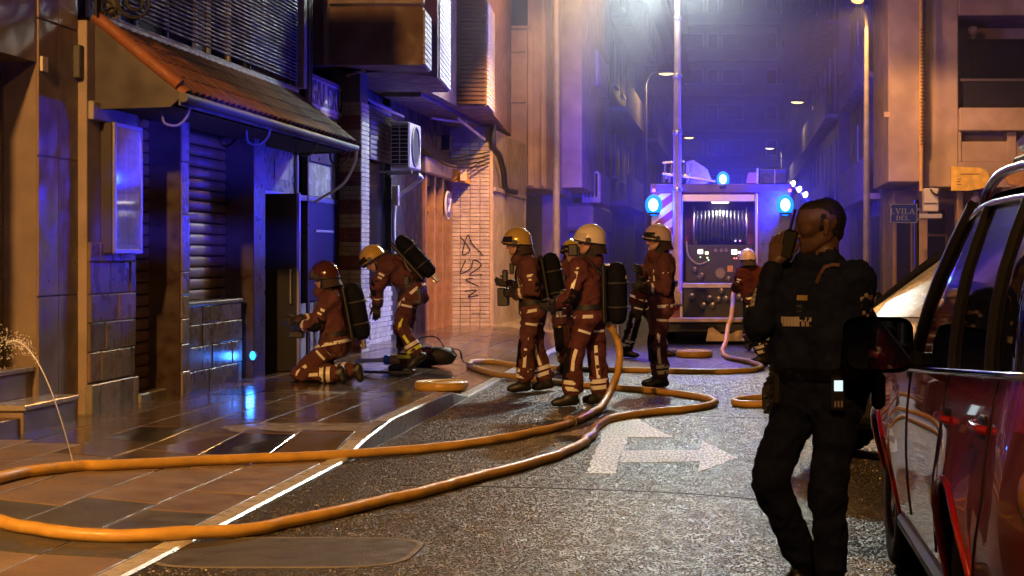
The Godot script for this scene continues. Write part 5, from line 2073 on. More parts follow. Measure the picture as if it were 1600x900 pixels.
		b.ball(Vector3(sg * (W - 0.33), s.bf - 0.3, s.f + 0.02), Vector3(0.2, 0.1, 0.1), Basis(), 14)
		put("headlamp", b, M(Color(0.5, 0.5, 0.52), 0.06, 0.4), t)
	# windscreen and rear glass
	for e: Array in [[s.cowl, s.rb, s.bf + 0.03, -1.0], [s.r - 0.04, s.ra, s.br + 0.02, 1.0]]:
		b = MB.new()
		rows = []
		for k in 7:
			var v := k / 6.0
			var line := PackedVector3Array()
			for i in 11:
				var u := i / 10.0 * 2.0 - 1.0
				var hw: float = lerpf(half.call(e[0], e[2]) - 0.04, W - 0.21, v)
				line.append(Vector3(hw * u, lerpf(e[2] + 0.03 * (1.0 - u * u) * (1.0 if e[3] < 0 else 0.0), s.top - 0.1 - 0.03 * u * u, v), lerpf(e[0], e[1], v) + e[3] * 0.07 * (1.0 - u * u)))
			rows.append(line)
		b.grid(rows, Vector3(0, 0.6, e[3]))
		put("windscreen" if e[3] < 0 else "rear_window", b, s.get("screen", pane), t)
	for e: Array in [[s.r + 0.03, 1.0], [s.f - 0.03, -1.0]]:
		b = MB.new()
		b.box(Vector3(0, 0.46, e[0] + e[1] * 0.04), Vector3(2.0 * W - 0.3, 0.24, 0.16), 0.05)
		put("bumper", b, dark, t)
		b = MB.new()
		b.box(Vector3(0, 0.52 if e[1] < 0 else 0.72, e[0] + e[1] * 0.13), Vector3(0.52, 0.11, 0.012), 0.004)
		put("number_plate", b, M(Color(0.7, 0.7, 0.68), 0.4), t)
	return t


func wheel(t: Node3D, c: Vector3, sg: float, r: float) -> void:
	var xf := Transform3D(Basis(Vector3(0, 0, -1) * sg, Vector3(sg, 0, 0), Vector3(0, 1, 0)), c)
	var b := MB.new()
	b.lathe([Vector2(r * 0.62, -0.115), Vector2(r * 0.9, -0.12), Vector2(r, -0.09), Vector2(r, 0.09), Vector2(r * 0.93, 0.12), Vector2(r * 0.66, 0.115), Vector2(r * 0.62, 0.1)], xf, 28)
	for k in 28:
		var a := TAU * k / 28
		b.box(c + Vector3(0, sin(a) * r, cos(a) * r), Vector3(0.18, 0.012, 0.05), 0.0, Basis(Vector3.RIGHT, -a + PI / 2))
	var ty := put("wheel", b, M(Color(0.012, 0.012, 0.012), 0.75), t)
	b = MB.new()
	b.hard([Vector2(0.0, 0.085), Vector2(0.05, 0.085), Vector2(0.06, 0.07), Vector2(0.07, 0.05), Vector2(r * 0.5, 0.03), Vector2(r * 0.6, 0.06), Vector2(r * 0.64, 0.1), Vector2(r * 0.66, 0.1)], xf, 24)
	for k in 5:
		var a := TAU * k / 5
		b.bar(c + Vector3(sg * 0.075, 0, 0), c + Vector3(sg * 0.085, sin(a) * r * 0.6, cos(a) * r * 0.6), 0.06, 0.03, 0.01, Vector3.RIGHT)
	put("rim", b, M(Color(0.4, 0.4, 0.42), 0.25, 0.9), ty)


func build_cars() -> void:
	var red := M(Color(0.5, 0.015, 0.022), 0.25, 0.1)
	red.clearcoat_enabled = true
	red.clearcoat = 1.0
	red.clearcoat_roughness = 0.03
	car("red_car", "dark red four-by-four with a blue light bar, parked beside the police officer", Vector3(1.58, 0, -6.45), 0.0,
		{"w": 0.87, "f": -2.4, "r": 2.25, "zf": -1.55, "zr": 1.05, "bf": 1.02, "br": 1.19, "cowl": -0.62, "top": 1.79, "ra": 1.95, "rb": 0.25, "b1": 0.62, "b2": 1.42, "flare": 0.05, "tail0": 0.62, "tail1": 1.03}, red)
	var silver := M(Color(0.42, 0.42, 0.43), 0.25, 0.5)
	silver.clearcoat_enabled = true
	silver.clearcoat = 1.0
	silver.clearcoat_roughness = 0.04
	var misted := MN(Color(0.5, 0.52, 0.55), 0.25, 6.0, 0.3, 1.0, false)       # beaded with water
	car("silver_car", "silver hatchback parked askew beyond the red car, blue light glinting on its windscreen", Vector3(2.25, 0, -13.2), 2.32,
		{"w": 0.86, "f": -2.05, "r": 1.95, "zf": -1.25, "zr": 1.25, "bf": 0.98, "br": 1.08, "cowl": -1.0, "top": 1.62, "ra": 1.5, "rb": -0.15, "b1": 0.15, "b2": 1.0, "flare": 0.02, "tail0": 0.7, "tail1": 1.0, "screen": misted}, silver)
	# the patrol van beyond the picture's edge, whose light bar throws the blue onto the bar front
	car("patrol_van", "dark patrol van with a lit blue light bar, on the pavement beside the red car", Vector3(4.6, 0.12, -2.5), 0.0,
		{"w": 0.95, "f": -2.5, "r": 2.4, "zf": -1.6, "zr": 1.4, "bf": 1.05, "br": 1.15, "cowl": -0.9, "top": 1.7, "ra": 2.2, "rb": -0.1, "b1": 0.5, "b2": 1.5, "flare": 0.02, "tail0": 0.7, "tail1": 1.1}, M(Color(0.01, 0.015, 0.05), 0.25))
	var v := thing("light_bar", "lit blue light bar on the roof of the patrol van", "light bar", Vector3(4.6, 1.78, -2.5))
	var vb := MB.new()
	vb.span(Vector3(-0.7, 0.0, -0.14), Vector3(0.7, 0.05, 0.14), 0.01)
	put("base", vb, M(Color(0.03, 0.03, 0.035), 0.4), v)
	for x: float in [-0.55, 0.55]:
		vb = MB.new()
		vb.box(Vector3(x, 0.12, 0), Vector3(0.34, 0.13, 0.24), 0.03)
		put("blue_lamp", vb, glow(Color(0.06, 0.12, 1.0), 6.0), v)
	# the light bar lies on the red car's roof
	var t := thing("light_bar", "unlit blue light bar on the roof of the red car", "light bar", Vector3(1.58, 1.79, -6.0))
	var b := MB.new()
	b.span(Vector3(-0.56, 0.05, -0.13), Vector3(0.56, 0.075, 0.13), 0.01)
	b.span(Vector3(-0.5, 0.0, -0.05), Vector3(-0.44, 0.06, 0.05), 0.01)
	b.span(Vector3(0.44, 0.0, -0.05), Vector3(0.5, 0.06, 0.05), 0.01)
	put("base", b, M(Color(0.03, 0.03, 0.035), 0.4), t)
	for x: float in [-0.4, 0.4]:
		b = MB.new()
		b.box(Vector3(x, 0.12, 0), Vector3(0.3, 0.085, 0.22), 0.03)
		put("blue_lens", b, M(Color(0.03, 0.07, 0.6), 0.1), t)
	b = MB.new()
	b.box(Vector3(0, 0.115, 0), Vector3(0.48, 0.075, 0.2), 0.02)
	put("cover", b, M(Color(0.5, 0.5, 0.55), 0.2), t)


func fire_engine() -> void:
	var t := thing("fire_engine", "fire engine seen from behind, pump bay open, blue beacons lit and light mast raised", "fire engine", Vector3(-0.25, 0, -28.2))
	var red := M(Color(0.22, 0.012, 0.012), 0.25)
	red.clearcoat_enabled = true
	var white := MN(Color(0.09, 0.09, 0.11), 0.35, 2.0, 0.0, 1.0, false)
	var alu := M(Color(0.45, 0.45, 0.46), 0.35, 0.8)
	var dark := M(Color(0.012, 0.012, 0.015), 0.5)
	var b := MB.new()
	b.span(Vector3(-1.2, 0.75, -5.2), Vector3(-0.68, 2.68, 0), 0.03)
	b.span(Vector3(0.6, 0.75, -5.2), Vector3(1.2, 2.68, 0), 0.03)
	b.span(Vector3(-0.68, 2.56, -5.2), Vector3(0.6, 2.68, 0), 0.01)
	b.span(Vector3(-0.68, 0.45, -5.2), Vector3(0.6, 2.56, -1.0))
	b.span(Vector3(-1.15, 0.45, -5.2), Vector3(-0.68, 0.75, -0.05), 0.01)
	b.span(Vector3(0.6, 0.45, -5.2), Vector3(1.15, 0.75, -0.05), 0.01)
	put("body", b, red, t)
	b = MB.new()
	b.span(Vector3(-1.2, 0.6, -7.6), Vector3(1.2, 2.75, -5.35), 0.12)
	put("cab", b, red, t)
	b = MB.new()
	b.span(Vector3(-1.15, 1.6, -7.62), Vector3(1.15, 2.4, -7.58), 0.01)
	put("windscreen", b, M(Color(0.01, 0.01, 0.012), 0.05), t)
	b = MB.new()
	b.span(Vector3(-0.8, 2.78, -7.8), Vector3(0.8, 2.9, -7.4), 0.03)
	var cb := put("cab_light_bar", b, dark, t)
	for x: float in [-0.5, 0.5]:
		b = MB.new()
		b.box(Vector3(x, 2.93, -7.66), Vector3(0.5, 0.14, 0.3), 0.04)
		put("beacon_lamp", b, glow(Color(0.0, 0.2, 1.0), 4.0), cb)
	# white side panel and trims of the rear wall
	b = MB.new()
	b.span(Vector3(0.64, 0.8, 0.0), Vector3(1.17, 2.62, 0.012), 0.004)
	var pn := put("rear_panel", b, white, t)
	b = MB.new()
	for q: Array in [[0.68, 1.7, 1.13, 1.71], [0.68, 1.0, 1.13, 1.01]]:
		b.span(Vector3(q[0], q[1], 0.012), Vector3(q[2], q[3], 0.016))
	put("seam", b, dark, pn)
	b = MB.new()
	b.span(Vector3(-1.2, 2.58, 0.0), Vector3(1.2, 2.72, 0.03), 0.008)
	put("header", b, MN(Color(0.13, 0.08, 0.08), 0.5, 2.0, 0.0, 1.0, false), t)
	for x: Array in [[-0.7, -0.655], [0.575, 0.62]]:
		b = MB.new()
		b.span(Vector3(x[0], 0.45, 0.0), Vector3(x[1], 2.56, 0.035), 0.006)
		put("door_rail", b, alu, t)
	b = MB.new()
	b.span(Vector3(-0.655, 2.42, -0.12), Vector3(0.575, 2.55, 0.02), 0.01)
	put("roller_shutter", b, alu, t)
	# hazard chevrons
	b = MB.new()
	b.span(Vector3(-1.18, 0.78, 0.0), Vector3(-0.705, 2.56, 0.01), 0.002)
	var hz := put("chevron_board", b, M(Color(0.22, 0.02, 0.025), 0.4), t)
	for k in 7:
		var y := 0.62 + 0.28 * k
		var poly := PackedVector2Array([Vector2(-1.18, y), Vector2(-0.705, y + 0.36), Vector2(-0.705, y + 0.5), Vector2(-1.18, y + 0.14)])
		var clip := Geometry2D.intersect_polygons(poly, PackedVector2Array([Vector2(-1.18, 0.78), Vector2(-0.705, 0.78), Vector2(-0.705, 2.56), Vector2(-1.18, 2.56)]))
		for c in clip:
			b = MB.new()
			b.prism(c, 0.004, Transform3D(Basis(), Vector3(0, 0, 0.0095)))
			put("chevron_stripe", b, M(Color(0.62, 0.6, 0.42), 0.4), hz)
	# pump bay
	b = MB.new()
	b.span(Vector3(-0.655, 1.03, -0.9), Vector3(0.575, 1.06, 0.03), 0.004)
	b.span(Vector3(-0.655, 1.03, -1.0), Vector3(-0.645, 2.5, -0.02))
	b.span(Vector3(0.565, 1.03, -1.0), Vector3(0.575, 2.5, -0.02))
	put("bay_lining", b, M(Color(0.02, 0.02, 0.025), 0.5), t)
	b = MB.new()
	b.span(Vector3(-0.66, 0.96, 0.0), Vector3(0.58, 1.04, 0.08), 0.008)
	put("shelf_edge", b, MN(Color(0.5, 0.42, 0.34), 0.4, 2.0, 0.0, 1.0, false), t)
	var reel := Node3D.new()
	reel.name = "hose_reel"
	t.add_child(reel)
	for k in 13:
		b = MB.new()
		var ring := PackedVector3Array()
		for i in 24:
			ring.append(Vector3(-0.42 + 0.066 * k, 2.02 + 0.24 * sin(TAU * i / 24), -0.38 + 0.24 * cos(TAU * i / 24)))
		b.tube(ring, 0.03, 8, true)
		put("hose_turn", b, M(Color(0.05, 0.05, 0.055), 0.3), reel)
	for x: float in [-0.48, 0.42]:
		b = MB.new()
		b.cyl(Vector3(x, 2.02, -0.38), Vector3(x + 0.025, 2.02, -0.38), 0.33, 24, 0.004)
		put("flange", b, alu, reel)
	# instruments
	b = MB.new()
	b.span(Vector3(-0.63, 1.06, -0.34), Vector3(0.55, 1.7, -0.3), 0.008)
	var panel := put("control_panel", b, M(Color(0.01, 0.01, 0.014), 0.4), t)
	for q: Array in [[-0.36, 1.575, 0.05, Color(1.0, 0.95, 0.75), 5.0], [-0.25, 1.55, 0.035, Color(0.9, 0.95, 0.5), 2.5], [0.22, 1.57, 0.055, Color(1.0, 0.95, 0.75), 5.0], [0.31, 1.56, 0.03, Color(1, 0.75, 0.5), 2.5]]:
		b = MB.new()
		b.box(Vector3(q[0], q[1], -0.292), Vector3(q[2] * 1.7, q[2] * 1.5, 0.016), 0.006)
		put("gauge_light", b, glow(q[3], q[4]), panel)
	for q: Array in [[-0.36, 1.48, 0.013, Color(0.4, 1, 0.6)], [-0.24, 1.47, 0.016, Color(0.8, 1, 0.4)], [-0.22, 1.43, 0.014, Color(0.5, 1, 0.4)], [0.05, 1.81, 0.018, Color(0.15, 1.0, 0.5)], [0.11, 1.81, 0.018, Color(0.15, 1.0, 0.5)], [0.24, 1.76, 0.016, Color(0.8, 0.6, 1)], [0.32, 1.76, 0.016, Color(1.0, 0.3, 0.6)], [0.3, 1.5, 0.014, Color(1, 0.6, 0.3)], [0.22, 1.46, 0.014, Color(1, 0.2, 0.15)], [0.26, 1.46, 0.014, Color(1, 0.2, 0.15)]]:
		b = MB.new()
		b.ball(Vector3(q[0], q[1], -0.29), Vector3.ONE * q[2], Basis(), 8)
		put("indicator_light", b, glow(q[3], 2.5), panel)
	for q: Array in [[-0.1, 1.6, 0.035], [0.0, 1.6, 0.035], [0.08, 1.6, 0.035], [-0.02, 1.21, 0.1]]:
		b = MB.new()
		b.hard([Vector2(0, 0.012), Vector2(q[2] * 0.8, 0.012), Vector2(q[2] * 0.8, 0.012), Vector2(q[2] * 0.85, 0.03), Vector2(q[2], 0.03), Vector2(q[2], 0.0)], Transform3D(Basis(Vector3.RIGHT, Vector3.BACK, Vector3.DOWN), Vector3(q[0], q[1], -0.3)), 18)
		put("dial", b, M(Color(0.2, 0.18, 0.17), 0.3, 0.6), panel)
	b = MB.new()
	b.box(Vector3(0.15, 1.28, -0.29), Vector3(0.1, 0.11, 0.02), 0.006)
	put("warning_plate", b, M(Color(0.65, 0.3, 0.06), 0.5), panel)
	for q: Array in [[-0.46, 1.26], [-0.34, 1.16], [-0.38, 1.12], [-0.5, 0.82], [-0.2, 0.78], [-0.05, 0.76], [0.08, 0.77], [0.12, 1.1], [0.0, 0.9], [0.3, 0.8], [-0.3, 0.66], [-0.15, 0.66]]:
		b = MB.new()
		var zz := -0.3 if q[1] > 1.03 else -0.02
		b.cyl(Vector3(q[0], q[1], zz), Vector3(q[0], q[1], zz + 0.07), 0.022, 10)
		b.hard([Vector2(0.02, 0.0), Vector2(0.055, 0.0), Vector2(0.055, 0.0), Vector2(0.055, 0.03), Vector2(0.055, 0.03), Vector2(0.02, 0.045)], Transform3D(Basis(Vector3.RIGHT, Vector3.BACK, Vector3.DOWN), Vector3(q[0], q[1], zz + 0.06)), 12)
		put("valve", b, M(Color(0.2, 0.18, 0.16), 0.3, 0.8), t)
	b = MB.new()
	b.tube(smooth([Vector3(-0.6, 1.75, -0.25), Vector3(-0.56, 1.5, -0.2), Vector3(-0.4, 1.36, -0.22), Vector3(-0.25, 1.4, -0.26)], 0.05), 0.018, 7)
	put("cable", b, M(Color(0.3, 0.3, 0.32), 0.4), t)
	b = MB.new()
	b.span(Vector3(-0.66, 0.45, -0.03), Vector3(0.58, 0.96, -0.02))
	put("pump_panel", b, M(Color(0.008, 0.008, 0.012), 0.4), t)
	b = MB.new()
	b.box(Vector3(-0.02, 2.42, -0.28), Vector3(0.3, 0.03, 0.06), 0.01)
	put("bay_lamp", b, glow(Color(1.0, 0.92, 0.75), 5.0), t)
	spot(Vector3(-0.27, 2.39, -28.46), Vector3(-0.27, 1.0, -28.5), Color(1.0, 0.92, 0.75), 1.6, 80.0, 0.08)
	# bumper, step and mudflaps
	b = MB.new()
	b.span(Vector3(-0.9, 0.38, 0.02), Vector3(1.0, 0.46, 0.16), 0.015)
	put("bumper", b, MN(Color(0.4, 0.3, 0.24), 0.5, 2.0, 0.0, 1.0, false), t)
	b = MB.new()
	b.span(Vector3(-1.15, 0.2, -1.6), Vector3(1.15, 0.44, -0.02), 0.02)
	put("chassis", b, dark, t)
	b = MB.new()
	var fl := PackedVector2Array([Vector2(-0.26, 0.06), Vector2(-0.22, 0.27), Vector2(-0.15, 0.3), Vector2(0.0, 0.18), Vector2(0.1, 0.16), Vector2(0.28, 0.24), Vector2(0.46, 0.25), Vector2(0.46, 0.06)])
	b.prism(fl, 0.03, Transform3D(Basis(), Vector3(0, 0, 0.02)))
	put("step_plate", b, MN(Color(0.5, 0.38, 0.22), 0.5, 2.0, 0.0, 1.0, false), t)
	for x: float in [-0.95, 0.95]:
		for z: float in [-1.9, -6.4]:
			wheel(t, Vector3(x, 0.5, z), signf(x), 0.5)
	b = MB.new()
	b.box(Vector3(-0.87, 0.66, 0.02), Vector3(0.28, 0.14, 0.05), 0.02)
	b.box(Vector3(0.95, 0.66, 0.02), Vector3(0.28, 0.14, 0.05), 0.02)
	put("tail_lamp", b, M(Color(0.3, 0.01, 0.01), 0.15), t)
	for x: float in [-1.14, 1.16]:
		b = MB.new()
		b.ball(Vector3(x, 2.61, 0.05), Vector3(0.03, 0.03, 0.03), Basis(), 10)
		put("marker_light", b, glow(Color(1.0, 0.15, 0.15), 3.0), t)
	# mast
	var mast := Node3D.new()
	mast.name = "light_mast"
	t.add_child(mast)
	var ys := [0.9, 2.62, 3.58, 4.54, 5.5, 6.3]
	for k in 5:
		b = MB.new()
		var r := 0.078 - 0.0075 * k
		b.cyl(Vector3(-0.74, ys[k], 0.14), Vector3(-0.74, ys[k + 1], 0.14), r, 16)
		put("tube_section", b, MN(Color(0.5, 0.36, 0.3), 0.45, 2.0, 0.0, 1.0, false), mast)
		b = MB.new()
		b.cyl(Vector3(-0.74, ys[k + 1] - 0.03, 0.14), Vector3(-0.74, ys[k + 1] + 0.03, 0.14), r + 0.014, 16, 0.006)
		put("collar", b, alu, mast)
	b = MB.new()
	b.span(Vector3(-0.98, 0.68, 0.02), Vector3(-0.66, 0.9, 0.2), 0.015)
	put("mast_foot", b, MN(Color(0.55, 0.45, 0.3), 0.4, 2.0, 0.0, 1.0, false), mast)
	b = MB.new()
	b.span(Vector3(-1.05, 6.3, 0.05), Vector3(-0.43, 6.36, 0.23), 0.01)
	put("cross_bar", b, alu, mast)
	for x: float in [-0.95, -0.53]:
		b = MB.new()
		b.box(Vector3(x, 6.5, 0.14), Vector3(0.34, 0.26, 0.1), 0.02, Basis(Vector3.RIGHT, 0.45))
		put("flood_housing", b, dark, mast)
		b = MB.new()
		b.box(Vector3(x, 6.474, 0.194), Vector3(0.3, 0.22, 0.012), 0.0, Basis(Vector3.RIGHT, 0.45))
		put("flood_lamp", b, glow(Color(0.86, 1.0, 0.92), 12.0), mast)
	# beacons
	for q: Array in [[-1.14, 2.36, 0.1, 0.1], [1.08, 2.36, 0.1, 0.1], [0.03, 2.8, -0.05, 0.075]]:
		b = MB.new()
		b.cyl(Vector3(q[0], q[1] - 0.16, q[2]), Vector3(q[0], q[1] - 0.1, q[2]), 0.1, 16, 0.01)
		var be := put("beacon", b, dark, t)
		b = MB.new()
		b.ball(Vector3(q[0], q[1], q[2]), Vector3(q[3], q[3] * 1.25, q[3]) * 1.45, Basis(), 18)
		put("beacon_lamp", b, glow(Color(0.0, 0.2, 1.0), 2.4), be)
		b = MB.new()
		b.ball(Vector3(q[0], q[1], q[2] + q[3] * 1.2), Vector3(q[3] * 0.8, q[3] * 1.05, q[3] * 0.8), Basis(), 14)
		put("flash_lamp", b, glow(Color(0.55, 0.95, 1.0), 5.0), be)
	# on the roof: ladders, boxes
	var lad := Node3D.new()
	lad.name = "roof_ladder"
	t.add_child(lad)
	for x: float in [-0.95, -0.55]:
		b = MB.new()
		b.bar(Vector3(x, 2.85, -0.05), Vector3(x, 3.1, -4.5), 0.05, 0.09, 0.01)
		put("stile", b, alu, lad)
	for k in 9:
		b = MB.new()
		b.bar(Vector3(-0.95, 2.855 + 0.028 * k, -0.15 - 0.5 * k), Vector3(-0.55, 2.855 + 0.028 * k, -0.15 - 0.5 * k), 0.04, 0.04, 0.01)
		put("rung", b, alu, lad)
	b = MB.new()
	b.prism(PackedVector2Array([Vector2(-0.6, 2.72), Vector2(-0.6, 3.1), Vector2(-0.48, 3.14), Vector2(-0.24, 2.98), Vector2(-0.16, 2.78), Vector2(-0.3, 2.72)]), 0.06, Transform3D(Basis(), Vector3(0, 0, -0.2)))
	put("deflector", b, MN(Color(0.5, 0.4, 0.42), 0.4, 2.0, 0.0, 1.0, false), t)
	for k in 5:
		b = MB.new()
		b.bar(Vector3(-0.98 + 0.1 * k, 2.74, 0.0), Vector3(-0.95 + 0.11 * k, 3.08 - 0.03 * (k % 2), -0.1), 0.03, 0.03, 0.006)
		put("rack_bar", b, alu, t)
	b = MB.new()
	b.bar(Vector3(-1.0, 2.9, 0.02), Vector3(-0.1, 2.76, 0.02), 0.05, 0.04, 0.008)
	b.bar(Vector3(-1.0, 3.08, -0.02), Vector3(-0.62, 3.1, -0.02), 0.04, 0.04, 0.008)
	put("roof_rail", b, alu, t)
	b = MB.new()
	b.span(Vector3(0.64, 2.72, -1.2), Vector3(1.12, 2.98, -0.03), 0.02)
	var bx := put("roof_box", b, white, t)
	b = MB.new()
	b.span(Vector3(0.9, 2.72, -0.03), Vector3(0.915, 2.97, -0.015))
	b.span(Vector3(0.6, 2.72, -0.05), Vector3(0.635, 2.99, 0.0), 0.006)
	put("latch", b, alu, bx)
	b = MB.new()
	b.prism(PackedVector2Array([Vector2(0.42, 2.74), Vector2(0.46, 2.92), Vector2(0.6, 2.92), Vector2(0.6, 2.74)]), 0.2, Transform3D(Basis(), Vector3(0, 0, -0.3)))
	put("rolled_sheet", b, M(Color(0.55, 0.25, 0.22), 0.6), t)
	b = MB.new()
	b.bar(Vector3(1.12, 2.78, -0.05), Vector3(1.5, 2.46, -0.4), 0.04, 0.05, 0.01)
	var arm := put("side_lamp_arm", b, alu, t)
	for k in 3:
		b = MB.new()
		b.ball(Vector3(1.22 + 0.11 * k, 2.73 - 0.09 * k, -0.09 - 0.1 * k), Vector3(0.04, 0.055, 0.03), Basis(Vector3.BACK, -0.4), 10)
		put("side_lamp", b, glow(Color(1.0, 0.95, 0.85), 6.0), arm)


# ---------- people ----------
# A figure is a field of tapered capsules joined smoothly and meshed as surface nets. Bone: [a, b, ra, rb, region, k, squash axis, squash].
class Field:
	var lo: Vector3
	var cell: float
	var nx: int
	var ny: int
	var nz: int
	var g := PackedFloat32Array()
	var bones: Array

	func _init(bs: Array, c: float) -> void:
		bones = bs
		cell = c
		lo = Vector3.INF
		var hi := -Vector3.INF
		for b: Array in bones:
			var m: float = maxf(b[2], b[3]) + 4.0 * c
			lo = lo.min(b[0] - Vector3.ONE * m).min(b[1] - Vector3.ONE * m)
			hi = hi.max(b[0] + Vector3.ONE * m).max(b[1] + Vector3.ONE * m)
		nx = int((hi.x - lo.x) / c) + 2
		ny = int((hi.y - lo.y) / c) + 2
		nz = int((hi.z - lo.z) / c) + 2
		g.resize(nx * ny * nz)
		g.fill(1.0)
		for b: Array in bones:
			splat(b)

	func splat(b: Array) -> void:
		var a: Vector3 = b[0]
		var ab: Vector3 = b[1] - a
		var inv := 1.0 / maxf(ab.length_squared(), 1e-9)
		var ra: float = b[2]
		var dr: float = b[3] - ra
		var k: float = b[5]
		var ax: Vector3 = b[6] if b.size() > 6 else Vector3.ZERO
		var sq: float = (b[7] - 1.0) if b.size() > 6 else 0.0
		var m: float = maxf(b[2], b[3]) + k + 2.5 * cell
		var p0: Vector3 = (a.min(b[1]) - Vector3.ONE * m - lo) / cell
		var p1: Vector3 = (a.max(b[1]) + Vector3.ONE * m - lo) / cell
		var x0 := maxi(0, int(p0.x))
		var x1 := mini(nx - 1, int(p1.x) + 1)
		for iz in range(maxi(0, int(p0.z)), mini(nz - 1, int(p1.z) + 1) + 1):
			for iy in range(maxi(0, int(p0.y)), mini(ny - 1, int(p1.y) + 1) + 1):
				var i := (iz * ny + iy) * nx + x0
				var p := lo + Vector3(x0, iy, iz) * cell - a
				for ix in range(x0, x1 + 1):
					var t := clampf(p.dot(ab) * inv, 0.0, 1.0)
					var d := p - ab * t
					if sq != 0.0:
						d += ax * (d.dot(ax) * sq)
					var s := d.length() - ra - dr * t
					var e := g[i]
					if s < e + k:
						if e < s + k:
							var h := k - absf(e - s)
							g[i] = minf(e, s) - h * h * 0.25 / k
						elif s < e:
							g[i] = s
					p.x += cell
					i += 1

	func at(p: Vector3) -> float:
		var q := (p - lo) / cell
		var x := clampi(int(q.x), 0, nx - 2)
		var y := clampi(int(q.y), 0, ny - 2)
		var z := clampi(int(q.z), 0, nz - 2)
		var f := q - Vector3(x, y, z)
		var i := (z * ny + y) * nx + x
		var s := nx * ny
		var a := lerpf(lerpf(g[i], g[i + 1], f.x), lerpf(g[i + nx], g[i + nx + 1], f.x), f.y)
		var b := lerpf(lerpf(g[i + s], g[i + s + 1], f.x), lerpf(g[i + s + nx], g[i + s + nx + 1], f.x), f.y)
		return lerpf(a, b, f.z)

	func hit(p: Vector3, dir: Vector3, most := 0.4) -> Vector3:      # out of the body along dir, to its surface
		var s := cell * 0.6
		var d := 0.0
		var v := at(p)
		while d < most:
			var w := at(p + dir * (d + s))
			if v <= 0.0 and w > 0.0:
				return p + dir * (d + s * (-v / maxf(w - v, 1e-6)))
			if v > 0.0:
				return p + dir * d
			v = w
			d += s
		return p + dir * most

	func region(p: Vector3) -> int:
		var best := 1e9
		var r := 0
		for b: Array in bones:
			var ab: Vector3 = b[1] - b[0]
			var t := clampf((p - b[0]).dot(ab) / maxf(ab.length_squared(), 1e-9), 0.0, 1.0)
			var d: Vector3 = p - b[0] - ab * t
			if b.size() > 6:
				d += b[6] * (d.dot(b[6]) * (b[7] - 1.0))
			var s: float = d.length() - lerpf(b[2], b[3], t)
			if s < best:
				best = s
				r = b[4]
		return r


func nets(f: Field, into: Dictionary, folds := 0.0, fold_noise: FastNoiseLite = null, folded := [1, 2]) -> void:     # adds each region's triangles to into[region] = [verts, normals, index]
	var ids := {}
	var vs := PackedVector3Array()
	var ns := PackedVector3Array()
	var rs := PackedInt32Array()
	var sy := f.nx
	var sz := f.nx * f.ny
	var near := f.cell * 1.8
	var quads: Array = []
	var corner := [0, 1, sy, sy + 1, sz, sz + 1, sz + sy, sz + sy + 1]
	var offs := [Vector3(0, 0, 0), Vector3(1, 0, 0), Vector3(0, 1, 0), Vector3(1, 1, 0), Vector3(0, 0, 1), Vector3(1, 0, 1), Vector3(0, 1, 1), Vector3(1, 1, 1)]
	var pairs := [[0, 1], [2, 3], [4, 5], [6, 7], [0, 2], [1, 3], [4, 6], [5, 7], [0, 4], [1, 5], [2, 6], [3, 7]]
	var g := f.g
	for z in range(1, f.nz - 1):
		for y in range(1, f.ny - 1):
			var i := z * sz + y * sy
			for x in range(1, f.nx - 1):
				var v := g[i + x]
				if absf(v) > near:
					continue
				var neg := v < 0.0
				if neg != (g[i + x + 1] < 0.0):
					quads.append([i + x, sy, sz, neg])
				if neg != (g[i + x + sy] < 0.0):
					quads.append([i + x, sz, 1, neg])
				if neg != (g[i + x + sz] < 0.0):
					quads.append([i + x, 1, sy, neg])
	var tri: Array = []
	for q: Array in quads:
		var c := PackedInt32Array([q[0] - q[1] - q[2], q[0] - q[2], q[0], q[0] - q[1]])
		for k in 4:
			var i: int = c[k]
			if not ids.has(i):
				var sum := Vector3.ZERO
				var cnt := 0
				var val := PackedFloat32Array()
				for o: int in corner:
					val.append(g[i + o])
				for p: Array in pairs:
					var a := val[p[0]]
					var b := val[p[1]]
					if (a < 0.0) != (b < 0.0):
						sum += offs[p[0]].lerp(offs[p[1]], a / (a - b))
						cnt += 1
				var n := Vector3(val[1] + val[3] + val[5] + val[7] - val[0] - val[2] - val[4] - val[6], val[2] + val[3] + val[6] + val[7] - val[0] - val[1] - val[4] - val[5], val[4] + val[5] + val[6] + val[7] - val[0] - val[1] - val[2] - val[3]).normalized()
				var iz := i / sz
				var iy := (i - iz * sz) / sy
				var ix := i - iz * sz - iy * sy
				var pos := f.lo + (Vector3(ix, iy, iz) + sum / maxf(cnt, 1)) * f.cell
				ids[i] = vs.size()
				var r := f.region(pos)
				if folds > 0.0 and r in folded:
					pos += n * (fold_noise.get_noise_3dv(pos) * folds)
				vs.append(pos)
				ns.append(n)
				rs.append(r)
			c[k] = ids[i]
		if q[3]:
			tri.append([c[0], c[1], c[2]])
			tri.append([c[0], c[2], c[3]])
		else:
			tri.append([c[0], c[2], c[1]])
			tri.append([c[0], c[3], c[2]])
	if folds > 0.0:      # normals that follow the folds
		var acc := PackedVector3Array()
		acc.resize(vs.size())
		for t: Array in tri:
			var nn := (vs[t[1]] - vs[t[0]]).cross(vs[t[2]] - vs[t[0]])
			if nn.dot(ns[t[0]]) < 0.0:
				nn = -nn
			for k in 3:
				acc[t[k]] += nn
		for i in vs.size():
			if acc[i].length_squared() > 1e-16:
				ns[i] = acc[i].normalized()
	for t: Array in tri:
		var r: int = rs[t[0]]
		if not into.has(r):
			into[r] = [PackedVector3Array(), PackedVector3Array()]
		var order := [0, 1, 2] if (vs[t[1]] - vs[t[0]]).cross(vs[t[2]] - vs[t[0]]).dot(ns[t[0]]) < 0.0 else [0, 2, 1]
		for k: int in order:
			into[r][0].append(vs[t[k]])
			into[r][1].append(ns[t[k]])


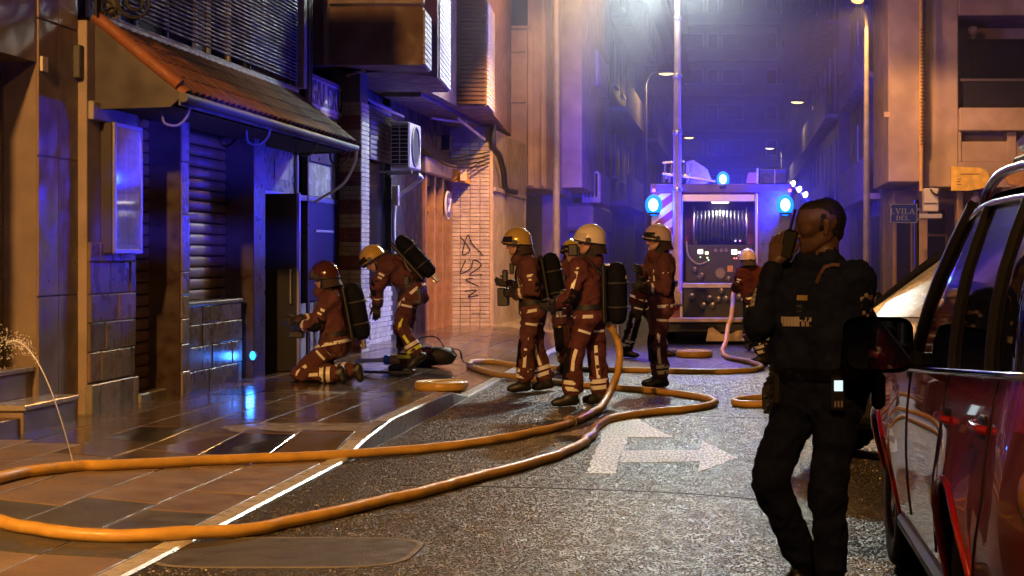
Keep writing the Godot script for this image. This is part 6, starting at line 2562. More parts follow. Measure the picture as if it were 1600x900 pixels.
func body_mesh(into: Dictionary, look: Dictionary) -> ArrayMesh:
	var m := ArrayMesh.new()
	for r: int in into:
		var a := []
		a.resize(Mesh.ARRAY_MAX)
		a[Mesh.ARRAY_VERTEX] = into[r][0]
		a[Mesh.ARRAY_NORMAL] = into[r][1]
		m.add_surface_from_arrays(Mesh.PRIMITIVE_TRIANGLES, a)
		m.surface_set_material(m.get_surface_count() - 1, look[r])
	return m


func hand_bones(w: Vector3, along: Vector3, thumb: Vector3, curl: float, reg: int, fat := 1.0, spread := 1.0) -> Array:
	# along: wrist to knuckles; thumb: the side on which the thumb sits; the palm faces along x thumb (mirrored by the caller's choice of thumb)
	var f := along.normalized()
	var s := (thumb - f * thumb.dot(f)).normalized()
	var palm := f.cross(s)
	var out: Array = []
	var k := 0.008
	var lens := [0.041, 0.046, 0.043, 0.034]
	out.append([w - f * 0.03, w + f * 0.02, 0.026 * fat, 0.026 * fat, reg, 0.012])
	for i in 4:
		var off := s * (0.03 - 0.02 * i) * spread
		var kn := w + f * (0.092 - 0.004 * absf(i - 1.2)) + off
		out.append([w + f * 0.025 + off * 0.6, kn, 0.014 * fat, 0.012 * fat, reg, 0.012])
		var d := (f + s * (0.09 - 0.06 * i) * spread).normalized()
		var p := kn
		var l: float = lens[i]
		var c := curl * (0.9 + 0.12 * i)
		for j in 3:
			d = d.rotated(s, -c * (0.75 if j == 0 else 1.0)) if palm.dot(d.rotated(s, -c)) > palm.dot(d) else d.rotated(s, c * (0.75 if j == 0 else 1.0))
			var e := p + d * l
			out.append([p, e, (0.0105 - 0.001 * j) * fat, (0.0098 - 0.001 * j) * fat, reg, 0.005])
			p = e
			l *= 0.72
	var b := w + f * 0.03 + s * 0.026 + palm * 0.006
	var d1 := (f * 0.65 + s * 0.75 + palm * 0.35).normalized()
	var m1 := b + d1 * 0.042
	var d2 := (f * 0.85 + s * 0.35 + palm * (0.3 + 0.3 * curl)).normalized()
	var m2 := m1 + d2 * 0.033
	var d3 := (f * 0.9 + s * 0.05 + palm * (0.4 + 0.4 * curl)).normalized()
	out.append([w + f * 0.015 + s * 0.012, m1, 0.016 * fat, 0.0125 * fat, reg, 0.012])
	out.append([m1, m2, 0.0118 * fat, 0.0108 * fat, reg, 0.005])
	out.append([m2, m2 + d3 * 0.027, 0.0108 * fat, 0.009 * fat, reg, 0.005])
	return out


func head_bones(c: Vector3, f: Vector3, u: Vector3, skin: int, hair: int) -> Array:
	# c: centre of the head; the face looks along f
	var r := f.cross(u)
	var out: Array = []
	out.append([c + u * 0.035 - f * 0.025, c + u * 0.03 + f * 0.03, 0.079, 0.076, skin, 0.02, r, 1.1])
	out.append([c + u * 0.01 + f * 0.035, c - u * 0.045 + f * 0.045, 0.06, 0.05, skin, 0.025, r, 1.02])
	out.append([c - u * 0.045 - f * 0.005, c - u * 0.075 + f * 0.055, 0.055, 0.036, skin, 0.02])
	out.append([c - u * 0.088 + f * 0.075, c - u * 0.092 + f * 0.078, 0.02, 0.02, skin, 0.02])       # chin
	for sg: float in [-1.0, 1.0]:
		out.append([c - u * 0.04 + r * sg * 0.05 - f * 0.01, c - u * 0.085 + r * sg * 0.026 + f * 0.055, 0.024, 0.018, skin, 0.02])   # jaw
		out.append([c - u * 0.008 + r * sg * 0.046 + f * 0.062, c - u * 0.014 + r * sg * 0.034 + f * 0.076, 0.018, 0.016, skin, 0.018])   # cheek
		out.append([c + u * 0.03 + r * sg * 0.038 + f * 0.077, c + u * 0.034 + r * sg * 0.012 + f * 0.09, 0.011, 0.01, skin, 0.014])     # brow
		out.append([c + u * 0.018 + r * sg * 0.079 - f * 0.012, c - u * 0.028 + r * sg * 0.075 - f * 0.004, 0.017, 0.011, skin, 0.006, r, 1.8])   # ear
		out.append([c - u * 0.03 + r * sg * 0.012 + f * 0.106, c - u * 0.032 + r * sg * 0.013 + f * 0.1, 0.009, 0.009, skin, 0.008])     # nostril
	out.append([c + u * 0.022 + f * 0.094, c - u * 0.024 + f * 0.117, 0.009, 0.0125, skin, 0.012])    # nose
	out.append([c - u * 0.052 - r * 0.018 + f * 0.091, c - u * 0.052 + r * 0.018 + f * 0.091, 0.0075, 0.0075, skin, 0.006])   # lips
	out.append([c - u * 0.064 - r * 0.014 + f * 0.089, c - u * 0.064 + r * 0.014 + f * 0.089, 0.008, 0.008, skin, 0.006])
	if hair >= 0:
		out.append([c + u * 0.05 - f * 0.028, c + u * 0.056 + f * 0.032, 0.075, 0.06, hair, 0.008, r, 1.06])
		out.append([c + u * 0.03 - f * 0.045, c - u * 0.02 - f * 0.042, 0.068, 0.056, hair, 0.008, r, 1.0])
		for sg: float in [-1.0, 1.0]:
			out.append([c + u * 0.04 + r * sg * 0.058 - f * 0.0, c - u * 0.006 + r * sg * 0.062 + f * 0.014, 0.017, 0.008, hair, 0.006])
	return out


func torso_bones(J: Dictionary, reg_j: int, reg_t: int, big: float) -> Array:
	var out: Array = []
	var shl: Vector3 = J.lsh
	var shr: Vector3 = J.rsh
	var side := (shl - shr).normalized()
	var up: Vector3 = (J.nek - J.pel).normalized()
	var fore := side.cross(up).normalized()
	var hs: Vector3 = (J.lhi - J.rhi).normalized()
	for sg: float in [-1.0, 1.0]:
		var top: Vector3 = J.che + side * sg * 0.085
		var low: Vector3 = J.pel + hs * sg * 0.07
		out.append([top, top.lerp(low, 0.55), 0.128 * big, 0.118 * big, reg_j, 0.05, fore, 1.12])
		out.append([top.lerp(low, 0.5), low - up * 0.05, 0.12 * big, 0.128 * big, reg_j, 0.03, fore, 1.1])
		var sh: Vector3 = shl if sg > 0 else shr
		out.append([J.nek - up * 0.05, sh, 0.066 * big, 0.076 * big, reg_j, 0.05])
		out.append([sh, J.che + side * sg * 0.1, 0.088 * big, 0.1 * big, reg_j, 0.06])
	out.append([J.pel + hs * 0.06, J.pel - hs * 0.06, 0.122 * big, 0.122 * big, reg_t, 0.05])
	return out


func limb_bones(J: Dictionary, reg_j: int, reg_t: int, reg_b: int, arm: float, leg: float, cuff: float) -> Array:
	var out: Array = []
	for s: String in ["l", "r"]:
		out.append([J[s + "sh"], J[s + "el"], 0.076 * arm, 0.062 * arm, reg_j, 0.03])
		out.append([J[s + "el"], J[s + "wr"].lerp(J[s + "el"], 0.12), 0.062 * arm, 0.047 * arm, reg_j, 0.025])
		out.append([J[s + "hi"], J[s + "kn"], 0.102 * leg, 0.08 * leg, reg_t, 0.035])
		out.append([J[s + "kn"], J[s + "an"] + (J[s + "kn"] - J[s + "an"]).normalized() * 0.1, 0.08 * leg, 0.072 * leg * cuff, reg_t, 0.02])
		var an: Vector3 = J[s + "an"]
		var to: Vector3 = J[s + "to"]
		var dn: Vector3 = J.get(s + "sole", Vector3.DOWN)
		var heel := an - (to - an).normalized() * 0.045 + dn * 0.045
		out.append([an + (J[s + "kn"] - an).normalized() * 0.12, an, 0.056, 0.055, reg_b, 0.02])
		out.append([heel, to.lerp(an, 0.35) + dn * 0.02, 0.042, 0.042, reg_b, 0.03])
		out.append([an, to, 0.05, 0.035, reg_b, 0.03, dn, 1.05])
		out.append([to.lerp(an, 0.4) + dn * 0.025, to + dn * 0.012, 0.038, 0.036, reg_b, 0.02, dn, 1.2])
	return out


func band(parent: Node3D, called: String, f: Field, c: Vector3, axis: Vector3, wide: float, m: Material, a0 := 0.0, a1 := TAU, ref := Vector3.BACK, lift := 0.005, most := 0.35) -> void:
	# a strip of cloth that hugs the body round an axis
	var z := axis.normalized()
	var x := (ref - z * ref.dot(z)).normalized()
	var y := z.cross(x)
	var n := maxi(6, int(30 * (a1 - a0) / TAU))
	var rows: Array = [PackedVector3Array(), PackedVector3Array(), PackedVector3Array()]
	for k in n + 1:
		var a := lerpf(a0, a1, float(k) / n)
		var d := x * cos(a) + y * sin(a)
		for j in 3:
			rows[j].append(f.hit(c + z * wide * (j - 1.0) * 0.5, d, most) + d * lift)
	var b := MB.new()
	b.grid(rows, Vector3.ZERO)
	# the rim, so that the strip has thickness
	for j in [0, 2]:
		for k in n:
			var d0: Vector3 = rows[j][k]
			var d1: Vector3 = rows[j][k + 1]
			b.quad(d0, d1, d1 - (d1 - c).normalized() * lift * 1.2, d0 - (d0 - c).normalized() * lift * 1.2, z * (j - 1.0))
	put(called, b, m, parent)


func stripe(parent: Node3D, called: String, f: Field, from: Array, out: Vector3, wide: float, m: Material, lift := 0.005) -> void:
	# a strip that runs along a line of inner points, laid on the surface on the side out
	var pts := smooth(from, 0.03)
	var rows: Array = [PackedVector3Array(), PackedVector3Array(), PackedVector3Array()]
	for i in pts.size():
		var t := (pts[mini(i + 1, pts.size() - 1)] - pts[maxi(i - 1, 0)]).normalized()
		var s := out.cross(t).normalized()
		var o := (out - t * out.dot(t)).normalized()
		for j in 3:
			rows[j].append(f.hit(pts[i] + s * wide * (j - 1.0) * 0.5, o) + o * lift)
	var b := MB.new()
	b.grid(rows, out)
	put(called, b, m, parent)


func patch(parent: Node3D, called: String, f: Field, c: Vector3, out: Vector3, up: Vector3, w: float, h: float, m: Material, lift := 0.006) -> void:
	var o := out.normalized()
	var u := (up - o * up.dot(o)).normalized()
	var s := u.cross(o)
	var rows: Array = []
	for i in 4:
		var line := PackedVector3Array()
		for j in 4:
			line.append(f.hit(c + u * h * (i / 3.0 - 0.5) + s * w * (j / 3.0 - 0.5), o) + o * lift)
		rows.append(line)
	var b := MB.new()
	b.grid(rows, o)
	put(called, b, m, parent)


func helmet(t: Node3D, c: Vector3, f: Vector3, u: Vector3, shell: Material, visor: Material, trim: Material) -> void:
	var r := f.cross(u)
	var h := Node3D.new()
	h.name = "helmet"
	t.add_child(h, true)
	var q := Basis(r, u, -f)
	var o := c + u * 0.035 - f * 0.012
	# shell: deep at the nape and the ears, open at the face
	var edge := func(a: float) -> float:       # a = 0 faces forward
		var k := 0.5 - 0.5 * cos(a)
		return lerpf(1.52, 2.08, pow(k, 0.7))
	var rows: Array = []
	var rim := PackedVector3Array()
	var inner: Array = []
	for i in 13:
		var line := PackedVector3Array()
		for k in 32:
			var a := TAU * k / 32
			var e: float = edge.call(a)
			var ph: float = 0.02 + (e - 0.02) * i / 12.0
			var rad := Vector3(0.132, 0.142, 0.158)
			var crest := 0.012 * exp(-pow(sin(a) * sin(ph) / 0.16, 2.0))
			var p := Vector3(sin(a) * sin(ph) * rad.x, cos(ph) * rad.y + crest, -cos(a) * sin(ph) * rad.z)
			if i >= 11:
				p += Vector3(sin(a), 0, -cos(a)) * 0.009 * (i - 10)
			line.append(o + q * p)
			if i == 12:
				rim.append(o + q * p)
		rows.append(line)
	var b := MB.new()
	b.grid(rows, Vector3.ZERO, true)
	put("shell", b, shell, h)
	b = MB.new()
	b.tube(rim, 0.007, 6, true)
	put("edge_trim", b, trim, h)
	# raised visor over the brow
	rows = []
	for i in 6:
		var ph := 1.05 + 0.62 * i / 5.0
		var line := PackedVector3Array()
		for k in 17:
			var a := -1.25 + 2.5 * k / 16
			var d := ph + 0.1 * absf(a)
			line.append(o + q * Vector3(sin(a) * sin(d) * 0.142, cos(d) * 0.152, -cos(a) * sin(d) * 0.17))
		rows.append(line)
	b = MB.new()
	b.grid(rows, f)
	put("visor", b, visor, h)
	for sg: float in [-1.0, 1.0]:
		b = MB.new()
		b.cyl(o + r * sg * 0.125 - u * 0.012 + f * 0.03, o + r * sg * 0.152 - u * 0.012 + f * 0.03, 0.028, 14, 0.006)
		put("visor_hinge", b, trim, h)
		b = MB.new()
		b.tube(smooth([o + r * sg * 0.11 - u * 0.05, o + r * sg * 0.085 - u * 0.11 + f * 0.03, o + r * sg * 0.04 - u * 0.15 + f * 0.06], 0.03), 0.01, 6, false, 0.5)
		put("chin_strap", b, M(Color(0.02, 0.02, 0.02), 0.7), h)
	# nape curtain
	rows = []
	for i in 4:
		var line := PackedVector3Array()
		for k in 15:
			var a := PI + -1.5 + 3.0 * k / 14
			line.append(o + q * Vector3(sin(a) * (0.122 + 0.012 * i), -0.05 - 0.035 * i, -cos(a) * (0.14 + 0.01 * i)))
		rows.append(line)
	b = MB.new()
	b.grid(rows, -f)
	put("nape_curtain", b, M(Color(0.035, 0.02, 0.018), 0.8), h)


func air_set(t: Node3D, f: Field, J: Dictionary, fore: Vector3, up: Vector3, lift := 0.0, tone := Color(0.01, 0.011, 0.016)) -> void:
	# breathing set: back plate, cylinder under a dark cover, straps, hose
	var bk := Node3D.new()
	bk.name = "breathing_set"
	t.add_child(bk, true)
	var side := fore.cross(up).normalized()
	var c: Vector3 = (J.che as Vector3).lerp(J.pel, 0.4) - fore * 0.15 + up * lift
	var dark := cloth(tone, 4.0, 0.1)
	var b := MB.new()
	b.box(c - fore * 0.015, Vector3(0.27, 0.6, 0.05), 0.02, Basis(side, up, -fore))
	put("back_plate", b, M(Color(0.012, 0.012, 0.013), 0.5), bk)
	b = MB.new()
	b.lathe([Vector2(0.0, -0.33), Vector2(0.05, -0.325), Vector2(0.085, -0.29), Vector2(0.098, -0.2), Vector2(0.1, 0.12), Vector2(0.094, 0.2), Vector2(0.07, 0.265), Vector2(0.035, 0.29), Vector2(0.0, 0.295)], Transform3D(Basis(side, up, -fore), c - fore * 0.125 + up * 0.02), 22)
	put("cylinder_cover", b, dark, bk)
	b = MB.new()
	b.cyl(c - fore * 0.125 - up * 0.31, c - fore * 0.125 - up * 0.41, 0.026, 12, 0.004)
	b.cyl(c - fore * 0.1 - up * 0.37, c - fore * 0.1 - up * 0.37 + side * 0.1, 0.02, 10, 0.004)
	put("valve", b, M(Color(0.4, 0.4, 0.42), 0.3, 0.8), bk)
	b = MB.new()
	b.box(c - fore * 0.226 + up * 0.16, Vector3(0.09, 0.035, 0.004), 0.0, Basis(side, up, -fore))
	put("reflective_label", b, M(Color(0.5, 0.5, 0.5), 0.3), bk)
	for y: float in [-0.14, 0.1]:
		b = MB.new()
		var ring := PackedVector3Array()
		for k in 20:
			ring.append(c - fore * 0.125 + up * y + (side * cos(TAU * k / 20) - fore * sin(TAU * k / 20)) * 0.103)
		b.tube(ring, 0.013, 6, true, 1.0, up)
		put("cylinder_strap", b, M(Color(0.03, 0.03, 0.035), 0.6), bk)
	for sg: float in [-1.0, 1.0]:
		var sh: Vector3 = (J.nek as Vector3) + side * sg * 0.12 - up * 0.08
		var line := PackedVector3Array()
		for k in 13:
			var a := lerpf(-0.75, 1.0, k / 12.0) * PI * 0.5
			var d := (up * cos(a) + fore * sin(a)).normalized()
			var p0: Vector3 = sh - up * 0.12
			line.append(f.hit(p0, d) + d * 0.012)
		var chest: Vector3 = (J.che as Vector3).lerp(J.pel, 0.45) + side * sg * 0.11
		for k in 4:
			var p1: Vector3 = chest.lerp((J.pel as Vector3) + side * sg * 0.13, k / 3.0)
			line.append(f.hit(p1, fore) + fore * 0.012)
		b = MB.new()
		b.tube(line, 0.024, 6, false, 0.35, fore)
		put("shoulder_strap", b, M(Color(0.015, 0.015, 0.017), 0.7), bk)
	band(bk, "waist_belt", f, (J.pel as Vector3) + up * 0.06, up, 0.055, M(Color(0.015, 0.015, 0.017), 0.6), 0.0, TAU, fore, 0.012)


func firefighter(label: String, at: Vector3, J: Dictionary, o: Dictionary) -> Node3D:
	var t := thing("person", label, "person", at, 0.0, "firefighters at work in the street")
	var f: Vector3 = (o.face as Vector3).normalized()
	var u: Vector3 = o.get("crown", Vector3.UP)
	u = (u - f * u.dot(f)).normalized()
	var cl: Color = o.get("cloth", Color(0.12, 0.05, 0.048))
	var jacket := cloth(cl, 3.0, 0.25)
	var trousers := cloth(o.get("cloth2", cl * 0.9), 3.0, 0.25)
	var look := {0: M(Color(0.42, 0.24, 0.17), 0.5), 1: jacket, 2: trousers, 3: MN(Color(0.02, 0.019, 0.02), 0.7, 5.0, 0.1, 1.0, false), 4: M(Color(0.014, 0.013, 0.013), 0.45), 5: M(Color(0.02, 0.018, 0.02), 0.85)}
	var bones := torso_bones(J, 1, 2, 1.12)
	bones.append_array(limb_bones(J, 1, 2, 4, 1.2, 1.04, 1.25))
	var hd: Vector3 = J.hd
	bones.append([J.nek - (J.hd - J.nek).normalized() * 0.03, hd - u * 0.06 - f * 0.02, 0.075, 0.066, 5, 0.03])
	bones.append([J.nek + Vector3(0.07, -0.02, 0), J.nek + Vector3(-0.07, -0.02, 0), 0.07, 0.07, 1, 0.03])
	var F := Field.new(bones, 0.0155)
	var into := {}
	nets(F, into, 0.034, wrinkle)
	nets(Field.new(head_bones(hd, f, u, 0, -1), 0.0075), into)
	for s: String in ["l", "r"]:
		var w: Vector3 = J[s + "wr"]
		var al: Vector3 = J.get(s + "hand", (w - J[s + "el"]).normalized())
		var th: Vector3 = J.get(s + "thumb", Vector3.UP)
		nets(Field.new(hand_bones(w, al, th, o.get("curl", 0.55), 3, 1.28), 0.0075), into)
	var body := put("body", body_mesh(into, look), null, t)
	body.material_override = null
	# reflective strips
	var silver := M(Color(0.72, 0.72, 0.64), 0.35)
	var pad := cloth(Color(0.014, 0.014, 0.022), 4.0, 0.15)
	var lime := M(Color(0.62, 0.72, 0.06), 0.5)
	for s: String in ["l", "r"]:
		var kn: Vector3 = J[s + "kn"]
		var an: Vector3 = J[s + "an"]
		var ax := (an - kn).normalized()
		band(t, "trouser_band", F, kn.lerp(an, 0.6), ax, 0.042, silver)
		band(t, "trouser_band", F, kn.lerp(an, 0.76), ax, 0.042, lime if o.get("lime", false) else silver)
		var hi: Vector3 = J[s + "hi"]
		var out: Vector3 = o.get("show", Vector3.BACK)
		stripe(t, "leg_stripe", F, [hi.lerp(kn, 0.72), kn.lerp(an, 0.03), kn.lerp(an, 0.52)], out, 0.035, lime if o.get("lime", false) else silver)
		patch(t, "thigh_pocket", F, hi.lerp(kn, 0.42), (out + Vector3(0.25, 0, 0)).normalized(), hi - kn, 0.15, 0.16, trousers, 0.022)
		patch(t, "pocket_strip", F, hi.lerp(kn, 0.36), (out + Vector3(0.25, 0, 0)).normalized(), hi - kn, 0.13, 0.025, silver, 0.028)
		patch(t, "knee_pad", F, kn.lerp(an, 0.08), ((J[s + "to"] as Vector3) - an).normalized(), hi - kn, 0.14, 0.3, pad, 0.014)
		patch(t, "elbow_pad", F, J[s + "el"], (J[s + "el"] - (J[s + "sh"] + J[s + "wr"]) * 0.5 + Vector3(0, 0, 0.03)).normalized(), J[s + "sh"] - J[s + "el"], 0.11, 0.2, pad, 0.012)
		var sh: Vector3 = J[s + "sh"]
		var el: Vector3 = J[s + "el"]
		var wr: Vector3 = J[s + "wr"]
		band(t, "sleeve_band", F, el.lerp(wr, 0.6), wr - el, 0.03, silver, 0.0, TAU, Vector3.BACK, 0.006, 0.12)
		if not o.get("sleeve", false):
			patch(t, "arm_badge", F, sh.lerp(el, 0.42), out, el - sh, 0.07, 0.028, silver)
			patch(t, "arm_badge", F, sh.lerp(el, 0.58), out, el - sh, 0.05, 0.02, silver)
		band(t, "glove_cuff", F, el.lerp(wr, 0.9), wr - el, 0.05, look[3], 0.0, TAU, Vector3.BACK, 0.012, 0.1)
	var up: Vector3 = (J.nek - J.pel).normalized()
	var side: Vector3 = (J.lsh - J.rsh).normalized()
	var fore: Vector3 = side.cross(up).normalized()
	var hem: Vector3 = J.pel - up * 0.05
	band(t, "jacket_band", F, hem + up * 0.02, up, 0.035, silver, 0.0, TAU, fore, 0.008)
	for sg: float in [-1.0, 1.0]:
		stripe(t, "back_stripe", F, [J.che + side * sg * 0.13 + up * 0.05, J.che.lerp(J.pel, 0.45) + side * sg * 0.13], -fore if o.get("back", false) else fore, 0.032, silver)
		if o.get("sleeve", false):
			stripe(t, "shoulder_stripe", F, [J.lsh.lerp(J.lel, 0.05) if sg > 0 else J.rsh.lerp(J.rel, 0.05), J.lsh.lerp(J.lel, 0.8) if sg > 0 else J.rsh.lerp(J.rel, 0.8)], (o.get("show", Vector3.BACK) + side * sg * 0.3).normalized(), 0.034, silver)
	if o.get("tank", true):
		air_set(t, F, J, fore, up, o.get("tank_up", 0.05))
	if o.has("helmet"):
		helmet(t, hd, f, u, o.helmet, o.get("visor", M(Color(0.02, 0.02, 0.02), 0.1)), M(Color(0.03, 0.03, 0.03), 0.5))
	for q: Array in o.get("kit", []):
		var b := MB.new()
		b.box(q[1], q[2], 0.012, Basis.from_euler(q[3] if q.size() > 3 else Vector3.ZERO))
		put(q[0], b, M(Color(0.016, 0.016, 0.018), 0.5), t)
	return t


func build_firefighters() -> void:
	var gold := M(Color(0.62, 0.42, 0.1), 0.2, 0.25)
	var ivory := M(Color(0.7, 0.62, 0.46), 0.22)
	var yellow := M(Color(0.66, 0.46, 0.03), 0.25)
	var pinkish := M(Color(0.55, 0.42, 0.4), 0.25)
	var dark_red := M(Color(0.07, 0.022, 0.016), 0.12)
	for m: StandardMaterial3D in [gold, ivory, yellow, pinkish, dark_red]:
		m.clearcoat_enabled = true
		m.clearcoat = 0.7
		m.clearcoat_roughness = 0.06
	# standing in profile, first of the group on the road
	firefighter("firefighter in profile with a gold helmet, first of the group by the graffiti wall", Vector3(-2.26, 0, -18.4), {
		"pel": Vector3(0.02, 0.93, 0), "che": Vector3(-0.03, 1.27, 0), "nek": Vector3(-0.08, 1.48, 0), "hd": Vector3(-0.16, 1.63, 0),
		"lsh": Vector3(0.0, 1.4, 0.19), "lel": Vector3(0.05, 1.13, 0.27), "lwr": Vector3(-0.17, 1.08, 0.2), "lhand": Vector3(-1, 0.2, -0.3), "lthumb": Vector3(0.2, 1, 0),
		"rsh": Vector3(-0.07, 1.4, -0.19), "rel": Vector3(-0.1, 1.14, -0.28), "rwr": Vector3(-0.27, 1.18, -0.12), "rhand": Vector3(-1, 0.3, 0.3), "rthumb": Vector3(0.2, 1, 0),
		"lhi": Vector3(0.02, 0.9, 0.1), "lkn": Vector3(-0.04, 0.49, 0.12), "lan": Vector3(-0.07, 0.09, 0.1), "lto": Vector3(-0.22, 0.05, 0.12),
		"rhi": Vector3(0.03, 0.9, -0.1), "rkn": Vector3(0.03, 0.49, -0.11), "ran": Vector3(0.16, 0.1, -0.1), "rto": Vector3(0.02, 0.05, -0.12)},
		{"face": Vector3(-1, -0.15, 0.1), "helmet": gold, "kit": [["mask_bag", Vector3(-0.3, 1.05, 0.08), Vector3(0.12, 0.2, 0.13)], ["torch", Vector3(-0.28, 1.28, 0.1), Vector3(0.06, 0.14, 0.06)], ["radio", Vector3(-0.2, 1.36, 0.14), Vector3(0.05, 0.12, 0.04)]]})
	# yellow helmet, face to the camera, behind the others
	firefighter("firefighter facing the camera in a bright yellow helmet, between two colleagues", Vector3(-2.2, 0, -21.6), {
		"pel": Vector3(0.0, 0.9, 0), "che": Vector3(0.04, 1.22, 0), "nek": Vector3(0.05, 1.41, 0.01), "hd": Vector3(0.07, 1.54, 0.03),
		"lsh": Vector3(0.22, 1.33, 0.05), "lel": Vector3(0.27, 1.07, 0.1), "lwr": Vector3(0.08, 1.0, 0.26), "lthumb": Vector3(0, 1, 0),
		"rsh": Vector3(-0.14, 1.33, -0.02), "rel": Vector3(-0.22, 1.08, 0.02), "rwr": Vector3(-0.12, 0.98, 0.22), "rthumb": Vector3(0, 1, 0),
		"lhi": Vector3(0.1, 0.87, 0.0), "lkn": Vector3(0.12, 0.47, 0.03), "lan": Vector3(0.13, 0.09, 0.0), "lto": Vector3(0.14, 0.05, 0.17),
		"rhi": Vector3(-0.09, 0.87, 0.0), "rkn": Vector3(-0.07, 0.47, 0.04), "ran": Vector3(-0.02, 0.09, 0.0), "rto": Vector3(-0.08, 0.05, 0.17)},
		{"face": Vector3(-0.35, -0.05, 1), "helmet": yellow, "lime": true, "tank": false, "visor": M(Color(0.02, 0.02, 0.02), 0.15), "kit": [["torch", Vector3(-0.02, 1.2, 0.17), Vector3(0.06, 0.13, 0.06)]]})
	# the big one with the pale helmet, back towards the camera
	firefighter("firefighter in a cream helmet with a large air set, hose at the hip", Vector3(-1.5, 0, -16.7), {
		"pel": Vector3(0.04, 0.93, 0), "che": Vector3(0.04, 1.25, 0), "nek": Vector3(0.03, 1.47, 0), "hd": Vector3(0.03, 1.635, 0.01),
		"lsh": Vector3(-0.06, 1.38, 0.19), "lel": Vector3(-0.13, 1.1, 0.25), "lwr": Vector3(-0.29, 1.0, 0.1), "lthumb": Vector3(0, 1, 0.2),
		"rsh": Vector3(0.0, 1.38, -0.19), "rel": Vector3(-0.12, 1.1, -0.27), "rwr": Vector3(-0.32, 1.02, -0.1), "rthumb": Vector3(0, 1, 0),
		"lhi": Vector3(0.02, 0.9, 0.1), "lkn": Vector3(-0.11, 0.48, 0.13), "lan": Vector3(-0.14, 0.09, 0.12), "lto": Vector3(-0.3, 0.05, 0.17),
		"rhi": Vector3(0.08, 0.9, -0.1), "rkn": Vector3(0.1, 0.48, -0.08), "ran": Vector3(0.14, 0.09, -0.1), "rto": Vector3(-0.02, 0.05, -0.14)},
		{"face": Vector3(-1, -0.05, 0.15), "helmet": ivory, "visor": M(Color(0.5, 0.45, 0.34), 0.2), "tank_up": 0.0, "sleeve": true, "cloth": Color(0.115, 0.042, 0.042), "kit": [["mask_bag", Vector3(-0.2, 1.08, 0.0), Vector3(0.14, 0.16, 0.2)], ["face_mask", Vector3(-0.13, 1.56, 0.02), Vector3(0.1, 0.12, 0.12)]]})
	# standing before the engine
	firefighter("firefighter with folded arms in a pale pink-lit helmet, standing before the fire engine", Vector3(-0.88, 0, -19.0), {
		"pel": Vector3(0.03, 0.96, 0), "che": Vector3(0.02, 1.3, 0), "nek": Vector3(0.0, 1.52, 0), "hd": Vector3(-0.02, 1.68, 0.01),
		"lsh": Vector3(0.08, 1.42, 0.18), "lel": Vector3(0.1, 1.14, 0.26), "lwr": Vector3(-0.15, 1.15, 0.24), "lthumb": Vector3(0, 1, 0),
		"rsh": Vector3(-0.07, 1.42, -0.18), "rel": Vector3(-0.16, 1.15, -0.2), "rwr": Vector3(-0.2, 1.3, 0.06), "rthumb": Vector3(0, 1, 0),
		"lhi": Vector3(0.03, 0.93, 0.1), "lkn": Vector3(0.0, 0.5, 0.12), "lan": Vector3(0.04, 0.09, 0.1), "lto": Vector3(-0.13, 0.05, 0.15),
		"rhi": Vector3(0.0, 0.93, -0.1), "rkn": Vector3(-0.04, 0.5, -0.08), "ran": Vector3(0.0, 0.09, -0.1), "rto": Vector3(-0.17, 0.05, -0.07)},
		{"face": Vector3(-1, -0.1, 0.25), "helmet": pinkish, "tank": false})
	# kneeling at the door
	firefighter("firefighter kneeling at the dark door in a dark shiny helmet", Vector3(-4.36, ground(-4.36, -17.9), -17.9), {
		"pel": Vector3(0.06, 0.46, 0), "che": Vector3(0.0, 0.78, 0), "nek": Vector3(-0.04, 0.98, 0), "hd": Vector3(-0.07, 1.12, 0.0),
		"lsh": Vector3(0.03, 0.9, 0.19), "lel": Vector3(-0.1, 0.64, 0.24), "lwr": Vector3(-0.3, 0.6, 0.12), "lthumb": Vector3(0, 1, 0),
		"rsh": Vector3(-0.06, 0.9, -0.19), "rel": Vector3(-0.2, 0.68, -0.26), "rwr": Vector3(-0.38, 0.66, -0.1), "rthumb": Vector3(0, 1, 0),
		"lhi": Vector3(0.05, 0.42, 0.11), "lkn": Vector3(-0.31, 0.1, 0.16), "lan": Vector3(0.12, 0.1, 0.13), "lto": Vector3(0.16, 0.03, 0.13), "lsole": Vector3(1, 0.2, 0.1),
		"rhi": Vector3(0.07, 0.42, -0.1), "rkn": Vector3(-0.24, 0.1, -0.15), "ran": Vector3(0.26, 0.12, -0.05), "rto": Vector3(0.3, 0.03, -0.05), "rsole": Vector3(1, 0.2, 0.1)},
		{"face": Vector3(-1, -0.25, -0.15), "helmet": dark_red, "visor": M(Color(0.2, 0.18, 0.15), 0.1, 0.6), "tank_up": 0.06, "kit": [["hose_branch", Vector3(-0.34, 0.52, 0.1), Vector3(0.16, 0.08, 0.08)], ["radio", Vector3(-0.14, 0.66, 0.2), Vector3(0.05, 0.14, 0.05)]]})
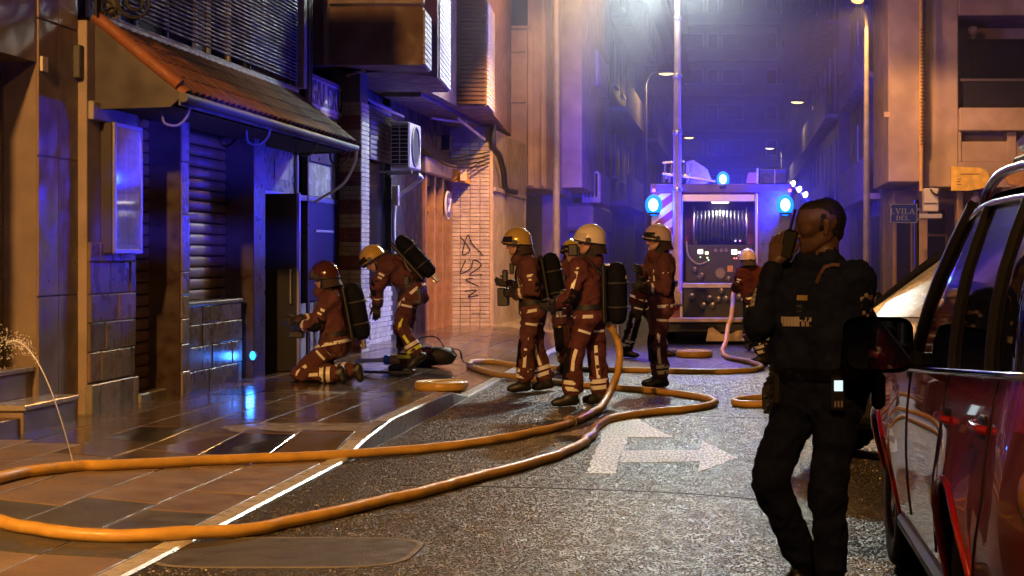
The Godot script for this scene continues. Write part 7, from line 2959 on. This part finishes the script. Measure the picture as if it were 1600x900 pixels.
	# stooping with head bowed
	firefighter("firefighter stooping with bowed head, air set on the back and lime shin strips", Vector3(-4.0, ground(-4.0, -19.9), -19.9), {
		"pel": Vector3(0.14, 0.98, 0), "che": Vector3(-0.08, 1.26, 0), "nek": Vector3(-0.22, 1.38, 0), "hd": Vector3(-0.33, 1.34, 0.02),
		"lsh": Vector3(-0.13, 1.28, 0.19), "lel": Vector3(-0.25, 1.03, 0.2), "lwr": Vector3(-0.26, 0.8, 0.12), "lhand": Vector3(-0.1, -1, 0), "lthumb": Vector3(-1, 0, 0.2),
		"rsh": Vector3(-0.19, 1.28, -0.19), "rel": Vector3(-0.3, 1.05, -0.2), "rwr": Vector3(-0.31, 0.82, -0.1), "rhand": Vector3(-0.1, -1, 0), "rthumb": Vector3(-1, 0, 0),
		"lhi": Vector3(0.11, 0.95, 0.1), "lkn": Vector3(0.02, 0.54, 0.13), "lan": Vector3(0.22, 0.2, 0.12), "lto": Vector3(0.1, 0.07, 0.14), "lsole": Vector3(0.75, -0.65, 0),
		"rhi": Vector3(0.11, 0.95, -0.1), "rkn": Vector3(0.02, 0.5, -0.1), "ran": Vector3(0.02, 0.09, -0.1), "rto": Vector3(-0.14, 0.05, -0.1)},
		{"face": Vector3(-0.85, -0.8, 0.1), "crown": Vector3(-0.5, 0.9, 0), "helmet": gold, "lime": true, "tank_up": 0.08, "curl": 0.35, "back": true, "kit": [["mask_bag", Vector3(0.22, 0.92, 0.14), Vector3(0.12, 0.2, 0.12)], ["radio", Vector3(0.1, 1.1, 0.2), Vector3(0.08, 0.12, 0.06)]]})
	# at the engine's side, half hidden
	firefighter("firefighter in dim blue light leaning to the engine, mostly hidden behind a colleague", Vector3(-1.32, 0, -24.6), {
		"pel": Vector3(-0.08, 0.9, 0), "che": Vector3(0.03, 1.2, 0), "nek": Vector3(0.1, 1.4, 0), "hd": Vector3(0.18, 1.53, 0),
		"lsh": Vector3(0.06, 1.3, -0.19), "lel": Vector3(0.12, 1.06, -0.26), "lwr": Vector3(0.34, 1.08, -0.15),
		"rsh": Vector3(0.02, 1.3, 0.19), "rel": Vector3(-0.02, 1.04, 0.27), "rwr": Vector3(0.2, 0.98, 0.2),
		"lhi": Vector3(-0.06, 0.87, -0.1), "lkn": Vector3(0.12, 0.5, -0.1), "lan": Vector3(0.24, 0.09, -0.1), "lto": Vector3(0.4, 0.05, -0.1),
		"rhi": Vector3(-0.1, 0.87, 0.1), "rkn": Vector3(-0.2, 0.48, 0.1), "ran": Vector3(-0.3, 0.09, 0.1), "rto": Vector3(-0.14, 0.05, 0.12)},
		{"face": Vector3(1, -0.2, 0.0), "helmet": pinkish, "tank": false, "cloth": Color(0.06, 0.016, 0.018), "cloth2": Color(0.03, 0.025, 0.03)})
	# at the pump controls, behind the police officer
	firefighter("firefighter in a striped pale helmet working at the pump, behind the police officer", Vector3(0.2, 0, -26.3), {
		"pel": Vector3(0.1, 0.88, 0), "che": Vector3(0.06, 1.14, 0), "nek": Vector3(0.02, 1.32, 0), "hd": Vector3(-0.02, 1.44, 0.0),
		"lsh": Vector3(-0.12, 1.22, 0.06), "lel": Vector3(-0.2, 1.0, 0.0), "lwr": Vector3(-0.16, 0.98, -0.2),
		"rsh": Vector3(0.24, 1.22, -0.02), "rel": Vector3(0.28, 0.98, -0.08), "rwr": Vector3(0.1, 0.98, -0.24),
		"lhi": Vector3(0.0, 0.85, 0.02), "lkn": Vector3(0.0, 0.46, -0.03), "lan": Vector3(0.0, 0.09, 0.0), "lto": Vector3(0.0, 0.05, -0.17),
		"rhi": Vector3(0.2, 0.85, 0.0), "rkn": Vector3(0.22, 0.46, -0.03), "ran": Vector3(0.22, 0.09, 0.0), "rto": Vector3(0.22, 0.05, -0.17)},
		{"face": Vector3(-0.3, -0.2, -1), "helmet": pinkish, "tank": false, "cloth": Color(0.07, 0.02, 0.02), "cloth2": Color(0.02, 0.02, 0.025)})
	# crouching beside the hose, orange shoulders
	firefighter("firefighter crouching by the second hose in an orange-red tunic, head hidden by the police officer", Vector3(0.47, 0, -23.2), {
		"pel": Vector3(0.1, 0.42, 0), "che": Vector3(0.02, 0.68, 0.02), "nek": Vector3(0.0, 0.86, 0.02), "hd": Vector3(0.03, 1.0, 0.03),
		"lsh": Vector3(0.12, 0.78, 0.16), "lel": Vector3(0.0, 0.54, 0.22), "lwr": Vector3(-0.12, 0.38, 0.18),
		"rsh": Vector3(-0.06, 0.78, -0.16), "rel": Vector3(-0.14, 0.54, -0.2), "rwr": Vector3(-0.2, 0.36, -0.1),
		"lhi": Vector3(0.1, 0.4, 0.1), "lkn": Vector3(-0.2, 0.5, 0.16), "lan": Vector3(-0.08, 0.09, 0.13), "lto": Vector3(-0.24, 0.05, 0.15),
		"rhi": Vector3(0.1, 0.4, -0.1), "rkn": Vector3(-0.18, 0.46, -0.14), "ran": Vector3(-0.02, 0.09, -0.12), "rto": Vector3(-0.18, 0.05, -0.14)},
		{"face": Vector3(-1, -0.3, 0.1), "helmet": pinkish, "tank": false, "cloth": Color(0.55, 0.06, 0.04), "cloth2": Color(0.025, 0.022, 0.03)})


func build_police() -> void:
	var t := thing("person", "police officer in dark uniform holding a radio to the mouth, beside the red car", "person", Vector3(0.327, 0, -7.1))
	var navy := cloth(Color(0.018, 0.024, 0.06), 5.0, 0.15)
	var skin := MN(Color(0.15, 0.08, 0.065), 0.5, 6.0, 0.0, 1.0, false)
	var look := {0: skin, 1: navy, 2: cloth(Color(0.014, 0.018, 0.045), 5.0, 0.15), 3: MN(Color(0.012, 0.012, 0.014), 0.7, 6.0, 0.0, 1.0, false), 4: M(Color(0.008, 0.008, 0.009), 0.35), 6: MN(Color(0.012, 0.009, 0.008), 0.7, 9.0, 0.3, 1.0, false)}
	var J := {
		"pel": Vector3(0.03, 0.93, 0.0), "che": Vector3(0.02, 1.26, 0.0), "nek": Vector3(0.03, 1.46, 0.0), "hd": Vector3(0.035, 1.622, 0.01),
		"lsh": Vector3(0.17, 1.395, 0.06), "lel": Vector3(0.225, 1.1, -0.02), "lwr": Vector3(0.17, 0.86, 0.06), "lhand": Vector3(-0.1, -1, 0.1), "lthumb": Vector3(-0.6, 0, 0.7),
		"rsh": Vector3(-0.125, 1.395, -0.1), "rel": Vector3(-0.235, 1.2, 0.06), "rwr": Vector3(-0.165, 1.46, 0.03), "rhand": Vector3(0.18, 1, -0.05), "rthumb": Vector3(0.85, 0.1, 0.5),
		"lhi": Vector3(0.1, 0.9, 0.05), "lkn": Vector3(0.06, 0.5, 0.09), "lan": Vector3(0.08, 0.1, 0.04), "lto": Vector3(-0.05, 0.05, 0.15),
		"rhi": Vector3(-0.055, 0.9, -0.05), "rkn": Vector3(-0.185, 0.54, 0.03), "ran": Vector3(-0.01, 0.13, -0.12), "rto": Vector3(-0.15, 0.06, -0.05)}
	var f := Vector3(-1, -0.1, 0.16).normalized()
	var u := Vector3(-0.1, 1, 0)
	u = (u - f * u.dot(f)).normalized()
	var bones := torso_bones(J, 1, 2, 0.93)
	bones.append_array(limb_bones(J, 1, 2, 4, 0.98, 0.98, 1.0))
	var side: Vector3 = (J.lsh - J.rsh).normalized()
	var fore: Vector3 = side.cross(Vector3.UP).normalized()
	# padded vest, collar
	for sg: float in [-1.0, 1.0]:
		bones.append([J.che + side * sg * 0.07 + fore * 0.03 + Vector3(0, 0.05, 0), J.che + side * sg * 0.075 + fore * 0.03 - Vector3(0, 0.2, 0), 0.125, 0.125, 1, 0.02, fore, 1.0])
	bones.append([J.nek + side * 0.05, J.nek - side * 0.05, 0.07, 0.07, 1, 0.02])
	bones.append([J.nek - fore * 0.02, J.nek - fore * 0.025 + Vector3(0, 0.06, 0), 0.074, 0.07, 1, 0.012])
	bones.append([J.nek, J.hd - u * 0.05 - f * 0.02, 0.058, 0.056, 0, 0.02])
	var F := Field.new(bones, 0.0105)
	var into := {}
	var fine := FastNoiseLite.new()
	fine.frequency = 9.0
	fine.fractal_octaves = 3
	nets(F, into, 0.02, fine)
	nets(Field.new(head_bones(J.hd, f, u, 0, 6), 0.0042), into, 0.004, wrinkle_hair(), [6])
	nets(Field.new(hand_bones(J.rwr, J.rhand, J.rthumb, 0.5, 0, 1.0), 0.0042), into)
	nets(Field.new(hand_bones(J.lwr, J.lhand, J.lthumb, 0.3, 3, 1.1), 0.0048), into)
	var body := put("body", body_mesh(into, look), null, t)
	body.material_override = null
	# eyes
	var r := f.cross(u)
	for sg: float in [-1.0, 1.0]:
		var c: Vector3 = J.hd + u * 0.012 + r * sg * 0.031 + f * 0.077
		var b := MB.new()
		b.ball(c, Vector3.ONE * 0.0115, Basis(), 12)
		var e := put("eye", b, M(Color(0.45, 0.42, 0.4), 0.15), t)
		b = MB.new()
		b.ball(c + f * 0.0065, Vector3.ONE * 0.0062, Basis(), 10)
		put("iris", b, M(Color(0.02, 0.012, 0.008), 0.1), e)
		b = MB.new()
		b.tube(smooth([c + u * 0.022 + r * sg * 0.02 - f * 0.006, c + u * 0.027 + f * 0.008, c + u * 0.022 - r * sg * 0.016 + f * 0.012], 0.008), 0.0042, 6)
		put("eyebrow", b, look[6], t)
	# radio handset held at the mouth, with its cord
	var hand: Vector3 = J.rwr + (J.rhand as Vector3).normalized() * 0.09
	var b := MB.new()
	b.box(hand + Vector3(0.045, 0.0, 0.012), Vector3(0.06, 0.13, 0.034), 0.01, Basis(Vector3.BACK, -0.25))
	var radio := tag(put("radio_handset", b, M(Color(0.01, 0.01, 0.011), 0.4), null), "black radio handset held to the police officer's mouth", "radio")
	radio.position = Vector3(0.327, 0, -7.1)
	b = MB.new()
	b.cyl(hand + Vector3(0.05, 0.06, 0.012), hand + Vector3(0.075, 0.15, 0.012), 0.006, 8)
	put("aerial", b, M(Color(0.01, 0.01, 0.011), 0.4), radio)
	# chest band of chequers, sleeve badges
	var white := M(Color(0.55, 0.5, 0.48), 0.45)
	var red := M(Color(0.25, 0.03, 0.03), 0.5)
	var chest: Vector3 = J.che + Vector3(0, -0.035, 0)
	for k in 12:
		for row in 2:
			if k < 6 and row == 1:
				continue
			var a := -0.5 + 0.075 * k
			var d := fore.rotated(Vector3.UP, a)
			if k < 6:
				patch(t, "chequer", F, chest, d, Vector3.UP, 0.011, 0.04, white, 0.005)
			elif (k + row) % 2 == 0:
				patch(t, "chequer", F, chest + Vector3(0, 0.01 - 0.02 * row, 0), d, Vector3.UP, 0.016, 0.019, white, 0.005)
	var cb := fore.rotated(Vector3.UP, -0.1)
	patch(t, "chest_badge", F, chest + Vector3(0.02, 0.1, 0), cb, Vector3.UP, 0.05, 0.022, M(Color(0.4, 0.3, 0.12), 0.5), 0.005)
	patch(t, "name_strip", F, chest + Vector3(0.0, 0.055, 0), cb, Vector3.UP, 0.02, 0.03, M(Color(0.05, 0.05, 0.08), 0.5), 0.005)
	for s: String in ["l", "r"]:
		var sh: Vector3 = J[s + "sh"]
		var el: Vector3 = J[s + "el"]
		for k in 8:
			var p := sh.lerp(el, 0.2 + 0.05 * k)
			var out := Vector3(0.3 if s == "l" else -0.8, 0, 1).normalized()
			patch(t, "sleeve_chequer", F, p + Vector3(0.012 * (1 - 2 * (k % 2)), 0, 0), out, el - sh, 0.018, 0.016, white if k != 3 else red, 0.005)
	patch(t, "sleeve_badge", F, (J.lsh as Vector3).lerp(J.lel, 0.32), Vector3(0.6, 0, 1), Vector3.UP, 0.05, 0.07, M(Color(0.3, 0.18, 0.16), 0.5), 0.004)
	stripe(t, "collar_trim", F, [J.nek + side * 0.1 + Vector3(0, 0.0, 0), J.nek + side * 0.04 + fore * 0.02, J.nek + fore * 0.03 - Vector3(0, 0.06, 0)], Vector3.BACK, 0.014, M(Color(0.12, 0.06, 0.05), 0.6))
	# belt and what hangs on it
	band(t, "belt", F, J.pel + Vector3(0, 0.075, 0), Vector3.UP, 0.05, M(Color(0.006, 0.006, 0.007), 0.4), 0.0, TAU, fore, 0.012)
	var bp: Vector3 = F.hit(J.pel + Vector3(0.06, 0.02, 0), Vector3(0.05, 0, 1).normalized())
	b = MB.new()
	b.box(bp + Vector3(0, -0.02, 0.025), Vector3(0.062, 0.15, 0.035), 0.01)
	var dev := put("belt_device", b, M(Color(0.012, 0.012, 0.013), 0.35), t)
	b = MB.new()
	b.box(bp + Vector3(0, 0.012, 0.044), Vector3(0.036, 0.044, 0.003))
	put("lit_screen", b, glow(Color(0.75, 0.95, 1.0), 1.1), dev)
	for k in 3:
		b = MB.new()
		b.box(bp + Vector3(-0.014 + 0.014 * k, -0.064, 0.044), Vector3(0.008, 0.026, 0.003))
		put("key", b, M(Color(0.25, 0.25, 0.26), 0.4), dev)
	var gp: Vector3 = F.hit(J.pel + Vector3(-0.05, 0.06, 0), Vector3(-1, 0, 0.25).normalized())
	for k in 9:
		b = MB.new()
		b.bar(gp + Vector3(0.0, 0.04 - 0.018 * k, 0.01 * (k % 2)), gp + Vector3(-0.03 - 0.012 * (k % 3), 0.005 - 0.02 * k, 0.015), 0.02, 0.014, 0.004)
		put("glove_finger", b, M(Color(0.012, 0.012, 0.014), 0.7), t)
	b = MB.new()
	b.box(gp + Vector3(0.0, -0.03, 0), Vector3(0.06, 0.2, 0.05), 0.02)
	put("hung_gloves", b, M(Color(0.01, 0.01, 0.012), 0.7), t)
	b = MB.new()
	b.box(F.hit(J.pel + Vector3(0.1, 0.03, 0), Vector3(1, 0, 0.2).normalized()) + Vector3(0.03, -0.03, 0), Vector3(0.06, 0.16, 0.12), 0.02)
	put("holster", b, M(Color(0.008, 0.008, 0.009), 0.4), t)


func wrinkle_hair() -> FastNoiseLite:
	var n := FastNoiseLite.new()
	n.frequency = 60.0
	n.fractal_octaves = 2
	return n
